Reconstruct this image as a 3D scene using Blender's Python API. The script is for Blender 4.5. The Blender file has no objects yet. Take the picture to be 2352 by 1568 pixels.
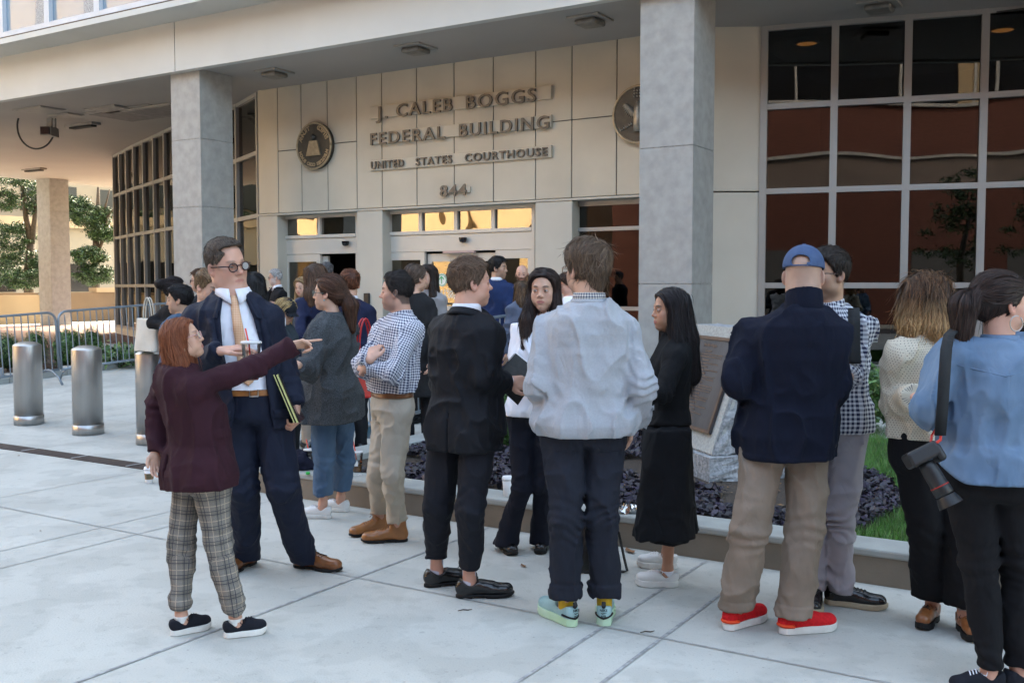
import bpy, bmesh, math, random
import numpy as np
from mathutils import Vector, Matrix
R = math.radians
sc = bpy.context.scene
random.seed(7); rng = np.random.default_rng(7)

# ---------------------------------------------------------------- camera, sky, sun, exposure
FPX, CX, CY, CAMH = 2305.0, 1176.0, 784.0, 1.63
PITCH = math.atan(127 / FPX)
cam = bpy.data.objects.new('camera', bpy.data.cameras.new('camera'))
sc.collection.objects.link(cam); sc.camera = cam
cam.location = (0, 0, CAMH); cam.rotation_euler = (math.pi / 2 - PITCH, 0, 0)
cam.data.sensor_width = 36; cam.data.lens = 36 * FPX / 2352; cam.data.clip_end = 2000; cam.data.clip_start = .05
SUN_AZ, SUN_EL = 12.0, 32.0
w = bpy.data.worlds.new('World'); sc.world = w; w.use_nodes = True
nt = w.node_tree; bg = nt.nodes['Background']
sky = nt.nodes.new('ShaderNodeTexSky'); sky.sky_type = 'NISHITA'; sky.sun_disc = False
sky.sun_elevation = R(SUN_EL); sky.sun_rotation = R(SUN_AZ); sky.air_density = 1.0; sky.dust_density = 4.5; sky.ozone_density = 1.4
tn = nt.nodes.new('ShaderNodeVectorMath'); tn.operation = 'MULTIPLY'; tn.inputs[1].default_value = (1.09, 1.0, .83); nt.links.new(sky.outputs[0], tn.inputs[0]); nt.links.new(tn.outputs[0], bg.inputs[0]); bg.inputs[1].default_value = 0.15
sl = bpy.data.lights.new('sun', 'SUN'); sl.energy = 2.0; sl.angle = R(0.5); sl.color = (1, .87, .68)
so = bpy.data.objects.new('sun', sl); sc.collection.objects.link(so)
sd = Vector((math.sin(R(SUN_AZ)) * math.cos(R(SUN_EL)), math.cos(R(SUN_AZ)) * math.cos(R(SUN_EL)), math.sin(R(SUN_EL))))
so.rotation_euler = (-sd).to_track_quat('-Z', 'Y').to_euler(); so.location = sd * 60
sc.view_settings.view_transform = 'Standard'; sc.view_settings.look = 'None'; sc.view_settings.gamma = 1
sc.view_settings.exposure = 3.45
sc.cycles.max_bounces = 6; sc.cycles.diffuse_bounces = 4; sc.cycles.glossy_bounces = 3
sc.cycles.transparent_max_bounces = 8; sc.cycles.transmission_bounces = 4
sc.cycles.caustics_reflective = False; sc.cycles.caustics_refractive = False
sc.cycles.use_denoising = True

# ---------------------------------------------------------------- plan coordinates: a runs away from the street, b runs along the front
AZ = R(31.75); EA = (math.sin(AZ), math.cos(AZ)); EB = (EA[1], -EA[0])
def W(a, b, z=0.0): return (a * EA[0] + b * EB[0], a * EA[1] + b * EB[1], z)
def ray(u, v):
    y = -(v - CY) / FPX
    return (u - CX) / FPX, math.cos(PITCH) + y * math.sin(PITCH), -math.sin(PITCH) + y * math.cos(PITCH)
def P3(u, v, Y):
    x, y, d = ray(u, v); t = Y / y; return np.array((x * t, Y, CAMH + d * t))
def GP(u, v, z=0.0):
    x, y, d = ray(u, v); t = (z - CAMH) / d; return np.array((x * t, y * t, z))
def onA(u, v, a):
    x, y, d = ray(u, v); t = a / (x * EA[0] + y * EA[1]); return (x * EB[0] + y * EB[1]) * t, CAMH + d * t
def gh(a): return min(max((a - 7.0) * .05, 0), .25)

# ---------------------------------------------------------------- materials
def mat(name, base, rough=.6, metal=0., var=.12, scale=6., bump=0., bscale=60., spec=.5, base2=None, stretch=(1, 1, 1), detail=4., attr=None, sheen=0., wr=0., wrs=(9, 9, 4.5)):
    m = bpy.data.materials.new(name); m.use_nodes = True; n = m.node_tree.nodes; L = m.node_tree.links; p = n['Principled BSDF']
    p.inputs['Roughness'].default_value = rough; p.inputs['Metallic'].default_value = metal
    p.inputs['Specular IOR Level'].default_value = spec
    if sheen: p.inputs['Sheen Weight'].default_value = sheen; p.inputs['Sheen Roughness'].default_value = .5
    tc = n.new('ShaderNodeTexCoord'); mp = n.new('ShaderNodeMapping'); mp.inputs['Scale'].default_value = stretch
    L.new(tc.outputs['Object'], mp.inputs[0])
    if attr:
        at = n.new('ShaderNodeAttribute'); at.attribute_name = attr; src = at.outputs['Color']
    else: src = None
    if var or base2:
        no = n.new('ShaderNodeTexNoise'); no.inputs['Scale'].default_value = scale; no.inputs['Detail'].default_value = detail
        L.new(mp.outputs[0], no.inputs['Vector'])
        cr = n.new('ShaderNodeValToRGB'); cr.color_ramp.elements[0].position = .3; cr.color_ramp.elements[1].position = .7
        L.new(no.outputs['Fac'], cr.inputs[0])
        if src is None:
            c2 = base2 or [c * (1 + var) for c in base]; c1 = base if base2 else [c * (1 - var) for c in base]
            cr.color_ramp.elements[0].color = (*c1, 1); cr.color_ramp.elements[1].color = (*c2, 1); L.new(cr.outputs[0], p.inputs['Base Color'])
        else:
            cr.color_ramp.elements[0].color = (1 - var,) * 3 + (1,); cr.color_ramp.elements[1].color = (1 + var,) * 3 + (1,)
            mx = n.new('ShaderNodeVectorMath'); mx.operation = 'MULTIPLY'; L.new(src, mx.inputs[0]); L.new(cr.outputs[0], mx.inputs[1]); L.new(mx.outputs[0], p.inputs['Base Color'])
    elif src is not None: L.new(src, p.inputs['Base Color'])
    else: p.inputs['Base Color'].default_value = (*base, 1)
    if bump:
        n2 = n.new('ShaderNodeTexNoise'); n2.inputs['Scale'].default_value = bscale; n2.inputs['Detail'].default_value = 5
        L.new(mp.outputs[0], n2.inputs['Vector']); bp = n.new('ShaderNodeBump'); bp.inputs['Strength'].default_value = bump; bp.inputs['Distance'].default_value = .01
        L.new(n2.outputs['Fac'], bp.inputs['Height']); L.new(bp.outputs[0], p.inputs['Normal'])
        if wr:
            m2 = n.new('ShaderNodeMapping'); m2.inputs['Scale'].default_value = wrs; L.new(tc.outputs['Object'], m2.inputs[0]); n3 = n.new('ShaderNodeTexNoise'); n3.inputs['Scale'].default_value = 1.; n3.inputs['Detail'].default_value = 2.5; n3.inputs['Distortion'].default_value = .5
            L.new(m2.outputs[0], n3.inputs['Vector']); sb_ = n.new('ShaderNodeMath'); sb_.operation = 'SUBTRACT'; sb_.inputs[1].default_value = .5; L.new(n3.outputs['Fac'], sb_.inputs[0]); ab_ = n.new('ShaderNodeMath'); ab_.operation = 'ABSOLUTE'; L.new(sb_.outputs[0], ab_.inputs[0])
            b2 = n.new('ShaderNodeBump'); b2.inputs['Strength'].default_value = wr; b2.inputs['Distance'].default_value = .05; L.new(ab_.outputs[0], b2.inputs['Height']); L.new(b2.outputs[0], bp.inputs['Normal'])
    return m
def node(m, kind, **kw):
    x = m.node_tree.nodes.new(kind)
    for k, v in kw.items():
        if k in x.inputs: x.inputs[k].default_value = v
        else: setattr(x, k, v)
    return x
def emit(name, col, st):
    m = bpy.data.materials.new(name); m.use_nodes = True; p = m.node_tree.nodes['Principled BSDF']
    p.inputs['Base Color'].default_value = (*col, 1); p.inputs['Emission Color'].default_value = (*col, 1); p.inputs['Emission Strength'].default_value = st
    return m
def glassmat(name, refl, trans, tint=(1, 1, 1), wav=.35, wscale=.9, strength=.25, rough=0.0):
    m = bpy.data.materials.new(name); m.use_nodes = True; n = m.node_tree.nodes; L = m.node_tree.links
    for x in list(n):
        if x.type != 'OUTPUT_MATERIAL': n.remove(x)
    out = [x for x in n if x.type == 'OUTPUT_MATERIAL'][0]
    g = n.new('ShaderNodeBsdfGlossy'); g.inputs['Roughness'].default_value = rough; g.inputs['Color'].default_value = (*tint, 1)
    t = n.new('ShaderNodeBsdfTransparent'); t.inputs['Color'].default_value = (trans,) * 3 + (1,)
    mx = n.new('ShaderNodeMixShader'); fr = n.new('ShaderNodeFresnel'); fr.inputs['IOR'].default_value = 1.5
    ma = n.new('ShaderNodeMath'); ma.operation = 'MAXIMUM'; ma.inputs[1].default_value = refl
    L.new(fr.outputs[0], ma.inputs[0]); L.new(ma.outputs[0], mx.inputs[0]); L.new(t.outputs[0], mx.inputs[1]); L.new(g.outputs[0], mx.inputs[2]); L.new(mx.outputs[0], out.inputs[0])
    if wav:
        tc = n.new('ShaderNodeTexCoord'); no = n.new('ShaderNodeTexNoise'); no.inputs['Scale'].default_value = wscale; no.inputs['Detail'].default_value = 1
        bp = n.new('ShaderNodeBump'); bp.inputs['Strength'].default_value = strength; bp.inputs['Distance'].default_value = wav * .1
        L.new(tc.outputs['Object'], no.inputs['Vector']); L.new(no.outputs['Fac'], bp.inputs['Height']); L.new(bp.outputs[0], g.inputs['Normal'])
    return m

# ---------------------------------------------------------------- objects
def tag(o, label=None, cat=None, group=None, kind=None):
    if label: o['label'] = label
    if cat: o['category'] = cat
    if group: o['group'] = group
    if kind: o['kind'] = kind
    return o
def empty(name, loc=(0, 0, 0), label=None, cat=None, group=None, rz=0.):
    o = bpy.data.objects.new(name, None); sc.collection.objects.link(o); o.location = loc; o.rotation_euler = (0, 0, rz); o.empty_display_size = .1
    return tag(o, label, cat, group)
def link(name, V, F, m, parent=None, off=None, smooth=False, col=None, pat=None, mi=None):
    me = bpy.data.meshes.new(name); V = np.asarray(V, dtype=np.float64)
    if off is not None: V = V - np.asarray(off)
    if isinstance(F, np.ndarray):
        nf, k = F.shape
        me.vertices.add(len(V)); me.vertices.foreach_set('co', V.astype(np.float32).ravel())
        me.loops.add(nf * k); me.loops.foreach_set('vertex_index', F.astype(np.int32).ravel())
        me.polygons.add(nf); me.polygons.foreach_set('loop_start', np.arange(0, nf * k, k, dtype=np.int32)); me.update(calc_edges=True)
    else: me.from_pydata([tuple(v) for v in V], [], [tuple(f) for f in F]); me.update()
    for mm in (m if isinstance(m, (list, tuple)) else [m]): me.materials.append(mm)
    if mi is not None: me.polygons.foreach_set('material_index', np.asarray(mi, dtype=np.int32))
    if smooth: me.polygons.foreach_set('use_smooth', np.ones(len(me.polygons), dtype=bool))
    if col is not None:
        a = me.attributes.new('Col', 'FLOAT_COLOR', 'POINT'); c = np.ones((len(V), 4), dtype=np.float32); c[:, :3] = col; a.data.foreach_set('color', c.ravel())
    if pat is not None:
        a = me.attributes.new('pat', 'FLOAT_VECTOR', 'POINT'); a.data.foreach_set('vector', np.asarray(pat, dtype=np.float32).ravel())
    o = bpy.data.objects.new(name, me); sc.collection.objects.link(o)
    if parent is not None: o.parent = parent
    return o
class MB:
    def __init__(s): s.V = []; s.F = []
    def add(s, V, F):
        n = len(s.V); s.V += [tuple(v) for v in V]; s.F += [tuple(i + n for i in f) for f in F]; return s
    def hexa(s, p):   # 8 points: bottom 4 ccw, top 4 ccw
        return s.add(p, [(3, 2, 1, 0), (4, 5, 6, 7), (0, 1, 5, 4), (1, 2, 6, 5), (2, 3, 7, 6), (3, 0, 4, 7)])
    def box(s, x0, x1, y0, y1, z0, z1):
        return s.hexa([(x0, y0, z0), (x1, y0, z0), (x1, y1, z0), (x0, y1, z0), (x0, y0, z1), (x1, y0, z1), (x1, y1, z1), (x0, y1, z1)])
    def ab(s, a0, a1, b0, b1, z0, z1):
        return s.hexa([W(a0, b0, z0), W(a0, b1, z0), W(a1, b1, z0), W(a1, b0, z0), W(a0, b0, z1), W(a0, b1, z1), W(a1, b1, z1), W(a1, b0, z1)])
    def wall(s, p, q, z0, z1, t0, t1):   # from (a,b) p to q; t0..t1 offsets along +a-ish normal
        d = np.array(q, float) - np.array(p, float); L = np.hypot(*d); d /= L; n = np.array((d[1], -d[0]))
        if n[0] < 0: n = -n
        c = [np.array(p) + n * t0, np.array(q) + n * t0, np.array(q) + n * t1, np.array(p) + n * t1]
        return s.hexa([W(*x, z0) for x in c] + [W(*x, z1) for x in c])
    def prism(s, pts, z0, z1):
        n = len(pts); return s.add([(x, y, z0) for x, y in pts] + [(x, y, z1) for x, y in pts],
            [tuple(range(n - 1, -1, -1)), tuple(range(n, 2 * n))] + [(i, (i + 1) % n, n + (i + 1) % n, n + i) for i in range(n)])
    def tube(s, pts, r, seg=8, cap=True):
        V, F = tube(pts, r, seg, cap); return s.add(V, F)
    def obj(s, name, m, parent=None, off=None, smooth=False): return link(name, s.V, s.F, m, parent, off, smooth)
def tube(pts, r, seg=8, cap=True):
    pts = np.asarray(pts, float); n = len(pts); rr = np.broadcast_to(r, (n,)).astype(float)
    T = np.gradient(pts, axis=0); T /= np.linalg.norm(T, axis=1)[:, None] + 1e-12
    up = np.array((0, 0, 1.)) if abs(T[0][2]) < .9 else np.array((1., 0, 0))
    V = []; a = np.arange(seg) * 2 * math.pi / seg; N = np.cross(T[0], up); N /= np.linalg.norm(N)
    for i in range(n):
        N = N - T[i] * N.dot(T[i]); N /= np.linalg.norm(N) + 1e-12; Bn = np.cross(T[i], N)
        V.append(pts[i] + rr[i] * (np.cos(a)[:, None] * N + np.sin(a)[:, None] * Bn))
    V = np.concatenate(V); F = [(i * seg + j, i * seg + (j + 1) % seg, (i + 1) * seg + (j + 1) % seg, (i + 1) * seg + j) for i in range(n - 1) for j in range(seg)]
    if cap: F += [tuple(range(seg))[::-1], tuple((n - 1) * seg + j for j in range(seg))]
    return V, F
def lathe(prof, seg=24, c=(0, 0, 0)):
    V = [(c[0] + r * math.cos(2 * math.pi * j / seg), c[1] + r * math.sin(2 * math.pi * j / seg), c[2] + z) for r, z in prof for j in range(seg)]
    n = len(prof); F = [(i * seg + j, i * seg + (j + 1) % seg, (i + 1) * seg + (j + 1) % seg, (i + 1) * seg + j) for i in range(n - 1) for j in range(seg)]
    return V, F + [tuple(range(seg))[::-1], tuple((n - 1) * seg + j for j in range(seg))]
def bevel(o, w=.01, seg=2):
    b = o.modifiers.new('bevel', 'BEVEL'); b.width = w; b.segments = seg; b.limit_method = 'ANGLE'; b.angle_limit = R(40)
    return o
_tc = {}
def textmesh(s, size=1., ext=.0, bold=0., sp=1., align='LEFT', res=3):
    k = (s, size, ext, bold, sp, align)
    if k in _tc: return _tc[k]
    c = bpy.data.curves.new('lettering', 'FONT'); c.body = s; c.size = size; c.extrude = ext; c.offset = bold; c.space_character = sp; c.align_x = align; c.resolution_u = res
    o = bpy.data.objects.new('lettering', c); sc.collection.objects.link(o)
    me = bpy.data.meshes.new_from_object(o.evaluated_get(bpy.context.evaluated_depsgraph_get()))
    V = np.array([v.co[:] for v in me.vertices]).reshape(-1, 3); F = [tuple(p.vertices) for p in me.polygons]
    bpy.data.objects.remove(o); bpy.data.curves.remove(c); bpy.data.meshes.remove(me); _tc[k] = (V, F); return V, F
def place(V, o, ex, ey, ez): return np.asarray(o) + V[:, :1] * np.asarray(ex) + V[:, 1:2] * np.asarray(ey) + V[:, 2:3] * np.asarray(ez)
# ================================================================ ground, courthouse, street
M = {}
M['concrete'] = mat('pavement_concrete', (.475, .475, .435), .85, var=.09, scale=1.3, bump=.25, bscale=90, detail=8)
def speckle(m, scale=160, dark=.72, th=.63):
    n = m.node_tree.nodes; L = m.node_tree.links; p = n['Principled BSDF']; src = p.inputs['Base Color'].links[0].from_socket
    tc = n.new('ShaderNodeTexCoord'); no = n.new('ShaderNodeTexNoise'); no.inputs['Scale'].default_value = scale; no.inputs['Detail'].default_value = 3; L.new(tc.outputs['Object'], no.inputs['Vector'])
    cr = n.new('ShaderNodeValToRGB'); cr.color_ramp.elements[0].position = th; cr.color_ramp.elements[1].position = th + .05
    cr.color_ramp.elements[0].color = (1, 1, 1, 1); cr.color_ramp.elements[1].color = (dark,) * 3 + (1,); L.new(no.outputs['Fac'], cr.inputs[0])
    mx = n.new('ShaderNodeVectorMath'); mx.operation = 'MULTIPLY'; L.new(src, mx.inputs[0]); L.new(cr.outputs[0], mx.inputs[1]); L.new(mx.outputs[0], p.inputs['Base Color']); return m
speckle(M['concrete']); speckle(M['concrete'], 2.2, .90, .50); speckle(M['concrete'], 9., .93, .58); speckle(M['concrete'], 45, .82, .65)
def gum(m, scale=3.2, r=.035, dark=.80):
    n = m.node_tree.nodes; L = m.node_tree.links; p = n['Principled BSDF']; src = p.inputs['Base Color'].links[0].from_socket
    tc = n.new('ShaderNodeTexCoord'); vo = n.new('ShaderNodeTexVoronoi'); vo.inputs['Scale'].default_value = scale; L.new(tc.outputs['Object'], vo.inputs['Vector'])
    cr = n.new('ShaderNodeValToRGB'); cr.color_ramp.elements[0].position = r; cr.color_ramp.elements[1].position = r + .02; cr.color_ramp.elements[0].color = (dark,) * 3 + (1,); cr.color_ramp.elements[1].color = (1, 1, 1, 1)
    L.new(vo.outputs['Distance'], cr.inputs[0]); mx = n.new('ShaderNodeVectorMath'); mx.operation = 'MULTIPLY'; L.new(src, mx.inputs[0]); L.new(cr.outputs[0], mx.inputs[1]); L.new(mx.outputs[0], p.inputs['Base Color'])
gum(M['concrete']); gum(M['concrete'], 11, .05, .72)
M['joint'] = mat('joint_caulk', (.32, .325, .32), .8, var=.35, scale=25)
M['joint2'] = mat('joint_groove', (.31, .31, .30), .9, var=.2, scale=30)
M['asphalt'] = mat('asphalt', (.06, .06, .065), .9, var=.2, scale=20, bump=.3)
M['kerb'] = mat('kerb_concrete', (.32, .33, .31), .8, var=.12, scale=5, bump=.2)
M['kerbface'] = mat('kerb_face', (.20, .165, .125), .8, var=.12, scale=4, bump=.15)
M['soil'] = mat('mulch_soil', (.022, .016, .012), .95, base2=(.07, .05, .035), scale=60, bump=1., bscale=80)
M['cream'] = mat('cream_wall_panel', (.50, .455, .365), .75, var=.09, scale=1.2, bump=.05, bscale=150, detail=6)
M['pier'] = mat('cream_pier', (.50, .47, .40), .75, var=.05, scale=1.5, bump=.05, bscale=150)
M['gap'] = mat('panel_gap', (.05, .045, .04), .9, var=0)
M['fascia'] = mat('fascia_concrete', (.50, .50, .47), .7, var=.05, scale=.8, bump=.05, bscale=90)
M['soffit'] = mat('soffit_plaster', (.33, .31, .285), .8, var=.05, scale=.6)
M['column'] = mat('column_limestone', (.31, .305, .285), .7, var=.13, scale=7, bump=.12, bscale=120, detail=8)
M['frame'] = mat('aluminium_frame', (.33, .32, .30), .45, .35, var=.05, scale=2)
M['doorframe'] = mat('door_frame_cream', (.55, .52, .46), .5, .1, var=.04, scale=2)
M['glassR'] = glassmat('tinted_glass', .085, .2, (.95, .93, .9), strength=.25, wscale=.5, wav=.35)
M['glassL'] = glassmat('tinted_glass_curved', .16, .18, (.98, .93, .85), strength=.5, wscale=.6)
M['glassD'] = glassmat('door_glass', .17, .2, (1., .93, .75), strength=.5, wscale=.7)
M['glassT'] = glassmat('transom_glass', .24, .1, (1., .95, .85), strength=.45, wscale=1.0, wav=.5)
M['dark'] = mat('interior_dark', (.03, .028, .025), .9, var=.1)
M['white'] = mat('white_metal_frame', (.50, .52, .55), .5, var=.08, scale=3)
M['skyglass'] = mat('painted_sky_window', (.22, .29, .35), .12, .0, var=.1, scale=.6, spec=.8)  # pale blue is the sky's reflection painted into the glass colour
M['pebble'] = mat('pebble_panel', (.18, .18, .18), .9, base2=(.55, .53, .5), scale=55, bump=.6, bscale=60)
M['brick'] = mat('brick_paving', (.09, .04, .032), .85, base2=(.14, .07, .055), scale=9, bump=.2)
M['brickwall'] = mat('red_brick_wall', (.13, .048, .034), .85, var=.25, scale=3, stretch=(1, 1, 9))
M['beige'] = mat('beige_stone', (.36, .27, .16), .8, var=.08, scale=.7)
M['tan'] = mat('tan_stucco', (.17, .115, .065), .85, var=.12, scale=1.2, bump=.1)
M['tan2'] = mat('tan_building_wall', (.27, .23, .165), .85, var=.1, scale=.35)
M['bark'] = mat('tree_bark', (.07, .055, .04), .9, var=.3, scale=12, bump=.6, bscale=30)
M['leaf'] = mat('tree_leaf', (1, 1, 1), .6, var=.25, scale=1.5, attr='Col')
M['steel'] = mat('brushed_steel', (.42, .41, .395), .36, .92, var=.10, scale=3, stretch=(6, 6, .5), bump=.04, bscale=40)
M['galv'] = mat('galvanised_steel', (.24, .28, .32), .5, .55, var=.12, scale=12)
M['drain'] = mat('rusty_drain_grate', (.05, .035, .03), .7, .3, var=.3, scale=20, bump=.5)
M['black'] = mat('black_plastic', (.012, .012, .013), .4, var=0)
M['lens'] = mat('dark_lens', (.01, .01, .012), .1, var=0)
M['letters'] = mat('sign_letter_metal', (.13, .115, .095), .5, .25, var=.15, scale=8)
M['bronze'] = mat('dark_bronze', (.06, .057, .05), .45, .6, var=.2, scale=10, bump=.3, bscale=40)
M['gold'] = mat('brass_relief', (.36, .29, .19), .45, .55, var=.2, scale=15, bump=.3, bscale=50)
M['fixture'] = mat('fixture_white', (.30, .28, .25), .6, var=.1)
M['tread'] = mat('drip_stain', (.12, .09, .06), .9, var=.4, scale=30)

def sheet(name, m, poly_ab, z, **kw):
    o = link(name, [W(a, b, z) for a, b in poly_ab], [tuple(range(len(poly_ab)))], m); return tag(o, kind='structure', **kw)
# --- ground: plaza (front), gentle rise, upper level; street behind the camera
aa = [-6.5, -3, 0, 2, 4, 5.6, 7, 8, 9, 10, 11, 12, 30, 60, 200]; bb = [-160, -60, -40, -30, -20, -12, -8, -4, 0, 8, 20, 60, 120]
V = [W(a, b, gh(a)) for a in aa for b in bb]; nb = len(bb)
tag(link('pavement', V, [(i * nb + j, i * nb + j + 1, (i + 1) * nb + j + 1, (i + 1) * nb + j) for i in range(len(aa) - 1) for j in range(nb - 1)], M['concrete']), kind='structure')
sheet('road', M['asphalt'], [(-15.2, -160), (-15.2, 120), (-6.6, 120), (-6.6, -160)], -.14)
k = MB(); k.ab(-6.65, -6.5, -160, 120, -.2, .004); k.ab(-200, -15.2, -160, 120, -.2, -.01); tag(k.obj('far_pavement', M['concrete']), kind='structure')
j = MB()
def drape(mb, pts, wd, lift=.004):
    p, q = pts; L = math.hypot(q[0] - p[0], q[1] - p[1]); n = max(1, int(L / .5)); d = ((q[0] - p[0]) / L, (q[1] - p[1]) / L); nn = (-d[1], d[0])
    for i in range(n):
        s, e = [(p[0] + (q[0] - p[0]) * t, p[1] + (q[1] - p[1]) * t) for t in (i / n, (i + 1) / n)]
        mb.add([W(x + nn[0] * h, y + nn[1] * h, gh(x) + lift) for (x, y), h in ((s, wd / 2), (e, wd / 2), (e, -wd / 2), (s, -wd / 2))], [(0, 1, 2, 3)])
for b in (-1.815, -2.115, -3.655): drape(j, ((-6.4, b), (5.61, b)), .017)
tag(j.obj('expansion_joints', M['joint']), kind='structure')
j = MB()
for b in (-5.53, -5.89): drape(j, ((-6.4, b), (5.6, b)), .009)
for b in (-7.39, -9.3, -11.2, -13.1, -15, -17): drape(j, ((-6.4, b), (5.78, b)), .009); drape(j, ((6.02, b), (10.0, b)), .009)
for b in (-.35, 1.15, 2.7, 4.2): drape(j, ((-6.4, b), (5.61, b)), .008)
for a in (-1.5, .2, 1.9, 4.25): drape(j, ((a, -22), (a, 9)), .009, .006)
for a in (7.6, 9.1): drape(j, ((a, -22), (a, -5.9)), .008, .006)
tag(j.obj('groove_joints', M['joint2']), kind='structure')
# trench drain
dr = empty('trench_drain', W(5.9, -10, 0), 'long dark rusty slotted drain channel crossing the pale pavement', 'drain')
k = MB(); k.ab(5.80, 6.0, -24, -5.95, -.05, .006); k.obj('grate', M['drain'], dr, W(5.9, -10, 0))
k = MB()
for i in range(22):
    b = -6.1 - i * .8; k.ab(5.815, 5.985, b - .012, b + .012, .0055, .010)
k.obj('cross_bar', M['joint2'], dr, W(5.9, -10, 0))
# brick paving of the upper plaza
k = MB(); k.add([W(a, b, gh(a) + .006) for a, b in ((12.9, -33), (12.9, -17.5), (18, -20), (27, -22), (27, -29.5), (20.5, -33))], [(0, 1, 2, 3, 4, 5)]); tag(k.obj('brick_path', M['brick']), kind='structure')
k = MB(); k.add([W(a, b, .256) for a, b in ((12.0, -2.9), (12.0, 30), (22, 30), (14.6, -2.9))], [(0, 1, 2, 3)]); tag(k.obj('brick_path', M['brick']), kind='structure')

k = MB(); k.add([W(a, b, .254) for a, b in ((14.8, -33.2), (48, -33.2), (48, -22), (27.2, -22), (27.2, -29.5), (20.5, -33.1))], [(0, 1, 2, 3, 4, 5)]); tag(k.obj('bounce_paving', mat('warm_bounce_tan', (.36, .25, .15), .85, var=.1, scale=2)), kind='structure')  # warm tan sheet added to bounce golden light up into the arcade
# ---------------------------------------------------------------- courthouse
ZS = 5.39; ZF = 6.21; HC = 32
ch = empty('courthouse', (0, 0, 0), 'cream stone courthouse on square limestone columns with dark glass entrance front', 'courthouse')
line = [(18.85, -25.3), (17.62, -22.76), (16.86, -21.03), (16.05, -19.23), (14.89, -15.96), (14.12, -14.5)]
lineR = [(14.08, -5.42), (14.46, -4.72), (15.3, -1.37), (16.3, 1.8), (18.0, 6.0), (21, 11)]
# soffit, fascia, cornice, upper floors
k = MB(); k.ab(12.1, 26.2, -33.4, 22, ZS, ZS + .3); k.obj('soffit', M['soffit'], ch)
k = MB(); k.ab(11.98, 12.12, -33.4, -14.33, ZS - .03, ZF); k.ab(11.98, 12.12, -14.31, -5.25, ZS - .03, ZF); k.ab(11.98, 12.12, -5.23, 4, ZS - .03, ZF); k.ab(11.98, 12.12, 4.02, 22, ZS - .03, ZF); k.obj('fascia', M['fascia'], ch)
k = MB(); k.ab(12.02, 12.1, -33.38, 22, ZS, ZF - .01); k.obj('fascia_joint', M['gap'], ch)
k = MB(); k.ab(11.33, 12.6, -34, 22, ZF, ZF + .10); k.obj('cornice', M['fascia'], ch)
k = MB(); k.ab(11.37, 11.46, -34, 22, ZF + .10, ZF + .135); k.obj('cornice_stain', M['tread'], ch)
k = MB(); k.ab(11.36, 12.6, -34, 22, ZF + .135, ZF + .22); k.obj('cornice', M['white'], ch)
k = MB()
mu = [onA(u, 40, 11.45)[0] for u in (4, 108, 222, 350)]; st = (mu[3] - mu[0]) / 3
bmul = [mu[0] + st * i for i in range(-14, 30)]
wf, pg, pb = MB(), MB(), MB()
for i, b in enumerate(bmul):
    wf.ab(11.42, 11.6, b - .075, b + .075, ZF + .22, ZF + 3.3)
    pg.ab(11.50, 11.58, b + .075, b + st * .70, ZF + .22, ZF + 3.2)
    pb.ab(11.47, 11.62, b + st * .72, b + st - .075, ZF + .22, ZF + 3.2)
wf.ab(11.44, 11.6, -34, 22, ZF + .22, ZF + .26)
for z in (3.2, 6.6, 10, 13.4, 16.8, 20.2, 23.6): wf.ab(11.36, 11.7, -34, 22, ZF + z, ZF + z + .7)
wf.obj('window_mullion', M['white'], ch); pg.obj('window', M['skyglass'], ch); pb.obj('pebble_panel', M['pebble'], ch)
k = MB(); k.ab(11.62, 26.2, -34, 22, ZF + .22, HC); k.obj('upper_storeys', M['tan2'], ch)
# columns
cw = .74; CB = [(-4.81, 12.14), (-13.89, 12.14), (-22.97, 12.14), (4.27, 12.14), (-32.3, 12.14), (-32.3, 21.5)]
for b, a in CB:
    k = MB(); g = MB()
    zs = [0.15, 1.66, 3.42, ZS] if b > -10 else [.15, 1.66, 3.02, 4.2, ZS]
    for z0, z1 in zip(zs[:-1], zs[1:]): k.ab(a, a + cw, b - cw, b, z0 + .004, z1 - .004)
    g.ab(a + .012, a + cw - .012, b - cw + .012, b - .012, .1, ZS)
    c = k.obj('column', M['column'], ch); g.obj('mortar_joint', M['joint'], c)
# main wall with joints (vertical gaps), piers and openings
AW = 14.08
ju = [638, 692, 752, 819, 877, 957, 1043, 1133, 1230, 1313, 1416]
jb = [-14.5] + [onA(u, 330, AW)[0] for u in ju] + [-5.42]
zb = 3.02
pw = MB()
for i in range(len(jb) - 1):
    b0, b1 = jb[i] + .008, jb[i + 1] - .008
    cuts = [zb, ZS + .1]
    if i in (1, 2, 3): cuts = [zb, onA(660, 602 * .5742, AW)[1] if i < 3 else onA(785, 328, AW)[1], ZS + .1]
    if i in (9, 10, 11): cuts = [zb, onA(1350, 272, AW)[1], ZS + .1]
    for z0, z1 in zip(cuts[:-1], cuts[1:]): pw.ab(AW, AW + .12, b0, b1, z0 + .007, z1 - .007)
bevel(pw.obj('wall_panel', M['cream'], ch), .006, 1)
k = MB(); k.ab(AW + .015, AW + .5, -14.46, -5.44, zb + .01, ZS + .2); k.obj('panel_gap', M['gap'], ch)
k = MB(); k.ab(AW - .02, AW + .5, -14.5, -5.42, zb - .035, zb - .004); k.obj('lintel', M['pier'], ch)
def bu(u, v=520, a=AW): return onA(u, v, a)[0]
piers = [(-14.5, bu(637)), (bu(820), bu(878)), (bu(1229), bu(1314)), (bu(1620), -5.42)]
for b0, b1 in piers: k = MB(); k.ab(AW, AW + .55, b0, b1, .2, zb - .037); bevel(k.obj('pier', M['pier'], ch), .008, 1)
k = MB(); k.wall((AW + .02, -5.42), (14.50, -4.70), .2, 3.0, 0, .4); k.wall((AW + .02, -5.42), (14.50, -4.70), 3.02, ZS + .1, 0, .4); bevel(k.obj('pier', M['pier'], ch), .008, 1)
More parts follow.
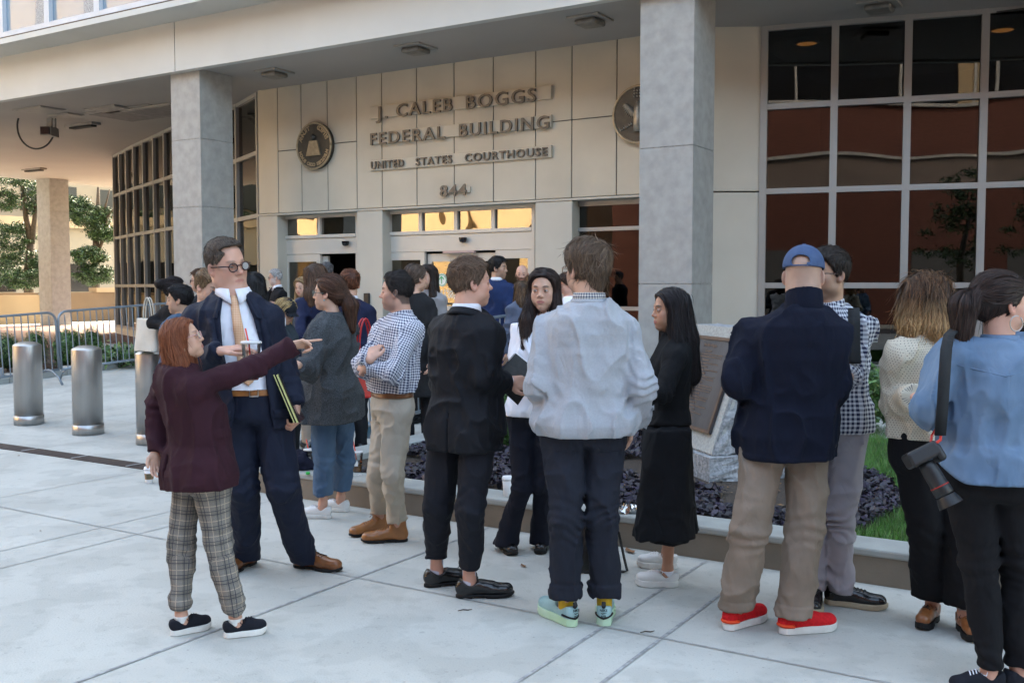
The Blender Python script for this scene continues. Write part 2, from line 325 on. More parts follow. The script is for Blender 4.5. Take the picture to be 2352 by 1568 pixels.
# interior (dark rooms), with recessed lamps
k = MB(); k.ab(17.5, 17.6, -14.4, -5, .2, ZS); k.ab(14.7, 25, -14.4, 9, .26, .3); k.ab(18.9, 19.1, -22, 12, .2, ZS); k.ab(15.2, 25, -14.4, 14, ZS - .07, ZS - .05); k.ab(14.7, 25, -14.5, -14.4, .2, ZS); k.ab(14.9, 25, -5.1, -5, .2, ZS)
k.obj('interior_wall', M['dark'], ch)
lampm = emit('warm_downlight', (1, .42, .10), .35)
for u, v in ((1853, 99), (2303, 68)):
    p = GP(u, v, ZS - .10); o = empty('downlight', p, ('round amber ceiling lamp behind the top left pane' if u < 2000 else 'round amber ceiling lamp behind the top right pane'), 'ceiling lamp', 'amber ceiling lamps behind the dark glass')
    V, F = lathe([(.15, -.02), (.19, -.02), (.19, .02), (.15, .02)], 24); link('trim_ring', V, F[:-2], M['black'], o)
    V, F = lathe([(.148, -.012), (.148, .0)], 24); link('bulb', V, F, lampm, o)
# curtain walls
def curtain(name, pts, zl, gm, fm, wv=.045, dv=.14, base=.43):
    fr = MB(); cw_ = MB(); cwo = None; panes = []
    for i, p in enumerate(pts):
        q = pts[min(i + 1, len(pts) - 1)] if i < len(pts) - 1 else pts[i - 1]
        d = np.array(q, float) - np.array(p, float); d /= np.hypot(*d); d = d if i < len(pts) - 1 else -d
        fr.wall(tuple(np.array(p) - d * wv), tuple(np.array(p) + d * wv), base, ZS + .02, -.02, dv)
        if i < len(pts) - 1:
            for z in zl: fr.wall(tuple(np.array(p) + d * wv), tuple(np.array(q) - d * wv), z - .04, z + .04, -.012, dv - .01)
            for z0, z1 in zip(zl[:-1], zl[1:]): panes.append((tuple(np.array(p) + d * wv), tuple(np.array(q) - d * wv), z0 + .04, z1 - .04))
    o = fr.obj(name, fm, ch)
    for p, q, z0, z1 in panes:
        g = MB(); g.wall(p, q, z0, z1, .05, .06); g.obj('pane', gm, o)
    b = MB()
    for p, q in zip(pts[:-1], pts[1:]): b.wall(p, q, .2, base - .004, -.01, .15)
    b.obj('base_panel', M['pier'], o)
    return o
def samp(line, bs):
    L = sorted(line, key=lambda t: t[1]); A_ = [t[0] for t in L]; B_ = [t[1] for t in L]; return [(float(np.interp(b, B_, A_)), b) for b in bs]
ZL = [.47, 1.64, 3.01, 4.23, ZS - .03]
lb = [-25.2, -24.4, -23.6, -22.76, -21.9, -21.0, -20.1, -19.23, -18.4, -17.6, -16.8, -15.96, -14.62]
Lp = samp(line, lb); ex = [(24.2, -26.4), (22.6, -26.6), (21.3, -26.5), (20.2, -26.1)]
curtain('curtain_wall', ex + Lp, ZL, M['glassL'], M['frame'])
def onseg(u, p, q):
    x = (u - CX) / FPX; best = None
    for t in np.linspace(-.2, 3, 3000):
        a, b = p[0] + (q[0] - p[0]) * t, p[1] + (q[1] - p[1]) * t; X, Y, _ = W(a, b)
        if abs(X / Y - x) < 3e-4: return (a, b)
Rp = [(14.50, -4.66)] + [onseg(u, lineR[1], lineR[2]) for u in (1908, 2074, 2248)] + [(15.45, -.45), (15.75, .45), (16.1, 1.4), (16.5, 2.4), (17, 3.4), (17.6, 4.5)]
curtain('curtain_wall', Rp, ZL, M['glassR'], M['frame'], .05)
# doors
def leaf(par, b0, b1, z0, z1, a, gm, st=.09, top=.14, bot=.28, name='door'):
    k = MB(); k.ab(a, a + .06, b0, b0 + st, z0, z1); k.ab(a, a + .06, b1 - st, b1, z0, z1); k.ab(a, a + .06, b0 + st, b1 - st, z1 - top, z1); k.ab(a, a + .06, b0 + st, b1 - st, z0, z0 + bot)
    k.ab(a, a + .06, b0 + st, b1 - st, 1.2, 1.28)
    o = k.obj(name, M['doorframe'], par); g = MB(); g.ab(a + .025, a + .035, b0 + st, b1 - st, z0 + bot, 1.2); g.ab(a + .025, a + .035, b0 + st, b1 - st, 1.28, z1 - top); g.obj('glass', gm, o); return o
def entrance(bl, br, transoms, camb, gm):
    k = MB(); A0 = AW + .22; zt, z1, z2, z3 = zb - .04, 2.66, 2.52, 2.24
    k.ab(A0, A0 + .14, bl, bl + .06, .25, zt); k.ab(A0, A0 + .14, br - .06, br, .25, zt); k.ab(A0, A0 + .14, bl + .06, br - .06, zt - .06, zt)
    k.ab(A0 - .01, A0 + .14, bl + .06, br - .06, 2.54, 2.60)
    k.ab(A0 + .02, A0 + .20, bl + .06, br - .06, z3, 2.535)
    n = transoms; wv = (br - bl - .12) / n
    for i in range(1, n): k.ab(A0 + .01, A0 + .13, bl + .06 + wv * i - .035, bl + .06 + wv * i + .035, 2.60, zt - .06)
    o = k.obj('door_frame', M['doorframe'], ch)
    for i in range(n):
        g = MB(); g.ab(A0 + .06, A0 + .07, bl + .06 + wv * i + (.035 if i else 0), bl + .06 + wv * (i + 1) - (.035 if i < n - 1 else 0), 2.6, zt - .06); g.obj('transom_pane', M['glassT'], o)
    k = MB(); V, F = lathe([(.02, -.09), (.055, -.075), (.07, -.03), (.07, 0)], 16); k.add([(x, y, z + 2.46) for x, y, z in V + np.array(W(A0 - .05, camb, 0))[None, :].repeat(len(V), 0)], F); k.obj('door_sensor', M['lens'], o)
    return o, A0
bl, br = bu(880, 520, AW + .22), bu(1228, 520, AW + .22)
dm, A0 = entrance(bl, br, 4, bu(1050), M['glassD'])
ds = [bl + .06, bu(975, 600, AW + .25), bu(1057, 600, AW + .25), bu(1138, 600, AW + .25), br - .06]
d1 = leaf(ch, ds[0], ds[1], .26, 2.235, A0 + .03, M['glassD']); d2 = leaf(ch, ds[1] + .01, ds[2] - .005, .26, 2.2, A0 + .11, M['glassD']); d3 = leaf(ch, ds[2] + .005, ds[3] - .01, .26, 2.2, A0 + .11, M['glassD']); d4 = leaf(ch, ds[3], ds[4], .26, 2.235, A0 + .03, M['glassD'])
k = MB(); k.ab(A0 - .03, A0 + .03, ds[2] - .33, ds[2] + .33, 2.2, 2.24); k.obj('motion_sensor', mat('sensor_pink', (.45, .33, .3), .5, var=0), dm)
bl2, br2 = bu(646, 520, AW + .22), bu(822, 520, AW + .22)
d0, A0 = entrance(bl2, br2, 2, bu(779), M['glassD'])
leaf(ch, bl2 + .06, bl2 + (br2 - bl2) * .5, .26, 2.235, A0 + .03, M['glassL']); leaf(ch, bl2 + (br2 - bl2) * .42, bl2 + (br2 - bl2) * .56, .26, 2.2, A0 + .12, M['glassL'], .05)
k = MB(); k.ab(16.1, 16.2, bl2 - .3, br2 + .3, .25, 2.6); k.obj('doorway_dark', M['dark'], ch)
# side window right of the entrance
bl3, br3 = bu(1318, 520, AW + .2), bu(1622, 520, AW + .2)
k = MB(); A2 = AW + .2
for b0, b1, z0, z1 in ((bl3, bl3 + .07, .5, 2.98), (br3 - .07, br3, .5, 2.98), (bl3 + .07, br3 - .07, 2.9, 2.98), (bl3 + .07, br3 - .07, 2.5, 2.56), (bl3 + .07, br3 - .07, 1.25, 1.31), (bl3 + .07, br3 - .07, .5, .58)): k.ab(A2, A2 + .12, b0, b1, z0, z1)
sw = k.obj('window_frame', M['frame'], ch); g = MB(); g.ab(A2 + .05, A2 + .06, bl3 + .07, br3 - .07, .58, 2.9); g.obj('pane', M['glassR'], sw)
k = MB(); k.ab(AW + .02, AW + .5, bl3 - .1, br3 + .1, .2, .5); k.obj('pier', M['pier'], ch)
# notice on the door glass
gx = np.array(W(0, 1)) ; gz_ = np.array((0, 0, 1.)); gn = -np.array(W(1, 0))
def facade_text(s, size, u, v, a, ext=.004, bold=.0, sp=1., align='CENTER', sx=1.):
    b, z = onA(u, v, a); V, F = textmesh(s, size, ext, bold, sp, align); V = V * np.array((sx, 1, 1)); return place(V, W(a, b, z), gx, gz_, gn), F
nm = mat('notice_white', (.75, .78, .75), .5, var=0); gm_ = mat('notice_green', (.10, .42, .15), .5, var=0)
no = empty('door_notice', W(A0, ds[1], 1.2), 'white building hours lettering under a round green arrow on the door glass', 'notice')
k = MB()
for s, v in (('Building Hours', 673), ('8:00am - 5:00pm', 684)): k.add(*facade_text(s, .118, 1015, v, AW + .351, .001))
k.obj('lettering', nm, no, no.location)
b, z = onA(1015, 643, AW + .35); c = np.array(W(AW + .348, b, z))
ang = np.linspace(0, 2 * math.pi, 33)[:-1]
def disc(r, off, t=.003, n=32):
    a_ = np.linspace(0, 2 * math.pi, n + 1)[:-1]; Vb = [np.array(c) + gx * r * math.cos(x) + gz_ * r * math.sin(x) + gn * off for x in a_]; Vt = [q + gn * t for q in Vb]
    return Vb + Vt, [tuple(range(n))[::-1], tuple(range(n, 2 * n))] + [(i, (i + 1) % n, n + (i + 1) % n, n + i) for i in range(n)]
link('roundel', *disc(.115, .0), nm, no, no.location)
k = MB(); V_, F_ = tube([c + gx * .097 * math.cos(x) + gz_ * .097 * math.sin(x) + gn * .005 for x in np.linspace(0, 2 * math.pi, 33)], .006, 5); k.add(V_, F_)
for p, q in (((0, -.065), (0, .06)), ((0, .065), (-.05, .01)), ((0, .065), (.05, .01))):
    k.tube([c + gx * p[0] + gz_ * p[1] + gn * .006, c + gx * q[0] + gz_ * q[1] + gn * .006], .008, 6)
k.obj('arrow', gm_, no, no.location)
# sign bars and letters
def sign(name, label, lines_, v_l, v_r, txt, vt, u0, u1, size, tu0, tu1, gap):
    a = AW - .05; bL, bR = onA(u0, v_l[0], a)[0], onA(u1, v_r[0], a)[0]
    zt = (onA(u0, v_l[0], a)[1] + onA(u1, v_r[0], a)[1]) / 2; zb_ = (onA(u0, v_l[1], a)[1] + onA(u1, v_r[1], a)[1]) / 2
    o = empty(name, W(a, bL, zb_), label, 'sign', 'metal lettering over the entrance')
    k = MB(); k.ab(a, a + .05, bL, bR, zb_, zt); bevel(k.obj('bar', M['cream'], o, o.location), .003, 1)
    h = (zt - zb_); x0, x1 = onA(tu0, 300, a)[0], onA(tu1, 300, a)[0]; lt = None
    words = txt.split('|'); seg = gap if isinstance(gap, list) else [(x0, x1)]
    for i, wd in enumerate(words):
        s0, s1 = (onA(gap[i][0], 300, a)[0], onA(gap[i][1], 300, a)[0]); V, F = textmesh(wd, 1., .015, .013, 1.18)
        wv = V[:, 0].max() - V[:, 0].min(); hv = .70
        V = (V - np.array((V[:, 0].min(), 0, 0))) * np.array(((s1 - s0) / wv, size / hv, 1)); lt = link('lettering', place(V, W(a - .026, s0, zb_ - .02 if size > .2 else zb_ + (h - size) / 2), gx, gz_, gn), F, M['letters'], o, o.location)
    return o
sign('name_sign', 'top line of raised metal letters on a cream bar reading J. CALEB BOGGS', 0, (245, 273), (197, 228), 'J.|CALEB|BOGGS', 0, 850, 1266, .215, 0, 0, [(866, 893), (913, 1041), (1073, 1233)])
sign('name_sign', 'middle line of raised metal letters on a cream bar reading FEDERAL BUILDING', 0, (306, 331), (263, 293), 'FEDERAL|BUILDING', 0, 851, 1266, .205, 0, 0, [(853, 1024), (1057, 1263)])
sign('name_sign', 'lowest line of raised metal letters on a cream bar reading UNITED STATES COURTHOUSE', 0, (369, 392), (333, 362), 'UNITED|STATES|COURTHOUSE', 0, 850, 1266, .13, 0, 0, [(854, 929), (957, 1040), (1070, 1259)])
s8 = empty('number_sign', W(AW, bu(1040), 3.3), 'raised metal street number 844 above the glass doors', 'number')
b0, z0 = onA(1011, 452, AW - .05); b1, _ = onA(1072, 448, AW - .05); V, F = textmesh('844', 1., .012, .012, 1.1); V = (V - np.array((V[:, 0].min(), 0, 0))) * np.array(((b1 - b0) / (V[:, 0].max() - V[:, 0].min()), .19 / .70, 1))
link('lettering', place(V, W(AW - .055, b0, z0), gx, gz_, gn), F, M['letters'], s8, s8.location)
k = MB(); k.ab(AW - .035, AW, b0 - .02, b1 + .05, z0 + .05, z0 + .14); k.obj('bar', M['cream'], s8, s8.location)
# round seals
def seal(u, v, rad, label, kind):
    b, z = onA(u, v, AW - .1); global c
    c = np.array(W(AW - .0, b, z)); o = empty('seal', c, label, 'seal', 'round bronze seals on the entrance wall')
    k = MB(); k.add(*disc(rad, .0, .09, 48)); k.obj('disc', M['bronze'], o, c, True).data.polygons.foreach_set('use_smooth', np.zeros(50, bool))
    k = MB(); V_, F_ = tube([c + gx * rad * .985 * math.cos(x) + gz_ * rad * .985 * math.sin(x) + gn * .09 for x in np.linspace(0, 2 * math.pi, 49)], .022, 6); k.add(V_, F_); k.obj('rim', M['gold'], o, c, True)
    def arc(mb, s, r, a0, a1, size, flip=False):
        n = len(s)
        for i, chh in enumerate(s):
            if chh == ' ': continue
            t = a0 + (a1 - a0) * (i / (n - 1)); V, F = textmesh(chh, size, .006, .004, align='CENTER'); ca, sa = math.cos(t), math.sin(t)
            rd = gx * ca + gz_ * sa; tn = (gx * sa - gz_ * ca) if not flip else -(gx * sa - gz_ * ca); up = rd if not flip else -rd
            mb.add(place(V, c + rd * r + gn * .095, tn, up, gn), F)
    k = MB()
    if kind == 'pyramid':
        arc(k, 'ANNUIT', rad * .72, R(158), R(112), rad * .27); arc(k, 'COEPTIS', rad * .72, R(68), R(22), rad * .27); arc(k, 'NOVUS ORDO SECLORUM', rad * .88, R(200), R(340), rad * .2, True)
        k.obj('lettering', M['gold'], o, c)
        k = MB(); hb, ht, y0, y1 = rad * .42, rad * .22, -rad * .42, rad * .22
        rows = 11
        for i in range(rows):
            f0, f1 = i / rows, (i + .88) / rows; w0, w1 = hb + (ht - hb) * f0, hb + (ht - hb) * f1; z0_, z1_ = y0 + (y1 - y0) * f0, y0 + (y1 - y0) * f1
            p = [(-w0, z0_), (w0, z0_), (w1, z1_), (-w1, z1_)]; k.hexa([c + gx * x + gz_ * y + gn * .088 for x, y in p] + [c + gx * x * .98 + gz_ * y + gn * .12 for x, y in p])
        k.obj('pyramid', M['gold'], o, c)
        k = MB(); V, F = tube([c + gx * x + gz_ * rad * .36 + gn * .1 for x in (-rad * .14, 0, rad * .14)], [.01, rad * .16, .01], 10); k.add(V, F); k.obj('eye', M['bronze'], o, c, True)
    else:
        # eagle: body, wings of feathers, tail, shield, branch, stars
        for sg in (-1, 1):
            for i in range(9):
                t = i / 8; a_ = R(200 - 95 * t) if sg < 0 else R(-20 + 95 * t); L_ = rad * (.42 + .2 * math.sin(t * 3))
                p0 = c + gx * sg * rad * (.12 + .32 * t) + gz_ * rad * (.12 + .25 * t) + gn * .1
                p1 = p0 + (gx * sg * (.35 + .3 * t) - gz_ * (.95 - .75 * t)) * L_ * .62; k.tube([p0, (p0 + p1) / 2 + gn * .01, p1], [rad * .05, rad * .045, rad * .012], 6)
            for i in range(7):
                p0 = c + gx * sg * rad * (.25 + .07 * i) + gz_ * rad * (-.35 - .03 * i) + gn * .1; k.tube([p0, p0 + (gx * sg * .5 + gz_ * (.6 - .2 * (i % 3))) * rad * .16], [rad * .04, .004], 5)
        k.tube([c + gz_ * rad * .45 + gn * .11, c + gz_ * rad * .2 + gn * .12, c - gz_ * rad * .2 + gn * .12, c - gz_ * rad * .6 + gn * .1], [rad * .07, rad * .15, rad * .17, rad * .2], 10)
        for i in range(13):
            q = c + gx * rad * (.11 * ((i % 4) - 1.5)) + gz_ * rad * (.62 + .1 * (i // 4)) + gn * .1; k.tube([q, q + gn * .015], rad * .035, 6)
        k.obj('eagle', mat('pewter_relief', (.30, .28, .24), .45, .6, var=.2, scale=20), o, c, True)
    return o
seal(720, 335, .425, 'round dark bronze seal with an unfinished brass pyramid left of the letters', 'pyramid')
seal(1467, 262, .43, 'round dark bronze seal with an eagle half hidden by the right column', 'eagle')
# keypad reader on pier
k = MB(); b, z = onA(843, 691, AW - .02); k.ab(AW - .05, AW, b - .06, b + .06, z - .14, z + .14); o = bevel(k.obj('card_reader', M['black']), .01); tag(o, 'small black card reader on the cream pier between the doors', 'card reader')
# soffit fixtures
fx = [(630, 168, 'farthest'), (955, 112, 'middle'), (1355, 47, ''), (2020, 14, '')]
lab = ['square recessed soffit light above the round pyramid seal', 'square recessed soffit light above the sign letters', 'square recessed soffit light just left of the right column', 'square recessed soffit light above the dark glass at the top edge']
for (u, v, _), lb_ in zip(fx, lab):
    p = GP(u, v, ZS - .03); o = empty('soffit_light', p, lb_, 'soffit light', 'square lights set in the soffit', rz=-AZ)
    k = MB(); k.box(-.25, .25, -.25, .25, 0, .03); bevel(k.obj('trim', M['fixture'], o), .005); k = MB(); k.box(-.17, .17, -.17, .17, -.08, -.002); bevel(k.obj('lens', mat('fixture_lens', (.16, .15, .13), .4, var=.2, scale=12), o), .03)
for u, v, s, lb_ in ((90, 254, .5, 'pale flat soffit hatch nearest the left picture edge'), (255, 252, .5, 'flat soffit hatch right of the palest one'), (152, 266, .35, 'small flat soffit hatch above the camera cable'), (560 * .5742 * 1.0, 262, 1.1, 'large dark vent panel in the soffit'), (375, 256, .8, 'darkest vent panel beside the left column')):
    p = GP(u, v, ZS - .020 - .03 * (s == .8)); o = empty('soffit_vent', p, lb_, 'soffit panel', 'flat panels set in the soffit', rz=-AZ)
    k = MB(); k.box(-s, s, -s * .6, s * .6, 0, .012 + .028 * (s == .8)); k.obj('panel', M['fixture'], o); k = MB(); k.box(-s * .9, s * .9, -s * .5, s * .5, -.01, -.001); k.obj('cover', M['fixture'] if s < .6 else mat('vent_grey', (.19, .18, .17), .7, var=.2), o)
for u, v, lb_ in ((190, 290, 'long soffit light right of the security camera'), (78, 391, 'long soffit light near the far column')):
    p = GP(u, v, ZS - .05); o = empty('soffit_light', p, lb_, 'soffit light', 'long lights under the left soffit', rz=-AZ); k = MB(); k.box(-.5, .5, -.12, .12, 0, .05); k.obj('trim', M['fixture'], o); k = MB(); k.box(-.4, .4, -.08, .08, -.04, -.002); k.obj('lens', M['dark'], o)
# security camera with cable
p = GP(118, 272, ZS); o = empty('security_camera', p, 'boxy security camera with a looping black cable under the left soffit', 'security camera')
k = MB(); k.tube([(0, 0, 0), (0, 0, -.22)], .03, 8); k.box(-.1, .0, -.02, .02, -.3, 0); k.box(.08, .1, -.02, .02, -.3, 0); k.obj('bracket', M['fixture'], o)
k = MB(); k.box(-.12, .12, -.3, .1, -.42, -.22); k.obj('housing', M['fixture'], o); k = MB(); k.box(-.1, .1, -.34, -.301, -.4, -.24); k.obj('lens', M['lens'], o)
k = MB(); k.tube([(-.25 + .42 * math.cos(t) - .1, 0, -.18 + .5 * math.sin(t)) for t in np.linspace(2.6, 6.2, 24)], .02, 6); k.obj('cable', M['black'], o)

# ---------------------------------------------------------------- planters, kerbs
k = MB(); k.ab(5.90, 11.3, -5.6, 26, -.1, .145)
so_ = tag(k.obj('soil_bed', M['soil']), kind='structure')
def ledge(name, label, parts_, par=None):
    o = empty(name, W(5.75, -3, 0), label, 'planter wall'); k = MB(); f = MB()
    for a0, a1, b0, b1 in parts_: f.ab(a0 + .012, a1 - .012, b0 + .012, b1 - .012, -.1, .155); k.ab(a0, a1, b0, b1, .155, .2)
    f.obj('face', M['kerbface'], o, o.location); bevel(k.obj('coping', M['kerb'], o, o.location), .012); return o
lo = ledge('planter_wall', 'low brown planter wall with a pale coping running behind the group', [(5.63, 5.91, -5.87, -2.36), (5.63, 5.91, -2.352, 2.5), (5.63, 5.91, 2.508, 26)])
k = MB(); k.ab(5.91, 8.6, -5.87, -5.59, -.1, .2); k.ab(8.6, 8.9, -5.87, -4.9, -.1, .24); k.ab(8.9, 11.4, -5.2, -4.92, -.1, .28); tag(bevel(k.obj('planter_kerb', M['kerb']), .012), 'pale concrete planter kerb running back from the corner towards the doors', 'kerb')
k = MB(); k.ab(11.3, 11.9, -4.9, 26, 0, .30); tag(bevel(k.obj('garden_kerb', M['kerb']), .02), 'pale kerb between the lawn and the brick strip', 'kerb')
# left shrub bed with kerb
k = MB()
for a0, a1 in ((8.6, 9.5), (9.5, 10.5), (10.5, 11.5), (11.5, 12.6), (12.6, 14.3)): k.ab(a0, a1, -20, -15.2, -.1, gh(a1) + .03)
tag(k.obj('soil_bed', M['soil']), kind='structure')
k = MB()
for a0, a1 in ((8.3, 9.2), (9.2, 10.2), (10.2, 11.2), (11.2, 12.2), (12.2, 14.6)): k.ab(a0, a1 - .01, -15.2, -14.95, -.1, gh(a1) + .09)
k.ab(8.3, 8.6, -20, -15.21, -.1, gh(8.6) + .09); k.ab(14.3, 14.6, -20, -15.21, -.1, .33)
tag(bevel(k.obj('shrub_kerb', M['kerb']), .02), 'low concrete kerb round the shrub bed behind the barriers', 'kerb')

# ---------------------------------------------------------------- bollards
def bollard(u, v, label):
    p = GP(u, v, 0); o = empty('bollard', p, label, 'bollard', 'steel bollards in front of the barriers')
    V, F = lathe([(.158, .10), (.158, .93), (.155, .94), (.13, .955), (.09, .972), (.04, .98), (.001, .982)], 48); link('post', V, F, M['steel'], o, smooth=True)
    V, F = lathe([(.166, 0), (.166, .11), (.158, .113)], 48); link('collar', V, F, M['steel'], o, smooth=True)
for u, v, lb_ in ((67, 974, 'brushed steel bollard nearest the left picture edge'), (203, 996, 'brushed steel bollard standing between the two other bollards'), (351, 1018, 'brushed steel bollard half hidden by the woman in maroon')): bollard(u, v, lb_)
# ---------------------------------------------------------------- barriers
def barrier(p, q, label, foot0=True, foot1=True, H=1.1):
    p = np.array(p, float); q = np.array(q, float); L = np.hypot(*(q - p)[:2]); o = empty('crowd_barrier', p, label, 'crowd barrier', 'grey steel crowd barriers'); o.rotation_euler = (0, -math.asin((q[2] - p[2]) / L), math.atan2(q[1] - p[1], q[0] - p[0]))
    r = .019; c_ = .14; arc = lambda cx_, cz, a0, a1: [(cx_ + c_ * math.cos(t), 0, cz + c_ * math.sin(t)) for t in np.linspace(a0, a1, 7)]
    pts = [(0, 0, .2)] + arc(c_, H - c_, math.pi, math.pi / 2) + arc(L - c_, H - c_, math.pi / 2, 0) + [(L, 0, .2)]
    k = MB(); k.tube(pts, r, 10); k.tube([(0, 0, .2), (L, 0, .2)], r, 10); k.obj('frame', M['galv'], o, smooth=True)
    n = max(3, int(round(L / .115)))
    k = MB()
    for i in range(1, n): x = L * i / n; k.tube([(x, 0, .2), (x, 0, H - .003 if c_ < x < L - c_ else H - .05)], .009, 6, False)
    tag(k.obj('bars', M['galv'], o, smooth=True))
    for x, on in ((.18, foot0), (L - .18, foot1)):
        if on:
            k = MB(); k.tube([(x, -.33, 0), (x, -.24, .12), (x, -.1, .2), (x, 0, .215), (x, .1, .2), (x, .24, .12), (x, .33, 0)], .017, 8); k.obj('foot', M['galv'], o, smooth=True)
    k = MB(); k.tube([(L, 0, .9), (L + .05, 0, .9), (L + .05, 0, .82)], .012, 6); k.tube([(L, 0, .3), (L + .05, 0, .3), (L + .05, 0, .22)], .012, 6); k.obj('hook', M['galv'], o); return o
def ABp(a, b): return np.array(W(a, b, gh(a)))
barrier(ABp(9.62, -14.24), ABp(11.9, -14.24), 'crowd barrier in front of the two middle shrubs, joined to its neighbour', True, False)
barrier(ABp(7.30, -14.24), ABp(9.58, -14.24), 'crowd barrier cut off by the left picture edge', True, True)
barrier(ABp(7.0, -6.5), ABp(9.3, -6.5), 'crowd barrier behind the woman with the red tote bag')
barrier(ABp(9.36, -6.5), ABp(11.66, -6.5), 'crowd barrier in front of the man in the bright blue suit', False, True)
# ---------------------------------------------------------------- vegetation
LG = [(.045, .10, .022), (.06, .13, .03), (.035, .08, .02), (.09, .17, .04)]
def quads(C, N, size, jit=.9, asp=1.6, cols=None, bend=True):
    """leaf faces at centres C, each turned at random"""
    n = len(C); d = rng.normal(size=(n, 3)) * jit + N; d /= np.linalg.norm(d, axis=1)[:, None]
    u = np.cross(d, rng.normal(size=(n, 3))); u /= np.linalg.norm(u, axis=1)[:, None] + 1e-9; v = np.cross(d, u)
    s = (size * rng.uniform(.6, 1.3, n))[:, None]
    V = np.stack([C - u * s * asp, C + v * s * .55 + d * s * .15, C + u * s * asp, C - v * s * .55 + d * s * .15], 1).reshape(-1, 3)
    F = np.arange(4 * n).reshape(-1, 4); return V, F
def leafcols(n, pal, k=4): p = np.array(pal)[rng.integers(0, len(pal), n)] * rng.uniform(.75, 1.3, (n, 1)); return np.repeat(p, k, 0)
M['box'] = mat('boxwood_leaf', (1, 1, 1), .45, var=.3, scale=9, attr='Col')
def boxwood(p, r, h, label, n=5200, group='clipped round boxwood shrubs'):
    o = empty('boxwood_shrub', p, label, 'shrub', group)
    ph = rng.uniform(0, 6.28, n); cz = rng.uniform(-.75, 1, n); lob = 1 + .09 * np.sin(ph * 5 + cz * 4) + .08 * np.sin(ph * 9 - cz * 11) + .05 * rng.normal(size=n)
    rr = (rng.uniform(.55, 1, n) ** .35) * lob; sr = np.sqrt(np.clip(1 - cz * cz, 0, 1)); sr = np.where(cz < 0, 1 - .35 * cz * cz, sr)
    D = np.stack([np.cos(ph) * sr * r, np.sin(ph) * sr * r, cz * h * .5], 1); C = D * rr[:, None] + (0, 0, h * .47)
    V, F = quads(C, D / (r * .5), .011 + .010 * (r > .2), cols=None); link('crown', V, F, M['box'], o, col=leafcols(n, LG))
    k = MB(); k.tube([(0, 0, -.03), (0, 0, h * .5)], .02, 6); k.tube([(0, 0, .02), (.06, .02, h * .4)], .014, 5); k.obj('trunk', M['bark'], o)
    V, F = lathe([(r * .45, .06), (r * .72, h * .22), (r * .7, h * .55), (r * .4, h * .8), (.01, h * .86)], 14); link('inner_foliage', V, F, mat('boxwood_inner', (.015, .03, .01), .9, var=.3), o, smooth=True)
def shp(u, v, Y): return None
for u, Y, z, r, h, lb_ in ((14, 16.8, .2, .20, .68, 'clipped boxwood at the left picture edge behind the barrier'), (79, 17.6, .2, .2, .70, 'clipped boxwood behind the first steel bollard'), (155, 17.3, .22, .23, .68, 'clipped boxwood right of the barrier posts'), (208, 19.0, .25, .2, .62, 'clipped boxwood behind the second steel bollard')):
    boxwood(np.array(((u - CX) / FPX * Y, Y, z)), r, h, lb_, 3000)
p = GP(1985, 978, .25); boxwood(p + np.array((0, .14, -.03)), .32, .64, 'full round boxwood by the pale kerb left of the curly haired woman', 9000)
p = GP(1160, 1035, .16); boxwood(p + np.array((0, .15, 0)), .24, .58, 'boxwood behind the woman in the white blazer', 8000)
for i, (u, v, lb_) in enumerate(((250, 826, 'broad-leaved green plant behind the second bollard'), (280, 840, 'low broad-leaved plant at the corner of the shrub bed'))):
    p = GP(u, v, .25); n = 260; C = rng.normal(size=(n, 3)) * (.25, .2, .08) + (0, 0, .16); V, F = quads(C, np.array((0, -.3, 1.)), .05, .5)
    o = empty('leafy_plant', p, lb_, 'plant'); link('foliage', V, F, M['box'], o, col=leafcols(n, LG))
    k = MB()
    for q in range(9): k.tube([(0, 0, -.02), (.2 * math.cos(q * .7), .15 * math.sin(q * .7), .18)], .006, 5)
    k.obj('stem', M['bark'], o)
# lawn
def fl(a): return np.interp(a, [5.8, 6.99, 7.8, 8.4, 9.5, 10.8], [-1.38, -1.22, -1.45, -1.9, -2.6, -3.2])
aL = np.linspace(5.915, 10.9, 26)
pts = [W(a, fl(a), .155) for a in aL] + [W(a, 12, .155) for a in aL[::-1]]
gb = tag(link('lawn_soil', pts, [tuple(range(len(pts)))], mat('lawn_soil', (.03, .05, .015), .9, var=.3, scale=30)), kind='structure')
n = 90000; ga = rng.uniform(5.93, 10.9, n); gb_ = fl(ga) + (3.6 - fl(ga)) * rng.uniform(0, 1, n) ** 1.25 + rng.normal(size=n) * .03; keep = gb_ > fl(ga) - .05
ga, gb_ = ga[keep], gb_[keep]; n = len(ga)
P0 = np.stack([ga * EA[0] + gb_ * EB[0], ga * EA[1] + gb_ * EB[1], np.full(n, .15)], 1); th = rng.uniform(0, 6.28, n); hh = rng.uniform(.03, .085, n)
s = np.stack([np.cos(th), np.sin(th), np.zeros(n)], 1) * .0028; ln = rng.normal(size=(n, 3)) * (.02, .02, 0)
V = np.stack([P0 - s, P0 + s, P0 + ln + np.stack([0 * hh, 0 * hh, hh], 1)], 1).reshape(-1, 3)
tag(link('grass', V, np.arange(3 * n).reshape(-1, 3), mat('grass_blade', (1, 1, 1), .5, var=.3, scale=4, attr='Col'), col=leafcols(n, [(.06, .17, .02), (.08, .22, .03), (.05, .13, .02), (.13, .22, .06)], 3)), 'short bright green lawn behind the planter wall', 'grass', kind='stuff')
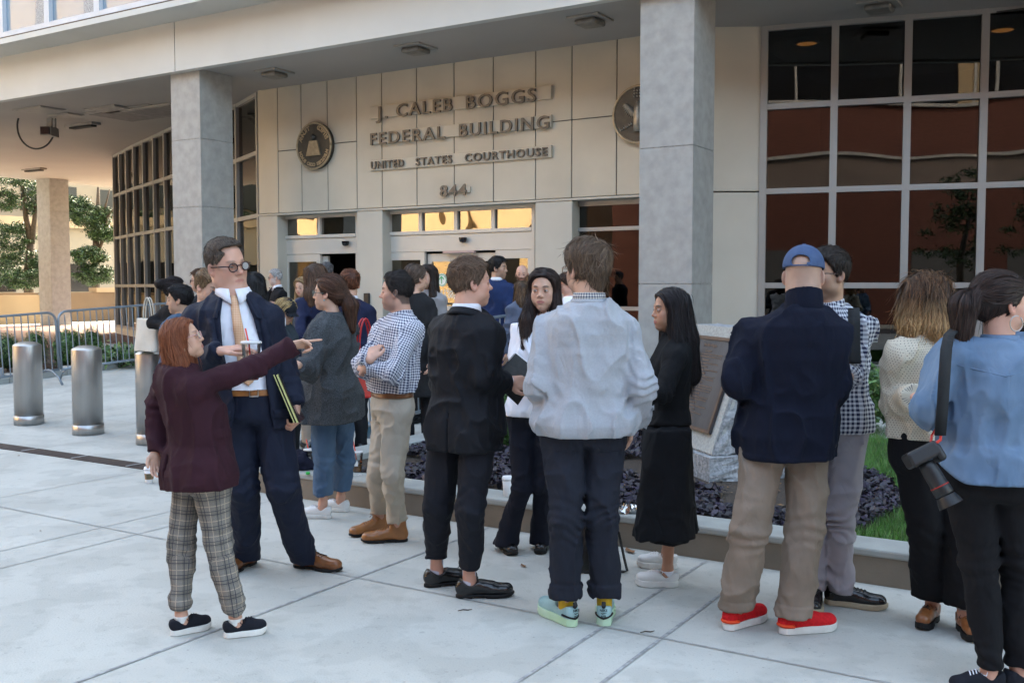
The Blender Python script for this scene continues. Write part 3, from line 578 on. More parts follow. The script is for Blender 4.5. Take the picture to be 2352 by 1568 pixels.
# dark purple ground cover
n = 30000; ga = rng.uniform(5.95, 9.2, n); gb_ = rng.uniform(-5.5, -1.0, n)
dens = np.sin(ga * 3.1 + gb_ * 1.7) * .5 + np.sin(ga * 1.3 - gb_ * 4.1) * .4
keep = (gb_ < fl(ga) - .04) & (dens > -.45) & ~((ga > 6.85) & (gb_ > -3.2) & (gb_ < -1.9) & (ga < 8.6)) & ~((ga > 8.1) & (gb_ > -5) & (dens < .2))
ga, gb_ = ga[keep], gb_[keep]; n = len(ga); zz = .15 + .05 * rng.uniform(0, 1, n) + .02
C = np.stack([ga * EA[0] + gb_ * EB[0], ga * EA[1] + gb_ * EB[1], zz], 1)
d = rng.normal(size=(n, 3)) * .45 + (0, -.1, 1); d /= np.linalg.norm(d, axis=1)[:, None]; u_ = np.cross(d, rng.normal(size=(n, 3))); u_ /= np.linalg.norm(u_, axis=1)[:, None]; v_ = np.cross(d, u_)
s = rng.uniform(.012, .025, n)[:, None]
V = np.stack([C - u_ * s * 1.3, C - u_ * s * .3 + v_ * s * .8 + d * s * .3, C + u_ * s * .9 + v_ * s * .55 + d * s * .1, C + u_ * s * 1.4 - d * s * .3, C + u_ * s * .9 - v_ * s * .55 + d * s * .1, C - u_ * s * .3 - v_ * s * .8 + d * s * .3], 1).reshape(-1, 3)
tag(link('ground_cover', V, np.arange(6 * n).reshape(-1, 6), mat('purple_leaf', (1, 1, 1), .5, var=.25, scale=9, attr='Col'), col=leafcols(n, [(.020, .016, .030), (.028, .020, .04), (.016, .016, .022), (.035, .028, .035)], 6)), 'dark purple leafy ground cover filling the planter bed', 'ground cover', kind='stuff')
# wood chips, dead leaves
n = 2600; ga = rng.uniform(5.95, 10.8, n); gb_ = rng.uniform(-5.5, 0, n); keep = gb_ < fl(ga) - .02; ga, gb_ = ga[keep], gb_[keep]; n = len(ga)
C = np.stack([ga * EA[0] + gb_ * EB[0], ga * EA[1] + gb_ * EB[1], np.full(n, .152)], 1); V, F = quads(C, np.array((0, 0, 1.)), .014, .3, 1.6)
tag(link('mulch_chips', V, F, mat('chip', (1, 1, 1), .9, var=.2, attr='Col'), col=leafcols(n, [(.09, .06, .035), (.05, .035, .02), (.16, .09, .04)])), 'brown wood chips and leaf scraps on the bed', 'mulch', kind='stuff')
M['deadleaf'] = mat('dead_leaf', (.22, .11, .05), .8, var=.35, scale=30)
for u, v, s, lb_, z in ((1447, 1268, .055, 'yellow-brown leaf lying beside the black handbag', 0), (1202, 1301, .03, 'small brown leaf on the pavement between the loafers and the bag', 0), (93, 1025 * 0 + 1220, .012, 'tiny dark crumb on the left pavement', 0), (672, 1124, .03, 'curled leaf by the planter foot', 0), (2010, 1171, .04, 'orange leaf on the dark ground cover beside the grass', .19), (43, 1014 * 0 + 1047, .02, 'small brown leaf in front of the drain', 0), (1700, 1256, .02, 'brown leaf scrap behind the red sneakers', 0)):
    p = GP(u, v, z); m_ = MB(); q = [(-1, 0, .1), (-.3, .45, .25), (.5, .4, .1), (1, .05, .3), (.5, -.4, .05), (-.3, -.5, .2)]; m_.add([(x * s, y * s, zz_ * s) for x, y, zz_ in q] + [(0, 0, .02 * s)], [(6, i, (i + 1) % 6) for i in range(6)])
    o = m_.obj('fallen_leaf', M['deadleaf']); o.location = p + np.array((0, 0, .004)); o.rotation_euler = (0, 0, u); tag(o, lb_, 'leaf', 'fallen leaves on the ground')
for u, v, lb_ in ((1068, 1402, 'bent dark twig in front of the black loafers'), (1487, 1452, 'tiny dark twig near the two wide joints')):
    p = GP(u, v); m_ = MB(); m_.tube([(-.035, -.01, .004), (-.01, .004, .006), (.015, .0, .005), (.035, .016, .004)], [.002, .003, .003, .0015], 5); o = m_.obj('twig', M['bark']); o.location = p; tag(o, lb_, 'twig', 'twigs on the pavement')

# trees: trunk, limbs and leaf clusters
def tree(name, label, base, trunk, lobes, n, ls, pal, group=None, extra=()):
    o = empty(name, base, label, 'tree', group); k = MB(); base = np.array(base, float)
    for pts, r in trunk: k.tube([np.array(q, float) for q in pts], r, 8)
    k.obj('trunk', M['bark'], o, smooth=True)
    C = []; N = []
    for c_, r_, wgt in lobes:
        m_ = int(n * wgt); nc = max(4, m_ // 60); cc = rng.normal(size=(nc, 3)); cc /= np.linalg.norm(cc, axis=1)[:, None]; cc = np.array(c_) + cc * np.array(r_) * rng.uniform(.35, 1, (nc, 1)) ** .6
        pick = cc[rng.integers(0, nc, m_)]; q = pick + rng.normal(size=(m_, 3)) * ls * 2.6 * (1, 1, .6); C.append(q); N.append(np.tile((0, 0, .8), (m_, 1)))
    C = np.concatenate(C); V, F = quads(C, np.concatenate(N), ls); link('crown', V, F, M['leaf'], o, col=leafcols(len(C), pal)); return o
GRN = [(.022, .055, .014), (.03, .075, .018), (.016, .04, .012), (.05, .10, .025)]
def at(u, v, Y, b): return P3(u, v, Y) - b
b1 = np.array(((66 - CX) / FPX * 43, 43, .2))
tree('garden_tree', 'forked green tree beyond the arcade left of the far column', b1,
     [([(0, 0, 0), at(66, 620, 43, b1), at(72, 560, 43, b1)], (.22, .2, .17)), ([at(72, 560, 43, b1), at(60, 500, 43, b1), at(52, 420, 43, b1), at(45, 380, 43, b1)], (.14, .12, .08, .04)), ([at(72, 560, 43, b1), at(80, 500, 43, b1), at(86, 430, 43, b1)], (.14, .1, .06))],
     [(at(60, 615, 43, b1), (1.3, 1.2, .8), .3), (at(20, 545, 43, b1), (1.1, 1, .7), .2), (at(5, 460, 42, b1), (.7, .7, .5), .12), (at(78, 450, 43, b1), (.4, .4, .8), .06), (at(70, 640, 42, b1), (1.4, 1, .4), .2), (at(0, 410, 42, b1), (1.5, 1, .3), .08)], 26000, .042, GRN, 'garden trees beyond the arcade')
b2 = np.array(((221 - CX) / FPX * 44, 44, .2))
tree('garden_tree', 'layered green tree beyond the arcade right of the far column', b2,
     [([(0, 0, 0), at(219, 600, 44, b2), at(221, 545, 44, b2)], (.2, .16, .14)), ([at(221, 545, 44, b2), at(225, 480, 44, b2), at(226, 430, 44, b2)], (.13, .1, .06)), ([at(219, 590, 44, b2), at(233, 560, 44, b2), at(246, 500, 44, b2), at(268, 470, 44, b2)], (.08, .08, .06, .03)), ([at(232, 530, 44, b2), at(243, 470, 44, b2), at(252, 435, 44, b2)], (.06, .05, .03))],
     [(at(205, 495, 44, b2), (.95, .9, .5), .25), (at(175, 475, 44, b2), (.5, .7, .5), .12), (at(235, 535, 44, b2), (.7, .6, .4), .12), (at(200, 590, 43, b2), (.8, .8, .4), .16), (at(215, 632, 43, b2), (.9, .8, .45), .2), (at(250, 545, 44, b2), (.5, .5, .3), .08)], 26000, .040, GRN, 'garden trees beyond the arcade')
b3 = np.array((-38, 52, .2)); tree('garden_tree', 'bushy tree at the left picture edge beyond the arcade', b3, [([(0, 0, 0), (0, 0, 4)], (.2, .1))], [((0, 0, 4.6), (3, 3, 2), 1)], 5000, .07, GRN, 'garden trees beyond the arcade')
# street tree mirrored in the dark glass
tb = np.array(W(-5.2, 5.6)); tree('street_tree', 'street tree mirrored as a dark crown in the right glass', tb, [([(0, 0, 0), (0, 0, 2.4), (.2, .1, 4)], (.12, .1, .05))], [((0, 0, 3.3), (1.5, 1.5, 1.1), .7), ((.3, .4, 4.6), (.9, .9, .8), .3)], 3500, .055, [(.04, .08, .02), (.03, .06, .02)])

# ---------------------------------------------------------------- beyond the arcade
o = empty('garden_wall', W(24, -35, .2), 'low golden stucco wall with a white cap beyond the far column', 'wall')
k = MB(); k.ab(15, 48, -35.4, -35, .0, 1.38); k.obj('wall', M['tan'], o, o.location)
k = MB(); k.ab(25.2, 48, -35.45, -34.95, 1.39, 1.56); k.obj('cap', M['beige'], o, o.location); k = MB(); k.ab(15, 22.6, -34.98, -34.7, .0, 1.3); k.obj('pilaster', M['beige'], o, o.location)
o = empty('utility_box', W(22.9, -34.7, .25), 'grey utility box standing against the golden stucco wall', 'box'); k = MB(); k.ab(22.7, 23.2, -34.95, -34.6, .2, 1.35); bevel(k.obj('cabinet', M['galv'], o, o.location)); k = MB(); k.ab(22.75, 23.1, -34.6, -34.57, .95, 1.25); k.obj('panel', M['white'], o, o.location)
o = empty('stone_bench', W(27, -34.3, .25), 'pale stone bench against the golden wall', 'bench'); k = MB(); k.ab(26.6, 30.5, -34.6, -33.9, .72, .95); bevel(k.obj('seat', M['white'], o, o.location)); k = MB(); k.ab(26.8, 27.2, -34.55, -34, .2, .72); k.ab(30, 30.3, -34.55, -34, .2, .72); k.obj('leg', M['beige'], o, o.location)
o = empty('stone_building', W(30, -60), 'pale tan stone building with deep ledges beyond the garden trees', 'building')
k = MB(); k.ab(-8, 110, -66, -56, 0, 5.2); k.ab(-8, 110, -68, -58.5, 5.2, 9); k.ab(-8, 110, -70, -60, 9, 16); k.obj('wall', M['tan2'], o, o.location)
k = MB(); k.ab(-8, 110, -66, -55.6, 5.2, 5.7); k.ab(-8, 110, -68, -58.2, 9, 9.5); k.obj('ledge', M['beige'], o, o.location)
for i in range(16):
    k = MB(); a = 4 + i * 5.5; k.ab(a, a + 3.4, -55.99, -55.9, 1.3, 3.0); k.obj('window', M['lens'], o, o.location)
    k = MB(); k.ab(a, a + 3.8, -58.49, -58.4, 6.3, 8.0); k.obj('window', M['lens'], o, o.location)
# ---------------------------------------------------------------- across the street (mirrored in the glass)
o = empty('brick_building', W(-16, 0), 'red brick building across the street, numbered 824', 'building'); BO = np.array(W(-16, 0))
k = MB(); k.ab(-30, -16, -22, 60, 0, 5.9); k.ab(-30, -16, -22, 60, 7.35, 9.6); k.ab(-30, -16, -22, 60, 11.8, 14); w_ = k.obj('wall', M['brickwall'], o, BO)
k = MB(); k.ab(-30, -16.3, -22, 60, 9.75, 11.8); k.obj('window_band', M['lens'], o, BO)
k = MB(); k.ab(-30, -16.02, -22, 60, 5.9, 7.2); k.obj('stone_storey', mat('grey_brown_stone', (.19, .15, .13), .8, var=.15, scale=.6), o, BO)
k = MB()
for b in np.arange(-21, 60, 3.1): k.ab(-16.3, -16.12, b, b + .09, 9.76, 11.79)
k.ab(-30, -15.85, -22, 60, 7.2, 7.34); k.ab(-30, -15.85, -22, 60, 9.61, 9.74); k.obj('stone_band', mat('pale_grey_stone', (.42, .41, .39), .8, var=.1), o, BO)
for b in (2.5, 9.4, 21, 33): k = MB(); k.ab(-16.29, -16.2, b, b + 1.3, 9.8, 11.75); k.obj('blind', M['beige'], o, BO)
for i in range(9): b = -18 + i * 8.5; k = MB(); k.ab(-16.02, -15.97, b, b + 5, .3, 3.2); k.obj('door', mat('grey_shutter', (.10, .10, .10), .6, var=.1), o, BO)
V, F = textmesh('824', .85, .03, .012, 1.5); k = MB(); k.add(place(V, W(-15.9, 12.9, 7.95), -gx, gz_, -gn), F); k.obj('number', M['white'], o, BO)
o = empty('sunlit_building', W(-16, -40), 'sunlit cream stone building across the street', 'building'); BO = np.array(W(-16, -40))
k = MB(); k.ab(-34, -16.4, -100, -26, 0, 24); k.obj('wall', M['beige'], o, BO)
k = MB()
for b in np.arange(-98, -26, 6.): k.ab(-16.4, -15.9, b, b + 1.4, 0, 20)
k.ab(-16.4, -15.7, -100, -26, 20, 21.2); k.ab(-16.4, -15.8, -100, -26, 4.3, 4.7); k.obj('pilaster', M['beige'], o, BO)
for b in np.arange(-95.5, -28, 6.):
    for z in (1.2, 5.6, 10, 14.5): k = MB(); k.ab(-16.39, -16.3, b, b + 2, z, z + 2.6); k.obj('window', M['lens'], o, BO)

# ---------------------------------------------------------------- granite monument with bronze tablet
M['granite'] = mat('rough_granite', (.14, .15, .16), .85, base2=(.38, .39, .40), scale=38, bump=1., bscale=35, detail=8)
M['granite2'] = mat('dressed_granite', (.33, .34, .32), .75, var=.2, scale=50, bump=.15, bscale=90)
mt_ = np.array((math.sin(R(165)), math.cos(R(165)), 0)); mn = np.array((math.sin(R(-105)), math.cos(R(-105)), 0)); ez = np.array((0, 0, 1.))
mo = empty('stone_monument', GP(1700, 1100, .15), 'rough granite monument in the bed bearing a dark bronze tablet', 'monument'); MO = np.array(mo.location)
def rough(mb_pts, name, m, par, amt=.018, cuts=7, seed=0):
    bm = bmesh.new(); vs = [bm.verts.new(p) for p in mb_pts]
    for f in [(3, 2, 1, 0), (4, 5, 6, 7), (0, 1, 5, 4), (1, 2, 6, 5), (2, 3, 7, 6), (3, 0, 4, 7)]: bm.faces.new([vs[i] for i in f])
    bmesh.ops.subdivide_edges(bm, edges=bm.edges[:], cuts=cuts, use_grid_fill=True); bm.normal_update()
    r_ = random.Random(seed)
    for v in bm.verts:
        if abs(v.normal.dot(Vector(mn))) < .6 and v.normal.z < .7: v.co += v.normal * r_.uniform(-amt, amt)
    me = bpy.data.meshes.new(name); bm.to_mesh(me); bm.free(); me.materials.append(m); me.transform(Matrix.Translation(-Vector(MO))); ob = bpy.data.objects.new(name, me); sc.collection.objects.link(ob); ob.parent = par; return ob
Lm = 1.08; c1 = GP(1629, 1112, .13); c1 = np.array((c1[0], c1[1], .10))
def blk(c, L, D, z0, z1, sh=0., D1=None):
    D1 = D if D1 is None else D1
    f = lambda along, dep, z, s_: c + -mt_ * along - mn * (dep + s_) + ez * (z - c[2])
    return [f(0, 0, z0, 0), f(0, D, z0, 0), f(L, D, z0, 0), f(L, 0, z0, 0), f(0, 0, z1, sh), f(0, D1, z1, sh), f(L, D1, z1, sh), f(L, 0, z1, sh)]
rough(blk(c1, Lm + .15, .78, .08, .33), 'pedestal', M['granite'], mo, .014, 7, 1)
c2 = c1 - mt_ * .07 - mn * .06; B_ = blk(c2, Lm, .62, .332, 1.30, .33, .24); slab = rough(B_, 'slab', M['granite'], mo, .02, 9, 2)
# dressed face strip round the tablet, then tablet
fo = B_[0]; fu = (B_[4] - B_[0]); Hf = np.linalg.norm(fu); fu = fu / Hf; fa = -mt_; fn = np.cross(fu, fa); fn = fn / np.linalg.norm(fn)
if fn.dot(mn) < 0: fn = -fn
def fbox(x0, x1, y0, y1, d0, d1): return [fo + fa * x + fu * y + fn * d for d in (d0, d1) for x, y in ((x0, y0), (x1, y0), (x1, y1), (x0, y1))]
k = MB(); k.hexa(fbox(.01, Lm - .01, .01, Hf - .005, -.05, .012)); k.obj('dressed_face', M['granite2'], mo, MO)
tb_ = bpy.data.objects
k = MB(); k.hexa(fbox(.10, Lm - .1, .15, Hf - .1, .012, .035)); tab = bevel(k.obj('tablet', mat('tablet_bronze', (.05, .046, .046), .45, .45, base2=(.11, .105, .108), scale=5, bump=.2, bscale=50, stretch=(1, 1, .3)), mo, MO), .006)
k = MB(); fw = .028
for x0, x1, y0, y1 in ((.10, Lm - .1, .15, .15 + fw), (.10, Lm - .1, Hf - .1 - fw, Hf - .1), (.10, .10 + fw, .15 + fw, Hf - .1 - fw), (Lm - .1 - fw, Lm - .1, .15 + fw, Hf - .1 - fw)): k.hexa(fbox(x0, x1, y0, y1, .0355, .045))
k.obj('border', mat('copper_border', (.13, .085, .06), .5, .5, var=.2, scale=12), tab, MO)
k = MB(); y = Hf - .185
TXT = [('The Bill of Rights', .034, .045), ('Amendment I', .02, .025), ('Congress shall make no law respecting an establishment of religion, or prohibiting', .016, .021), ('the free exercise thereof; or abridging the freedom of speech, or of the press;', .016, .03),
 ('Amendment II', .02, .025), ('A well regulated Militia, being necessary to the security of a free State,', .016, .03), ('Amendment III', .02, .025), ('No Soldier shall, in time of peace be quartered in any house, without consent', .016, .03),
 ('Amendment IV', .02, .025), ('The right of the people to be secure in their persons, houses, papers, and', .016, .021), ('effects, against unreasonable searches and seizures, shall not be violated,', .016, .03), ('Amendment V', .02, .025),
 ('No person shall be held to answer for a capital, or otherwise infamous crime,', .016, .021), ('unless on a presentment or indictment of a Grand Jury, except in cases arising', .016, .021), ('in the land or naval forces, or in the Militia, when in actual service in time', .016, .03), ('Amendment VI', .02, .025),
 ('In all criminal prosecutions, the accused shall enjoy the right to a speedy', .016, .021), ('and public trial, by an impartial jury of the State and district wherein', .016, .03), ('Amendment VII', .02, .025), ('In Suits at common law, where the value in controversy shall exceed twenty', .016, .03), ('Amendment VIII', .02, .025), ('Excessive bail shall not be required, nor excessive fines imposed,', .016, .03), ('Amendment IX', .02, .022), ('Amendment X', .02, .05), ('Dec. 15, 1791', .018, .02)]
for s_, sz, dy in TXT:
    if y < .21: break
    V, F = textmesh(s_, sz, .002, .0006, align='CENTER', res=1); k.add(place(V, fo + fa * (Lm / 2) + fu * y + fn * .0365, -fa if np.cross(-fa, fu).dot(fn) > 0 else fa, fu, fn), F); y -= dy
k.obj('lettering', mat('raised_bronze_text', (.24, .17, .13), .4, .6, var=.1), tab, MO)

# ---------------------------------------------------------------- litter on the ledge
M['clear'] = glassmat('clear_plastic', .06, .93, wav=0, rough=.1)
M['paper'] = mat('white_paper', (.75, .75, .74), .6, var=.03); M['red'] = mat('red_plastic', (.65, .04, .02), .35, var=.05); M['orangetxt'] = mat('orange_print', (.65, .15, .03), .5, var=0)
def icedcup(p, label, fill=.4, liq=(.35, .19, .08), h=.15, tilt=0, straw=True, s=1., shell=None):
    o = empty('iced_coffee_cup', p, label, 'drink cup'); prof = [(.031, 0), (.033, .004), (.046, h), (.048, h + .003)]
    V, F = lathe([(r * s, z * s) for r, z in prof], 28); link('cup', V, F[:-1], shell or M['clear'], o, smooth=True)
    V, F = lathe([(.029 * s, .004), (.0295 * s, .01), ((.030 + .014 * fill) * s, h * fill * s)], 24); link('drink', V, F, mat('iced_coffee', liq, .3, var=.2, scale=40), o, smooth=True)
    V, F = lathe([(.05 * s, h * s), (.051 * s, (h + .006) * s), (.047 * s, (h + .012) * s), (.02 * s, (h + .014) * s)], 28); link('lid', V, F, mat('cup_lid', (.6, .6, .6), .25, var=.05), o, smooth=True)
    if straw: k = MB(); k.tube([(.0, 0, .04), (-.01, 0, h), (-.028 * s, .005, h + .085)], .0042, 8); k.obj('straw', M['red'], o, smooth=True)
    k = MB(); k.add(*textmesh('iced', .03, .0005)); Vt = np.array(k.V); a_ = -math.pi / 2 + .75 - (Vt[:, 1]) * 0
    rr = .0415 * s; Vn = np.stack([rr * np.cos(a_ + Vt[:, 1] / rr), rr * np.sin(a_ + Vt[:, 1] / rr), (h * .85 - Vt[:, 0]) * s], 1); link('print', Vn, k.F, M['orangetxt'], o)
    k = MB(); t = np.linspace(-.35, .35, 6); k.add([(.0405 * s * math.sin(x), -.0405 * s * math.cos(x), z * s) for z in (h * .33, h * .68) for x in t], [(i, i + 1, i + 7, i + 6) for i in range(5)]); k.obj('sticker', M['paper'], o); return o
icedcup(GP(820, 1083, .2), 'half-full iced coffee cup with red straw on the planter coping')
o = icedcup(GP(712, 1077, .2), 'nearly empty iced coffee cup on the coping beside the navy cloth', .2, (.42, .30, .2))
V, F = lathe([(.013, 0), (.017, .004), (.017, .016), (.013, .02)], 16); o = link('bottle_cap', V, F, mat('green_plastic', (.02, .45, .06), .35, var=0)); o.location = GP(707, 1089, .2); tag(o, 'small green bottle cap on the coping', 'bottle cap')
k = MB(); k.tube([(-.035, 0, .004), (-.02, -.006, .006), (-.01, .004, .004), (.01, 0, .006), (.022, .008, .008), (.028, -.004, .004), (.03, .012, .006)], .003, 5); o = k.obj('paper_scrap', M['paper']); o.location = GP(820, 1092, .2); tag(o, 'twisted white paper scrap in front of the iced coffee', 'paper scrap')
def papercup(p, label, sleeve):
    o = empty('paper_cup', p, label, 'paper cup', None if not sleeve else None)
    V, F = lathe([(.028, 0), (.03, .003), (.040, .118)], 28); link('cup', V, F, M['paper'], o, smooth=True)
    V, F = lathe([(.0425, .116), (.0435, .122), (.040, .126), (.039, .136), (.036, .138), (.030, .134)], 28); link('lid', V, F, mat('white_lid', (.8, .8, .8), .35, var=0), o, smooth=True)
    if sleeve:
        V, F = lathe([(.0335, .035), (.038, .085)], 28); sl_ = link('sleeve', V, F[:-2], mat('kraft_sleeve', (.30, .19, .10), .85, var=.1), o, smooth=True)
        k = MB(); g_ = mat('green_print', (.012, .05, .03), .6, var=0)
        for i in range(5):
            t = -.3 + i * .22; k.add([(.0352 * math.sin(t) + .0, -.0352 * math.cos(t), .042), (.0352 * math.sin(t + .1), -.0352 * math.cos(t + .1), .042), (.039 * math.sin(t + .25), -.039 * math.cos(t + .25), .08), (.039 * math.sin(t + .12), -.039 * math.cos(t + .12), .08)], [(0, 1, 2, 3)])
        k.obj('print', g_, sl_)
    return o
papercup(GP(343, 1109), 'lidded paper cup with brown sleeve standing on the pavement', True); papercup(GP(1167, 1139, .2), 'plain white lidded cup on the coping beside flared trousers', False)
# foil wrapper
bm = bmesh.new(); bmesh.ops.create_grid(bm, x_segments=12, y_segments=9, size=1)
for v in bm.verts: v.co = Vector((v.co.x * .085, v.co.y * .045, .028 + .024 * math.sin(v.co.x * 5 + v.co.y * 7) * (1 - .3 * abs(v.co.x)) + random.uniform(-.016, .016)))
me = bpy.data.meshes.new('foil_wrapper'); bm.to_mesh(me); bm.free(); me.materials.append(mat('crumpled_foil', (.7, .68, .66), .22, 1., var=.2, scale=50)); o = bpy.data.objects.new('foil_wrapper', me); sc.collection.objects.link(o); o.location = GP(1440, 1177, .2); tag(o, 'crumpled silver foil wrapper on the coping', 'wrapper')
V, F = lathe([(.16, -.1), (.16, .05), (.13, .09), (.04, .09), (.035, .35)], 8); o = link('sign_base', V, F, M['galv']); o.location = GP(4, 895); tag(o, 'octagonal weighted metal base cut by the left picture edge', 'sign base')
k = MB(); k.tube([(0, 0, 0), (0, 0, .16), (0, 0, .17)], (.03, .03, .012), 12); o = k.obj('drink_can', mat('blue_can', (.03, .18, .28), .3, .5, base2=(.25, .25, .27), scale=9)); o.location = GP(848, 1006, .05); tag(o, 'blue and grey drink bottle standing on the walkway behind khaki trousers', 'bottle')
# ================================================================ figures: implicit surfaces meshed with surface nets
f32 = np.float32
def _h(i, j, k, s):
    n = (i * 374761393 + j * 668265263 + k * 2147483647 + s * 974634777) & 0xffffffff
    n = ((n ^ (n >> 13)) * 1274126177) & 0xffffffff; return ((n ^ (n >> 16)) & 0xffff) / 65535.0
def noise3(P, s=0):
    I = np.floor(P).astype(np.int64); Fr = P - I; U = Fr * Fr * (3 - 2 * Fr); r = 0
    for a in (0, 1):
        for b in (0, 1):
            for c in (0, 1):
                w_ = (U[:, 0] if a else 1 - U[:, 0]) * (U[:, 1] if b else 1 - U[:, 1]) * (U[:, 2] if c else 1 - U[:, 2]); r = r + w_ * _h(I[:, 0] + a, I[:, 1] + b, I[:, 2] + c, s)
    return r
def smin(a, b, k): h = np.clip(.5 + .5 * (b - a) / k, 0, 1); return b + (a - b) * h - k * h * (1 - h)
def smax(a, b, k): return -smin(-a, -b, k)
def A3(x): return np.asarray(x, float)
def rc(P, a, b, r1, r2):
    a = A3(a); b = A3(b); ba = b - a; q = P - a; t = np.clip(q @ ba / (ba @ ba + 1e-12), 0, 1); return np.linalg.norm(q - t[:, None] * ba, axis=1) - (r1 + (r2 - r1) * t)
def rcf(P, a, b, r1, r2, ax, k):   # round cone squashed along axis ax by k
    a = A3(a); b = A3(b); ba = b - a; q = P - a; t = np.clip(q @ ba / (ba @ ba + 1e-12), 0, 1); q = q - t[:, None] * ba; q = q + np.outer(q @ ax, ax) * (1 / k - 1)
    return (np.linalg.norm(q, axis=1) - (r1 + (r2 - r1) * t)) * math.sqrt(k)
def ell(P, c, r): r = A3(r); q = (P - c) / r; n = np.linalg.norm(q, axis=1); return (n - 1) * n / (np.linalg.norm(q / r, axis=1) + 1e-9)
def snet(f, lo, hi, h):
    lo = A3(lo); hi = A3(hi); B = 4; nb_ = np.maximum(1, np.ceil((hi - lo) / h / B).astype(int)); n = nb_ * B
    # coarse pass
    c = [lo[d] + (np.arange(nb_[d]) + .5) * h * B - h * .5 for d in range(3)]
    G = np.stack(np.meshgrid(*c, indexing='ij'), -1).reshape(-1, 3); fc = f(G).reshape(nb_)
    act = np.abs(fc) < h * B * 1.7
    full = np.repeat(np.repeat(np.repeat(fc, B, 0), B, 1), B, 2).astype(f32)
    ab_ = np.argwhere(act); o = np.stack(np.meshgrid(*[np.arange(B)] * 3, indexing='ij'), -1).reshape(-1, 3)
    idx = (ab_[:, None, :] * B + o[None]).reshape(-1, 3); full[idx[:, 0], idx[:, 1], idx[:, 2]] = f(lo + idx * h)
    V = full; V[0] = V[-1] = 1; V[:, 0] = V[:, -1] = 1; V[:, :, 0] = V[:, :, -1] = 1
    ins = V < 0; nx, ny, nz = n
    C = ins[:-1, :-1, :-1].astype(np.int8)
    cs = [(i, j, k) for i in (0, 1) for j in (0, 1) for k in (0, 1)]
    sm = sum(ins[i:nx - 1 + i, j:ny - 1 + j, k:nz - 1 + k].astype(np.int8) for i, j, k in cs)
    cell = np.argwhere((sm > 0) & (sm < 8)); vid = -np.ones((nx - 1, ny - 1, nz - 1), np.int64); vid[cell[:, 0], cell[:, 1], cell[:, 2]] = np.arange(len(cell))
    acc = np.zeros((len(cell), 3)); cnt = np.zeros(len(cell)); val = {c_: V[cell[:, 0] + c_[0], cell[:, 1] + c_[1], cell[:, 2] + c_[2]].astype(float) for c_ in cs}
    for a in cs:
        for d in range(3):
            if a[d] == 0:
                b = list(a); b[d] = 1; b = tuple(b); va, vb = val[a], val[b]; m = (va < 0) != (vb < 0); t = np.where(m, va / np.where(m, va - vb, 1), 0)
                p = np.tile(np.array(a, float), (len(cell), 1)); p[:, d] += t; acc += p * m[:, None]; cnt += m
    P = lo + (cell + acc / np.maximum(cnt, 1)[:, None]) * h; F = []
    for d in range(3):
        e1, e2 = [(1, 2), (2, 0), (0, 1)][d]; s0 = [slice(0, n_ - 1) for n_ in n]; s1 = list(s0); s1[d] = slice(1, n[d])
        A = ins[tuple(s0)]; Bn = ins[tuple(s1)]; m = np.argwhere(A != Bn); m = m[(m[:, e1] > 0) & (m[:, e2] > 0)]; m = m[(m < np.array(n) - 1).all(1)]
        q = []
        for (x, y) in ((-1, -1), (0, -1), (0, 0), (-1, 0)): k_ = m.copy(); k_[:, e1] += x; k_[:, e2] += y; q.append(vid[k_[:, 0], k_[:, 1], k_[:, 2]])
        q = np.stack(q, 1); fl_ = ~A[m[:, 0], m[:, 1], m[:, 2]]; q[fl_] = q[fl_][:, ::-1]; F.append(q[(q >= 0).all(1)])
    return P, np.concatenate(F).astype(np.int32)
def azv(az, el=0): return np.array((math.sin(R(az)) * math.cos(R(el)), math.cos(R(az)) * math.cos(R(el)), math.sin(R(el))))

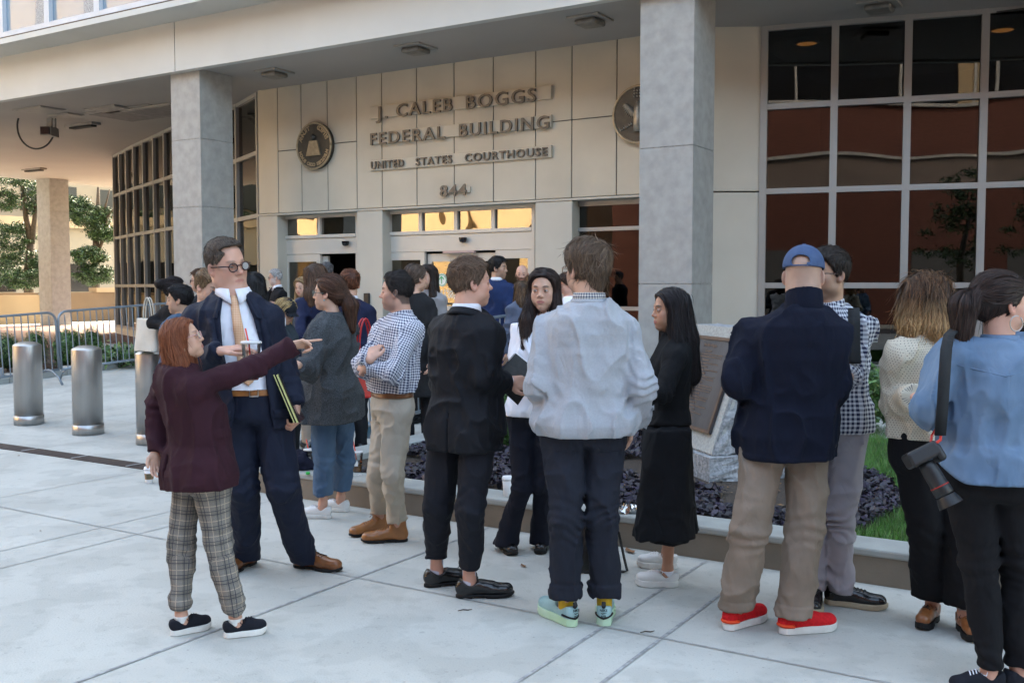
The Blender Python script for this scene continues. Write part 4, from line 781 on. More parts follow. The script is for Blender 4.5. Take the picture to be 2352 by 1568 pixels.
# ---- materials for people
def patmat(name, kind, c1, c2, sx=60., sy=60., rough=.8, bump=.15, c3=None, th=.5):
    m = bpy.data.materials.new(name); m.use_nodes = True; n = m.node_tree.nodes; L = m.node_tree.links; p = n['Principled BSDF']; p.inputs['Roughness'].default_value = rough; p.inputs['Specular IOR Level'].default_value = .25
    at = n.new('ShaderNodeAttribute'); at.attribute_name = 'pat'; sp = n.new('ShaderNodeSeparateXYZ'); L.new(at.outputs['Vector'], sp.inputs[0])
    def M_(op, a, b=None, c=None):
        x = n.new('ShaderNodeMath'); x.operation = op
        for i, q in enumerate((a, b, c)):
            if q is None: continue
            if isinstance(q, (int, float)): x.inputs[i].default_value = q
            else: L.new(q, x.inputs[i])
        return x.outputs[0]
    def band(src, freq, off, width): return M_('LESS_THAN', M_('FRACT', M_('ADD', M_('MULTIPLY', src, freq), off)), width)
    X, Y_ = sp.outputs[0], sp.outputs[1]
    def mixc(f, a, b):
        x = n.new('ShaderNodeMix'); x.data_type = 'RGBA'
        L.new(f, x.inputs[0])
        for i, q in ((6, a), (7, b)):
            if isinstance(q, tuple): x.inputs[i].default_value = (*q, 1)
            else: L.new(q, x.inputs[i])
        return x.outputs[2]
    if kind == 'gingham':
        f = M_('MULTIPLY', M_('ADD', band(X, sx, 0, .52), band(Y_, sy, 0, .52)), .5); out = mixc(f, c1, c2)
    elif kind == 'plaid':
        fine = M_('MULTIPLY', M_('ADD', band(X, 260., 0, .5), band(Y_, 260., 0, .5)), .5); base = mixc(fine, c1, c2)
        w1 = M_('MULTIPLY', M_('ADD', band(X, sx, 0, .30), band(Y_, sy, 0, .30)), .5); b2 = mixc(w1, base, tuple(x * .42 for x in c1))
        l1 = M_('MAXIMUM', band(X, sx, .35, .06), band(Y_, sy, .35, .06)); b3 = mixc(M_('MULTIPLY', l1, .7), b2, c3)
        l2 = M_('MAXIMUM', band(X, sx, .9, .05), band(Y_, sy, .9, .05)); l3 = M_('MAXIMUM', band(X, sx, .68, .045), band(Y_, sy, .68, .045))
        out = mixc(M_('MULTIPLY', M_('MAXIMUM', l2, l3), .75), b3, (.012, .015, .035))
    elif kind == 'dots':
        fx_ = M_('SUBTRACT', M_('FRACT', M_('MULTIPLY', X, sx)), .5); row = M_('MULTIPLY', Y_, sy); fy = M_('SUBTRACT', M_('FRACT', row), .5)
        odd = M_('MULTIPLY', M_('FLOOR', M_('MULTIPLY', M_('FRACT', M_('MULTIPLY', row, .5)), 2.)), .5); fx_ = M_('SUBTRACT', M_('FRACT', M_('ADD', M_('MULTIPLY', X, sx), odd)), .5)
        d = M_('ADD', M_('MULTIPLY', fx_, fx_), M_('MULTIPLY', fy, fy)); out = mixc(M_('LESS_THAN', d, .026), c1, c2)
    elif kind == 'weave':
        f = M_('MULTIPLY', M_('ADD', band(X, sx, 0, .5), band(Y_, sy, 0, .5)), .5); out = mixc(f, c1, c2)
    no = n.new('ShaderNodeTexNoise'); no.inputs['Scale'].default_value = 14; tc = n.new('ShaderNodeTexCoord'); L.new(tc.outputs['Object'], no.inputs['Vector'])
    bp = n.new('ShaderNodeBump'); bp.inputs['Strength'].default_value = bump; bp.inputs['Distance'].default_value = .02; L.new(no.outputs['Fac'], bp.inputs['Height']); L.new(bp.outputs[0], p.inputs['Normal']); L.new(out, p.inputs['Base Color']); return m
_cl = {}
def cloth(name, c, rough=.85, var=.12, bump=.25, bscale=320., sheen=.0, scale=9., spec=.25, base2=None, st=(1, 1, 1)):
    if max(c) < .045: c = tuple(q * .72 for q in c)
    if name not in _cl: _cl[name] = mat(name, c, rough, 0, var, scale, bump * .35, bscale * 2.2, spec, base2=base2, sheen=0, stretch=st, wr=.0 if (bscale < 100 or rough < .45) else .38)
    return _cl[name]
M['skin'] = mat('skin', (1, 1, 1), .48, var=.05, scale=30, bump=.06, bscale=400, spec=.35, attr='Col'); M['skin'].node_tree.nodes['Principled BSDF'].inputs['Subsurface Weight'].default_value = .05
M['skin'].node_tree.nodes['Principled BSDF'].inputs['Subsurface Radius'].default_value = (.8, .35, .2); M['skin'].node_tree.nodes['Principled BSDF'].inputs['Subsurface Scale'].default_value = .008
M['eye'] = mat('eyeball', (1, 1, 1), .12, var=0, attr='Col', spec=.6)
M['hair'] = mat('hair', (1, 1, 1), .55, var=.12, scale=40, attr='Col', spec=.28)
M['specs'] = mat('glasses_frame', (.035, .012, .012), .2, var=0); M['specsclear'] = mat('glasses_frame_pink', (.50, .30, .28), .2, var=0); M['wire'] = mat('glasses_wire', (.25, .2, .15), .3, .8, var=0)
M['lensg'] = glassmat('spectacle_lens', .10, .92, wav=0)
SKIN = dict(fair=(.54, .33, .235), pink=(.54, .31, .225), tan=(.40, .22, .14), olive=(.44, .27, .18), brown=(.30, .16, .09))
SH = {}
class Person:
    def __init__(s, label, Y, feet, hd, head, yaw, skin='fair', fem=False, hs=1., hpit=0., hroll=0., pel=None, knees=None, build=1., shw=1., z0=None, hair=None, res=1., group=None, hdY=None, kk=None, nbp=None):
        s.label = label; s.Y = Y; s.fem = fem; s.res = res; s.b = build * .95; s.bare = False; z0 = 0. if z0 is None else z0; s.z0 = z0
        s.hc = P3(hd[0], hd[1], hdY or Y); s.k = kk or (s.hc[2] - z0) / 1.63 * 1.0; k = s.k
        if feet is None:
            g = np.array((s.hc[0], s.hc[1], z0)); rt = np.array((math.cos(R(yaw)), -math.sin(R(yaw)), 0)); feet = [(g - rt * .10, yaw - 8), (g + rt * .10, yaw + 8)]
            s.ft = [(p, a) for p, a in feet]
        else: s.ft = [(GP(u, v, z0), a) for u, v, a in feet]
        s.F = azv(yaw); s.Rt = np.array((s.F[1], -s.F[0], 0)); s.U = np.array((0, 0, 1.)); s.yaw = yaw
        s.hk = k * hs * (.97 if fem else 1.0)
        hf = azv(head, hpit); hr = np.array((math.cos(R(head)), -math.sin(R(head)), 0)); hu = np.cross(hr, hf); c_, s_ = math.cos(R(hroll)), math.sin(R(hroll)); hr, hu = hr * c_ + hu * s_, hu * c_ - hr * s_
        s.hR, s.hF, s.hU = hr, hf, hu
        s.nb = s.hc - s.U * .150 * k - azv(head) * .028 * k * .5 - s.F * .025 * k
        if nbp: s.nb = P3(nbp[0], nbp[1], nbp[2] if len(nbp) > 2 else s.nb[1])
        if pel is None: mid = (s.ft[0][0] + s.ft[1][0]) / 2; mid = mid * .5 + s.nb * .5; s.pel = np.array((mid[0], mid[1], z0 + .925 * k))
        else: q = P3(pel[0], pel[1], pel[2] if len(pel) > 2 else Y); s.pel = q
        sw = (.148 if fem else .172) * shw; s.sh = [s.nb - s.U * .108 * k - s.Rt * sw * k, s.nb - s.U * .108 * k + s.Rt * sw * k]
        hw = .088 * k; s.hip = [s.pel - s.Rt * hw, s.pel + s.Rt * hw]
        s.an = [f[0] + s.U * .085 * k for f in s.ft]
        s.kn = []
        for i in (0, 1):
            kf = azv(s.ft[i][1]); m = s.hip[i] * .48 + s.an[i] * .52 + (kf * .6 + s.F * .4) * .035 * k; s.kn.append(m)
        if knees:
            for i, q in enumerate(knees):
                if q: s.kn[i] = P3(q[0], q[1], q[2] if len(q) > 2 else s.kn[i][1])
        s.el = [s.sh[i] + A3((0, 0, -.29 * k)) + s.Rt * (.05 if i else -.05) * k for i in (0, 1)]; s.wr = [s.el[i] + A3((0, 0, -.25 * k)) + s.F * .06 * k for i in (0, 1)]
        s.hd_ = [None, None]
        s.root = empty('person', ((s.ft[0][0] + s.ft[1][0]) / 2), label, 'person', group); s.O = A3(s.root.location)
        s.parts = []; s.skin = SKIN[skin] if isinstance(skin, str) else skin; s.bodyV = []; s.bodyF = []; s.bodyC = []
    # -------- helpers
    def HL(s, P): q = (P - s.hc) / s.hk; return np.stack([q @ s.hR, q @ s.hF, q @ s.hU], 1)
    def HW(s, q): q = A3(q) * s.hk; return s.hc + q[..., :1] * s.hR + q[..., 1:2] * s.hF + q[..., 2:3] * s.hU
    def arm(s, i, el, wr, hdir=None, palm=None, pose='relax', curl=None):
        s.el[i] = P3(*el) if len(el) == 3 else el; s.wr[i] = P3(*wr)
        d = s.wr[i] - s.el[i]; d /= np.linalg.norm(d); s.hd_[i] = (d if hdir is None else A3(hdir) / np.linalg.norm(hdir), palm, pose, curl); return s
    def spine(s, z):   # centre line at height z
        t = np.clip((z - s.pel[2]) / (s.nb[2] - s.pel[2]), -.3, 1.05); t2 = np.clip(t, 0, 1.05); bow = .018 * s.k * np.sin(np.clip(t2, 0, 1) * math.pi)
        return s.pel[0] + (s.nb[0] - s.pel[0]) * t2 + s.F[0] * bow, s.pel[1] + (s.nb[1] - s.pel[1]) * t2 + s.F[1] * bow
    def tl(s, P):
        cx, cy = s.spine(P[:, 2]); dx, dy = P[:, 0] - cx, P[:, 1] - cy; return dx * s.Rt[0] + dy * s.Rt[1], dx * s.F[0] + dy * s.F[1]
    def torso(s, P, t=0., z0=None, z1=None, wide=None, n=2.3):
        k = s.k; zz = [.46, .52, .56, .61, .66, .72, .77, .805, .83, .855]
        W_ = [.150, .172, .168, .150, .155, .168, .165, .150, .095, .058] if not s.fem else [.160, .170, .155, .125, .132, .145, .142, .125, .075, .05]
        D_ = [.110, .120, .112, .105, .110, .120, .114, .098, .075, .055] if not s.fem else [.112, .122, .108, .090, .098, .118, .108, .085, .062, .05]
        Hh = 1.75 * k; z = P[:, 2] - s.z0; w_ = np.interp(z, np.array(zz) * Hh, np.array(W_) * k * s.b) + t; d = np.interp(z, np.array(zz) * Hh, np.array(D_) * k * s.b) + t
        if wide: ww = np.interp(z, [q[0] for q in wide], [q[1] for q in wide]); dd = np.interp(z, [q[0] for q in wide], [q[2] for q in wide]); w_ = w_ + ww; d = d + dd
        x, y = s.tl(P); r = ((np.abs(x) / w_) ** n + (np.abs(y) / d) ** n) ** (1 / n); f = (r - 1) * np.minimum(w_, d)
        if z1 is None: z1 = .86 * Hh
        f = smax(f, z - z1, .015)
        if z0 is not None: f = np.maximum(f, z0 - z)
        return f
    def folds(s, P, amp, fr=(8, 8, 4.5), seed=0, joints=(), ja=.006):
        q = P - s.O; w_ = noise3(q * 3.1, seed + 9)[:, None] * 1.6
        n1 = noise3(q * fr + w_, seed); n2 = noise3(q * (np.array(fr) * 2.1) + w_, seed + 5); r = 1.5 * (1 - np.abs(n1 - .5) * 2) ** 4 + .55 * (1 - np.abs(n2 - .5) * 2) ** 3; d = amp * 1.1 * (r - .5)
        for c, rad, ax in joints:
            u = P - c; g = np.exp(-(np.linalg.norm(u, axis=1) / rad) ** 2); ph = u @ ax * 105 + noise3(q * 8, seed + 3) * 15; d = d + ja * 1.15 * g * np.sin(ph) * noise3(q * 9, seed + 13) * 1.5
        return d
    def mesh(s, name, f, pts, mg, h, m, segs=None, parent=None, off=None, smooth=True):
        pts = np.array(pts); lo = pts.min(0) - mg; hi = pts.max(0) + mg; V, F = snet(f, lo, hi, h * s.res); pat = None
        if segs:
            best = np.full(len(V), 1e9); pat = np.zeros((len(V), 3))
            for j, (a, b, r) in enumerate(segs):
                a, b = A3(a), A3(b); ax = b - a; L_ = np.linalg.norm(ax); ax /= L_; q = V - a; t = q @ ax; tc_ = np.clip(t, 0, L_); rad = q - np.outer(tc_, ax); dist = np.linalg.norm(rad, axis=1) / r
                cam_ = np.array((0, 0, CAMH)) - (a + b) / 2; e1 = cam_ - ax * cam_.dot(ax); e1 /= np.linalg.norm(e1); e2 = np.cross(ax, e1); th = np.arctan2(rad @ e2, rad @ e1); mk = dist < best
                best[mk] = dist[mk]; pat[mk, 0] = (th * r)[mk]; pat[mk, 1] = t[mk]
        o = link(name, V, F, m, parent or s.root, s.O, smooth, pat=pat); o['_v'] = len(V); del o['_v']; return o
    # -------- head
    def headf(s, P, fc):
        q = s.HL(P); J = fc.get('jaw', 1.); nz = fc.get('nose', 1.); k = .02
        f = ell(q, (0, -.012, .034), (.0745, .095, .084)); f = smin(f, ell(q, (0, .014, -.032), (.058 * J, .066, .082)), .03)
        f = smin(f, ell(q, (0, .052, -.092), (.024 * J, .024, .020)), .03)
        for sg in (-1, 1):
            f = smin(f, ell(q, (sg * .044 * J, .004, -.066), (.018, .03, .022)), .03); f = smin(f, ell(q, (sg * .040, .050, -.024), (.020, .018, .018)), .022)
        f = smin(f, rc(q, (-.028, .071, .022), (.028, .071, .022), .011, .011), .018)
        for sg in (-1, 1): f = smax(f, -ell(q, (sg * .031, .098, .001), (.018, .020, .013)), .012)
        nb = smin(rc(q, (0, .076, .012), (0, .089, -.023), .0085, .0105 * nz), ell(q, (0, .089 + .004 * nz, -.028), (.0110 * nz, .0130 * nz, .0100)), .008)
        for sg in (-1, 1): nb = smin(nb, ell(q, (sg * .0125, .083, -.0325), (.0075, .009, .0065)), .007)
        f = smin(f, nb, .010); f = smin(f, ell(q, (0, .064, -.062), (.030, .020, .020)), .016)
        for sg in (-1, 1): f = smin(f, ell(q, (sg * .034, .046, -.050), (.022, .022, .026)), .02)
        up = rcf(q, (-.013, .0785, -.0590), (.013, .0785, -.0590), .0050, .0050, np.array((0, 0, 1.)), .8); lw = rc(q, (-.010, .0775, -.0680), (.010, .0775, -.0680), .0056, .0056); f = smin(f, smin(up, lw, .002), .006)
        f = smax(f, -rc(q, (-.022, .0845, -.0634), (.022, .0845, -.0634), .0017, .0017), .003); f = smax(f, -ell(q, (0, .087, -.0815), (.018, .008, .005)), .008)
        for sg in (-1, 1):
            e = q - np.array((sg * .0775, -.008, -.008)); a = .35; x = e[:, 0]; y = e[:, 1] * math.cos(.2) + e[:, 2] * math.sin(.2); z = -e[:, 1] * math.sin(.2) + e[:, 2] * math.cos(.2); x2 = x - sg * (-y) * a
            ear = np.maximum(ell(np.stack([x2, y, z], 1), (0, 0, 0), (.0105, .0175, .031)), -ell(np.stack([x2, y, z], 1), (sg * .012, .004, .003), (.0095, .011, .019))); f = smin(f, ear, .005)
        f = f * s.hk
        n0 = s.HW((0, -.022, -.03)); n1 = s.nb - s.U * .0; r0 = (.050 if s.fem else .060) * s.k * fc.get('neck', 1.); f = smin(f, rc(P, n0, n1, r0, r0 * 1.06), .022)
        b_ = (.062 if s.fem else .076) * s.k; f = smin(f, rc(P, s.nb - s.U * .045, s.nb - s.U * .12 * s.k, b_, b_), .04)
        return f
    def head(s, h=.0038, **fc):
        fc['nose'] = fc.get('nose', 1.) * (.86 if s.fem else 1.); fc['jaw'] = fc.get('jaw', 1.) * (.97 if s.fem else 1.03); s.fc = fc; pts = [s.HW((x, y, z)) for x in (-.095, .095) for y in (-.115, .115) for z in (-.12, .125)] + [s.nb - s.U * .09]
        pts = np.array(pts); V, F = snet(lambda P: s.headf(P, fc), pts.min(0) - .03, pts.max(0) + .03, h * s.res)
        q = s.HL(V); c = np.tile(s.skin, (len(V), 1)); x, y, z = q[:, 0], q[:, 1], q[:, 2]; ax = np.abs(x)
        def g(cx, cy, cz, rx, ry, rz): return np.exp(-(((ax - cx) / rx) ** 2 + ((y - cy) / ry) ** 2 + ((z - cz) / rz) ** 2))
        red = np.clip(.8 * g(.042, .06, -.03, .022, .03, .02) + .9 * g(0, .1, -.032, .014, .02, .012) + .9 * g(.08, -.008, -.008, .015, .025, .035), 0, 1)[:, None]; c = c * (1 - red * (.01, .17, .15) * fc.get('blush', 1.))
        lip = ((np.exp(-(ax / .0255) ** 4 - ((z + .0636 + 3.0 * ax * ax) / (.0098 if s.fem else .0080)) ** 2) > .45) & (y > .06))[:, None]; c = np.where(lip, c * .25 + np.array((fc.get('lip', (.42, .16, .13)) if not s.fem else (.38, .11, .10))) * .75, c)
        zb__ = .0262 - 9 * (ax - .033) ** 2 * (1 if s.fem else .6); br = np.clip(1.9 * np.exp(-((ax - .031) / .0185) ** 4 - ((z - zb__) / (.0050 if s.fem else .0060)) ** 2) * (y > .05) - .45, 0, 1)[:, None] * fc.get('brow', .8); c = c * (1 - br) + np.array(fc.get('browc', (.05, .03, .02))) * br
        so_ = np.clip(g(.031, .08, .004, .02, .02, .012), 0, 1)[:, None] * .25; c = c * (1 - so_ * (.5, .8, .8))
        bd = fc.get('beard', 0)
        if bd:
            m = np.clip((-.028 - z + np.clip(ax - .03, 0, 1) * .9) * 60, 0, 1) * np.clip((y + .015) * 60, 0, 1) * (1 - np.clip(g(0, .085, -.0635, .02, .02, .008) * 1.6, 0, 1)) * np.clip((z + .125) * 60, 0, 1); m = (m * bd)[:, None]; c = c * (1 - m) + np.array(fc.get('beardc', (.06, .04, .03))) * m
        ms = fc.get('stache', 0)
        if ms: m = (np.clip(1.6 * g(0, .09, -.0500, .026, .02, .006), 0, 1) * ms)[:, None]; c = c * (1 - m) + np.array(fc.get('beardc', (.03, .02, .015))) * m
        bz = fc.get('buzz', 0)   # short-clipped hair painted on the scalp where it really grows
        if bz: m = (np.clip((s.hairok(q) + .004) * 90, 0, 1) * bz)[:, None]; c = c * (1 - m) + np.array(fc.get('buzzc', (.02, .018, .018))) * m
        s.bodyV.append(V); s.bodyF.append(F); s.bodyC.append(c)
        ec = fc.get('iris', (.10, .06, .035)); sh_ = fc.get('lidopen', 1.)
        for sg in (-1, 1):
            a_ = np.linspace(0, math.pi, 25); b_ = np.linspace(0, 2 * math.pi, 41)[:-1]; r = .0148
            D = np.array([(math.sin(t) * math.cos(p), math.cos(t), math.sin(t) * math.sin(p)) for t in a_ for p in b_]); cc = np.tile(np.array(s.skin) * (.95, .85, .82), (len(D), 1)); X, Z = D[:, 0], D[:, 2] + .06
            op = (.33 if s.fem else .27) * sh_ * np.clip(1 - (X / .92) ** 2, 0, 1); lo_ = -.25 * np.clip(1 - (X / .92) ** 2, 0, 1); fr = D[:, 1] > .1; ino = fr & (Z < op) & (Z > lo_)
            cc[ino] = (.50, .46, .43); gx_ = fc.get('gaze', 0.); rr = np.hypot(X - gx_, Z - .04); cc[ino & (rr < .44)] = ec; cc[ino & (rr < .17)] = (.004, .004, .004); cc[fr & (np.abs(Z - op) < .11 * (1 + .7 * s.fem)) & (Z >= op - .02)] = (.035, .02, .018); cc[fr & (np.abs(Z - lo_) < .05)] = np.array(s.skin) * .45
            Vw = s.HW(np.array((sg * .0310, .0680, .0015)) + D * r); n_, m_ = 25, 40; F_ = [(i * m_ + j, i * m_ + (j + 1) % m_, (i + 1) * m_ + (j + 1) % m_, (i + 1) * m_ + j) for i in range(n_ - 1) for j in range(m_)]
            link('eye', Vw, F_, M['eye'], s.root, s.O, True, col=cc)
        return s
    def hairok(s, q, up=0., fh=0.):
        """>0 where hair grows; fh lifts the front hairline"""
        x, y, z = q[:, 0], q[:, 1], q[:, 2]
        yf = np.interp(z, [-.10, -.07, -.045, -.02, 0, .02, .045, .065, .08, .095, .13], [-.052, -.048, -.034, .0, .020, .032, .046, .056, .068 - fh, .10 - fh * 1.5, .2])
        return np.minimum(yf - y, z + .072 - up)
    def hair(s, masses=(), cap=(.012, .020), n=900, ln=.05, wd=.004, col=(.05, .03, .02), col2=None, flow='short', part=0., tie=None, fh=0., up=0., h=.005, lift=.004, steps=7, wave=0., tipcol=None, inner=None, cut=True, nohair=False, volume=None, loose=1., name='hair'):
        k_ = s.hk; col = np.array(col); col2 = np.array(col2 if col2 is not None else col * 1.9)
        def f(P):
            q = s.HL(P); t = cap[0] + (cap[1] - cap[0]) * np.clip((q[:, 2] - .03) / .06, 0, 1)
            g = ell(q, (0, -.013, .035), (.0755, .097, .086)) - t + .004 * (noise3(q * (70, 70, 40)) - .5)
            if cut: g = smax(g, -s.hairok(q, up, fh), .006)
            if volume is not None: g = smin(g, volume(q), .02)
            for (a, b, r1, r2) in masses: g = smin(g, rc(q, a, b, r1, r2), .018)
            g = g + .005 * (noise3(q * (38, 38, 14), 3) - .5)
            return g * k_
        pts = [s.HW((x, y, z)) for x in (-.1, .1) for y in (-.12, .1) for z in (-.09, .14)]
        for a, b, r1, r2 in masses: pts += [s.HW(A3(a) + d * r1) for d in (-1, 1)] + [s.HW(A3(b) + d * r2) for d in (-1, 1)]
        pts = np.array(pts); V, F = snet(f, pts.min(0) - .03, pts.max(0) + .03, h * s.res)
        cv = np.tile(col * .75, (len(V), 1)) if inner is None else np.tile(np.array(inner), (len(V), 1))
        ho = link(name, V, F, M['hair'], s.root, s.O, True, col=cv)
        if n:
            n = int(n * (2.6 if s.res == 1. else 1.5)); wd = wd * (.50 if s.res == 1. else .75)
            rid = rng.integers(0, len(V), n); P = V[rid].copy(); e = .004
            def grad(P):
                f0 = f(P); return np.stack([f(P + A3((e, 0, 0))) - f0, f(P + A3((0, e, 0))) - f0, f(P + A3((0, 0, e))) - f0], 1) / e, f0
            rs = rng.normal(size=(n, 3)) * .22 * loose; L_ = ln * rng.uniform(.6, 1.3, n) * k_; st = L_ / steps; path = [P.copy()]; nrm = []; offs = rng.uniform(.0005, lift, n); fly = rng.uniform(0, 1, n) < .035; offs[fly] *= 2.6; rs[fly] *= 2.5; ph = rng.uniform(0, 6.28, n)
            D = None
            for i in range(steps + 1):
                g, d = grad(P); g /= np.linalg.norm(g, axis=1)[:, None] + 1e-9; q = s.HL(P)
                if flow == 'short': tz = np.clip((q[:, 2] - .045) / .04, 0, 1)[:, None]; dl = tz * np.stack([np.sign(q[:, 0] - part) * .35, .9 + 0 * q[:, 0], -.1 + 0 * q[:, 0]], 1) + (1 - tz) * np.array((0, -.45, -1.))
                elif flow == 'back': tz = np.clip((q[:, 2] - .045) / .04, 0, 1)[:, None]; dl = tz * np.array((.15, -1, .25)) + (1 - tz) * np.array((0, -.6, -.8))
                elif flow == 'tie': dl = np.array(tie) - q; far = q[:, 2] < tie[2] - .035; far |= (q[:, 1] < tie[1] - .005); dl = np.where(far[:, None], np.array((0, -.15, -1.)), dl)
                elif flow == 'down': tz = np.clip((q[:, 2] - .05) / .05, 0, 1)[:, None]; dl = tz * np.stack([np.sign(q[:, 0] - part), -.25 + 0 * q[:, 0], -.25 + 0 * q[:, 0]], 1) + (1 - tz) * np.array((0, -.12, -1.))
                dl = dl / (np.linalg.norm(dl, axis=1)[:, None] + 1e-9) + rs * (.5 if flow == 'tie' else 1)
                if wave: dl = dl + wave * np.stack([np.sin(ph + i * 1.5), np.cos(ph + i * 1.5), 0 * ph], 1)
                dw = dl[:, :1] * s.hR + dl[:, 1:2] * s.hF + dl[:, 2:3] * s.hU
                if i: nrm.append(g)
                else: nrm.append(g); 
                if i == steps: break
                dn = (dw * g).sum(1)[:, None]; tan = dw - g * np.where(d[:, None] < .012, dn, 0); tan /= np.linalg.norm(tan, axis=1)[:, None] + 1e-9
                D = tan if D is None else D * .45 + tan * .55; P = P + D * st[:, None]; d2 = f(P); tgt = offs * (1 + i * .25); push = np.where(d2 < tgt, tgt - d2, np.where(d2 < .035, (tgt - d2) * .6, 0)); P = P + g * push[:, None]; path.append(P.copy())
            path = np.stack(path, 1); nrm = np.stack(nrm, 1); T = np.gradient(path, axis=1); sd_ = np.cross(T, nrm); sd_ /= np.linalg.norm(sd_, axis=2)[:, :, None] + 1e-9; sd_ += nrm * rng.normal(size=(n, 1, 1)) * .5
            tp = np.interp(np.linspace(0, 1, steps + 1), [0, .15, .7, 1], [.35, 1, .8, .12]); hw = (wd * k_ / 2 * tp)[None, :, None]
            SV = np.stack([path - sd_ * hw, path + sd_ * hw], 2).reshape(-1, 3); m = steps + 1
            base = (np.arange(n) * m * 2)[:, None]; i_ = np.arange(steps)[None, :] * 2; a = base + i_; SF = np.stack([a, a + 1, a + 3, a + 2], 2).reshape(-1, 4)
            mixr = rng.uniform(0, 1, (n, 1)) ** 1.6; sc_ = col * (1 - mixr) + col2 * mixr; sc_ = np.repeat(sc_[:, None, :], m * 2, 1)
            if tipcol is not None: zz = s.HL(SV)[:, 2].reshape(n, m * 2, 1); tt = np.clip((tipcol[1] - zz) / .12, 0, 1) * rng.uniform(.2, 1, (n, 1, 1)); sc_ = sc_ * (1 - tt) + np.array(tipcol[0]) * tt
            link('hair_strands', SV, SF, M['hair'], ho, s.O, True, col=sc_.reshape(-1, 3))
        return ho
    # -------- limbs under the clothes, ears to ankles in one body mesh
    def hand(s, i):
        w_ = s.wr[i]; X, palm, pose, curl = s.hd_[i] if s.hd_[i] else (s.wr[i] - s.el[i], None, 'relax', None); X = X / np.linalg.norm(X)
        pn = A3(palm if palm is not None else (-s.Rt if i else s.Rt)); pn = pn - X * pn.dot(X); pn /= np.linalg.norm(pn) + 1e-9   # palm normal
        Zt = np.cross(X, pn) * (1 if i == 0 else -1)   # towards the thumb
        k = s.k * (.93 if s.fem else 1.)
        CU = dict(relax=(.35, .4, .45, .5, .3), point=(0.02, 1.45, 1.5, 1.5, .8), grip=(1.0, 1.05, 1.1, 1.15, .6), flat=(.1, .1, .12, .15, .1), soft=(.55, .7, .8, .85, .4), fist=(1.5, 1.5, 1.5, 1.5, .9))[pose] if curl is None else curl
        segs = []; o = w_ - X * .02
        for j, (zb_, L3) in enumerate(((.028, (.043, .026, .021)), (.010, (.047, .029, .022)), (-.009, (.043, .027, .021)), (-.026, (.034, .021, .018)))):
            p = w_ + X * (.088 - abs(j - 1) * .004) * k + Zt * zb_ * k; segs.append((w_ + X * .02 * k + Zt * zb_ * .55 * k, p, .0155 * k, .0115 * k, .010)); a = 0; r = (.0092 if j < 3 else .0080) * k * (.9 if s.fem else 1)
            for L_, rr in zip(L3, (1, .9, .8)):
                a += CU[j] * (.8 if L_ == L3[0] else 1.); a = min(a, 3.0); d = X * math.cos(a) + pn * math.sin(a) + Zt * .05 * (1.5 - j) * max(0, 1 - CU[j]); q = p + d * L_ * k; segs.append((p, q, r * rr * 1.05, r * rr * .93, .0025)); p = q
        th = CU[4]; t0 = w_ + X * .022 * k + Zt * .022 * k; t1 = t0 + (X * .75 + Zt * .65 + pn * .3 * th) * .042 * k; t2 = t1 + (X * (1 - .35 * th) + Zt * .3 * (1 - th) + pn * th * .7) * .033 * k; t3 = t2 + (X * (1 - .4 * th) - Zt * .1 * th + pn * th * .9) * .026 * k
        segs += [(t0, t1, .0155 * k, .0125 * k, .012), (t1, t2, .0115 * k, .0105 * k, .003), (t2, t3, .0105 * k, .0085 * k, .002), (s.el[i] * .25 + w_ * .75, w_, .029 * k, .025 * k, .01), (w_, w_ + X * .03 * k, .025 * k, .022 * k, .012)]
        def f(P):
            g = None
            for a, b, r1, r2, kk in segs:
                q = rcf(P, a, b, r1, r2, pn, .82) if kk >= .01 else rc(P, a, b, r1, r2); g = q if g is None else smin(g, q, kk)
            return g
        pts = np.array([q for sg in segs for q in sg[:2]]); V, F = snet(f, pts.min(0) - .03, pts.max(0) + .03, .0034 * max(1, s.res * .9)); c = np.tile(s.skin, (len(V), 1)); kn = np.zeros(len(V))
        for a, b, r1, r2, kk in segs[:12]: kn += np.exp(-(np.linalg.norm(V - b, axis=1) / (.009 * k)) ** 2)
        c = c * (1 - np.clip(kn, 0, 1)[:, None] * (.03, .16, .16)); s.bodyV.append(V); s.bodyF.append(F); s.bodyC.append(c)
    def body(s, hands=(True, True), ankles=True):
        for i in (0, 1):
            if hands[i]: s.hand(i)
        k = s.k
        def core(P):
            g = smax(s.torso(P, -.045), s.z0 + .47 * 1.75 * k - P[:, 2], .03)
            for i in (0, 1):
                g = smin(g, rc(P, s.sh[i], s.el[i], .036 * k, .030 * k), .03); g = smin(g, rc(P, s.el[i], s.wr[i], .030 * k, .022 * k), .02); g = smin(g, rc(P, s.hip[i], s.kn[i], .05 * k, .036 * k), .03)
                cf = s.kn[i] * .62 + s.an[i] * .38 - azv(s.ft[i][1]) * .012; g = smin(g, rc(P, s.kn[i], cf, .036 * k, (.040 if s.bare else .034) * k), .02); g = smin(g, rc(P, cf, s.an[i] + s.U * .02, (.040 if s.bare else .034) * k, .031 * k), .02)
                g = smin(g, rc(P, s.an[i] + s.U * .02, s.an[i] - s.U * .03 + azv(s.ft[i][1]) * .01, .031 * k, .034 * k), .02)
            return g
        pts = np.array([s.nb, s.pel, *s.sh, *s.el, *s.wr, *s.kn, *s.an, *s.hip]); V, F = snet(core, pts.min(0) - .15, pts.max(0) + .1, .011 * max(1., s.res * .8)); s.bodyV.append(V); s.bodyF.append(F); s.bodyC.append(np.tile(s.skin, (len(V), 1)) * (1, .93, .93))
        n = 0; FF = []
        for V_, F_ in zip(s.bodyV, s.bodyF): FF.append(F_ + n); n += len(V_)
        s.bodyo = link('body', np.concatenate(s.bodyV), np.concatenate(FF), M['skin'], s.root, s.O, True, col=np.concatenate(s.bodyC)); return s
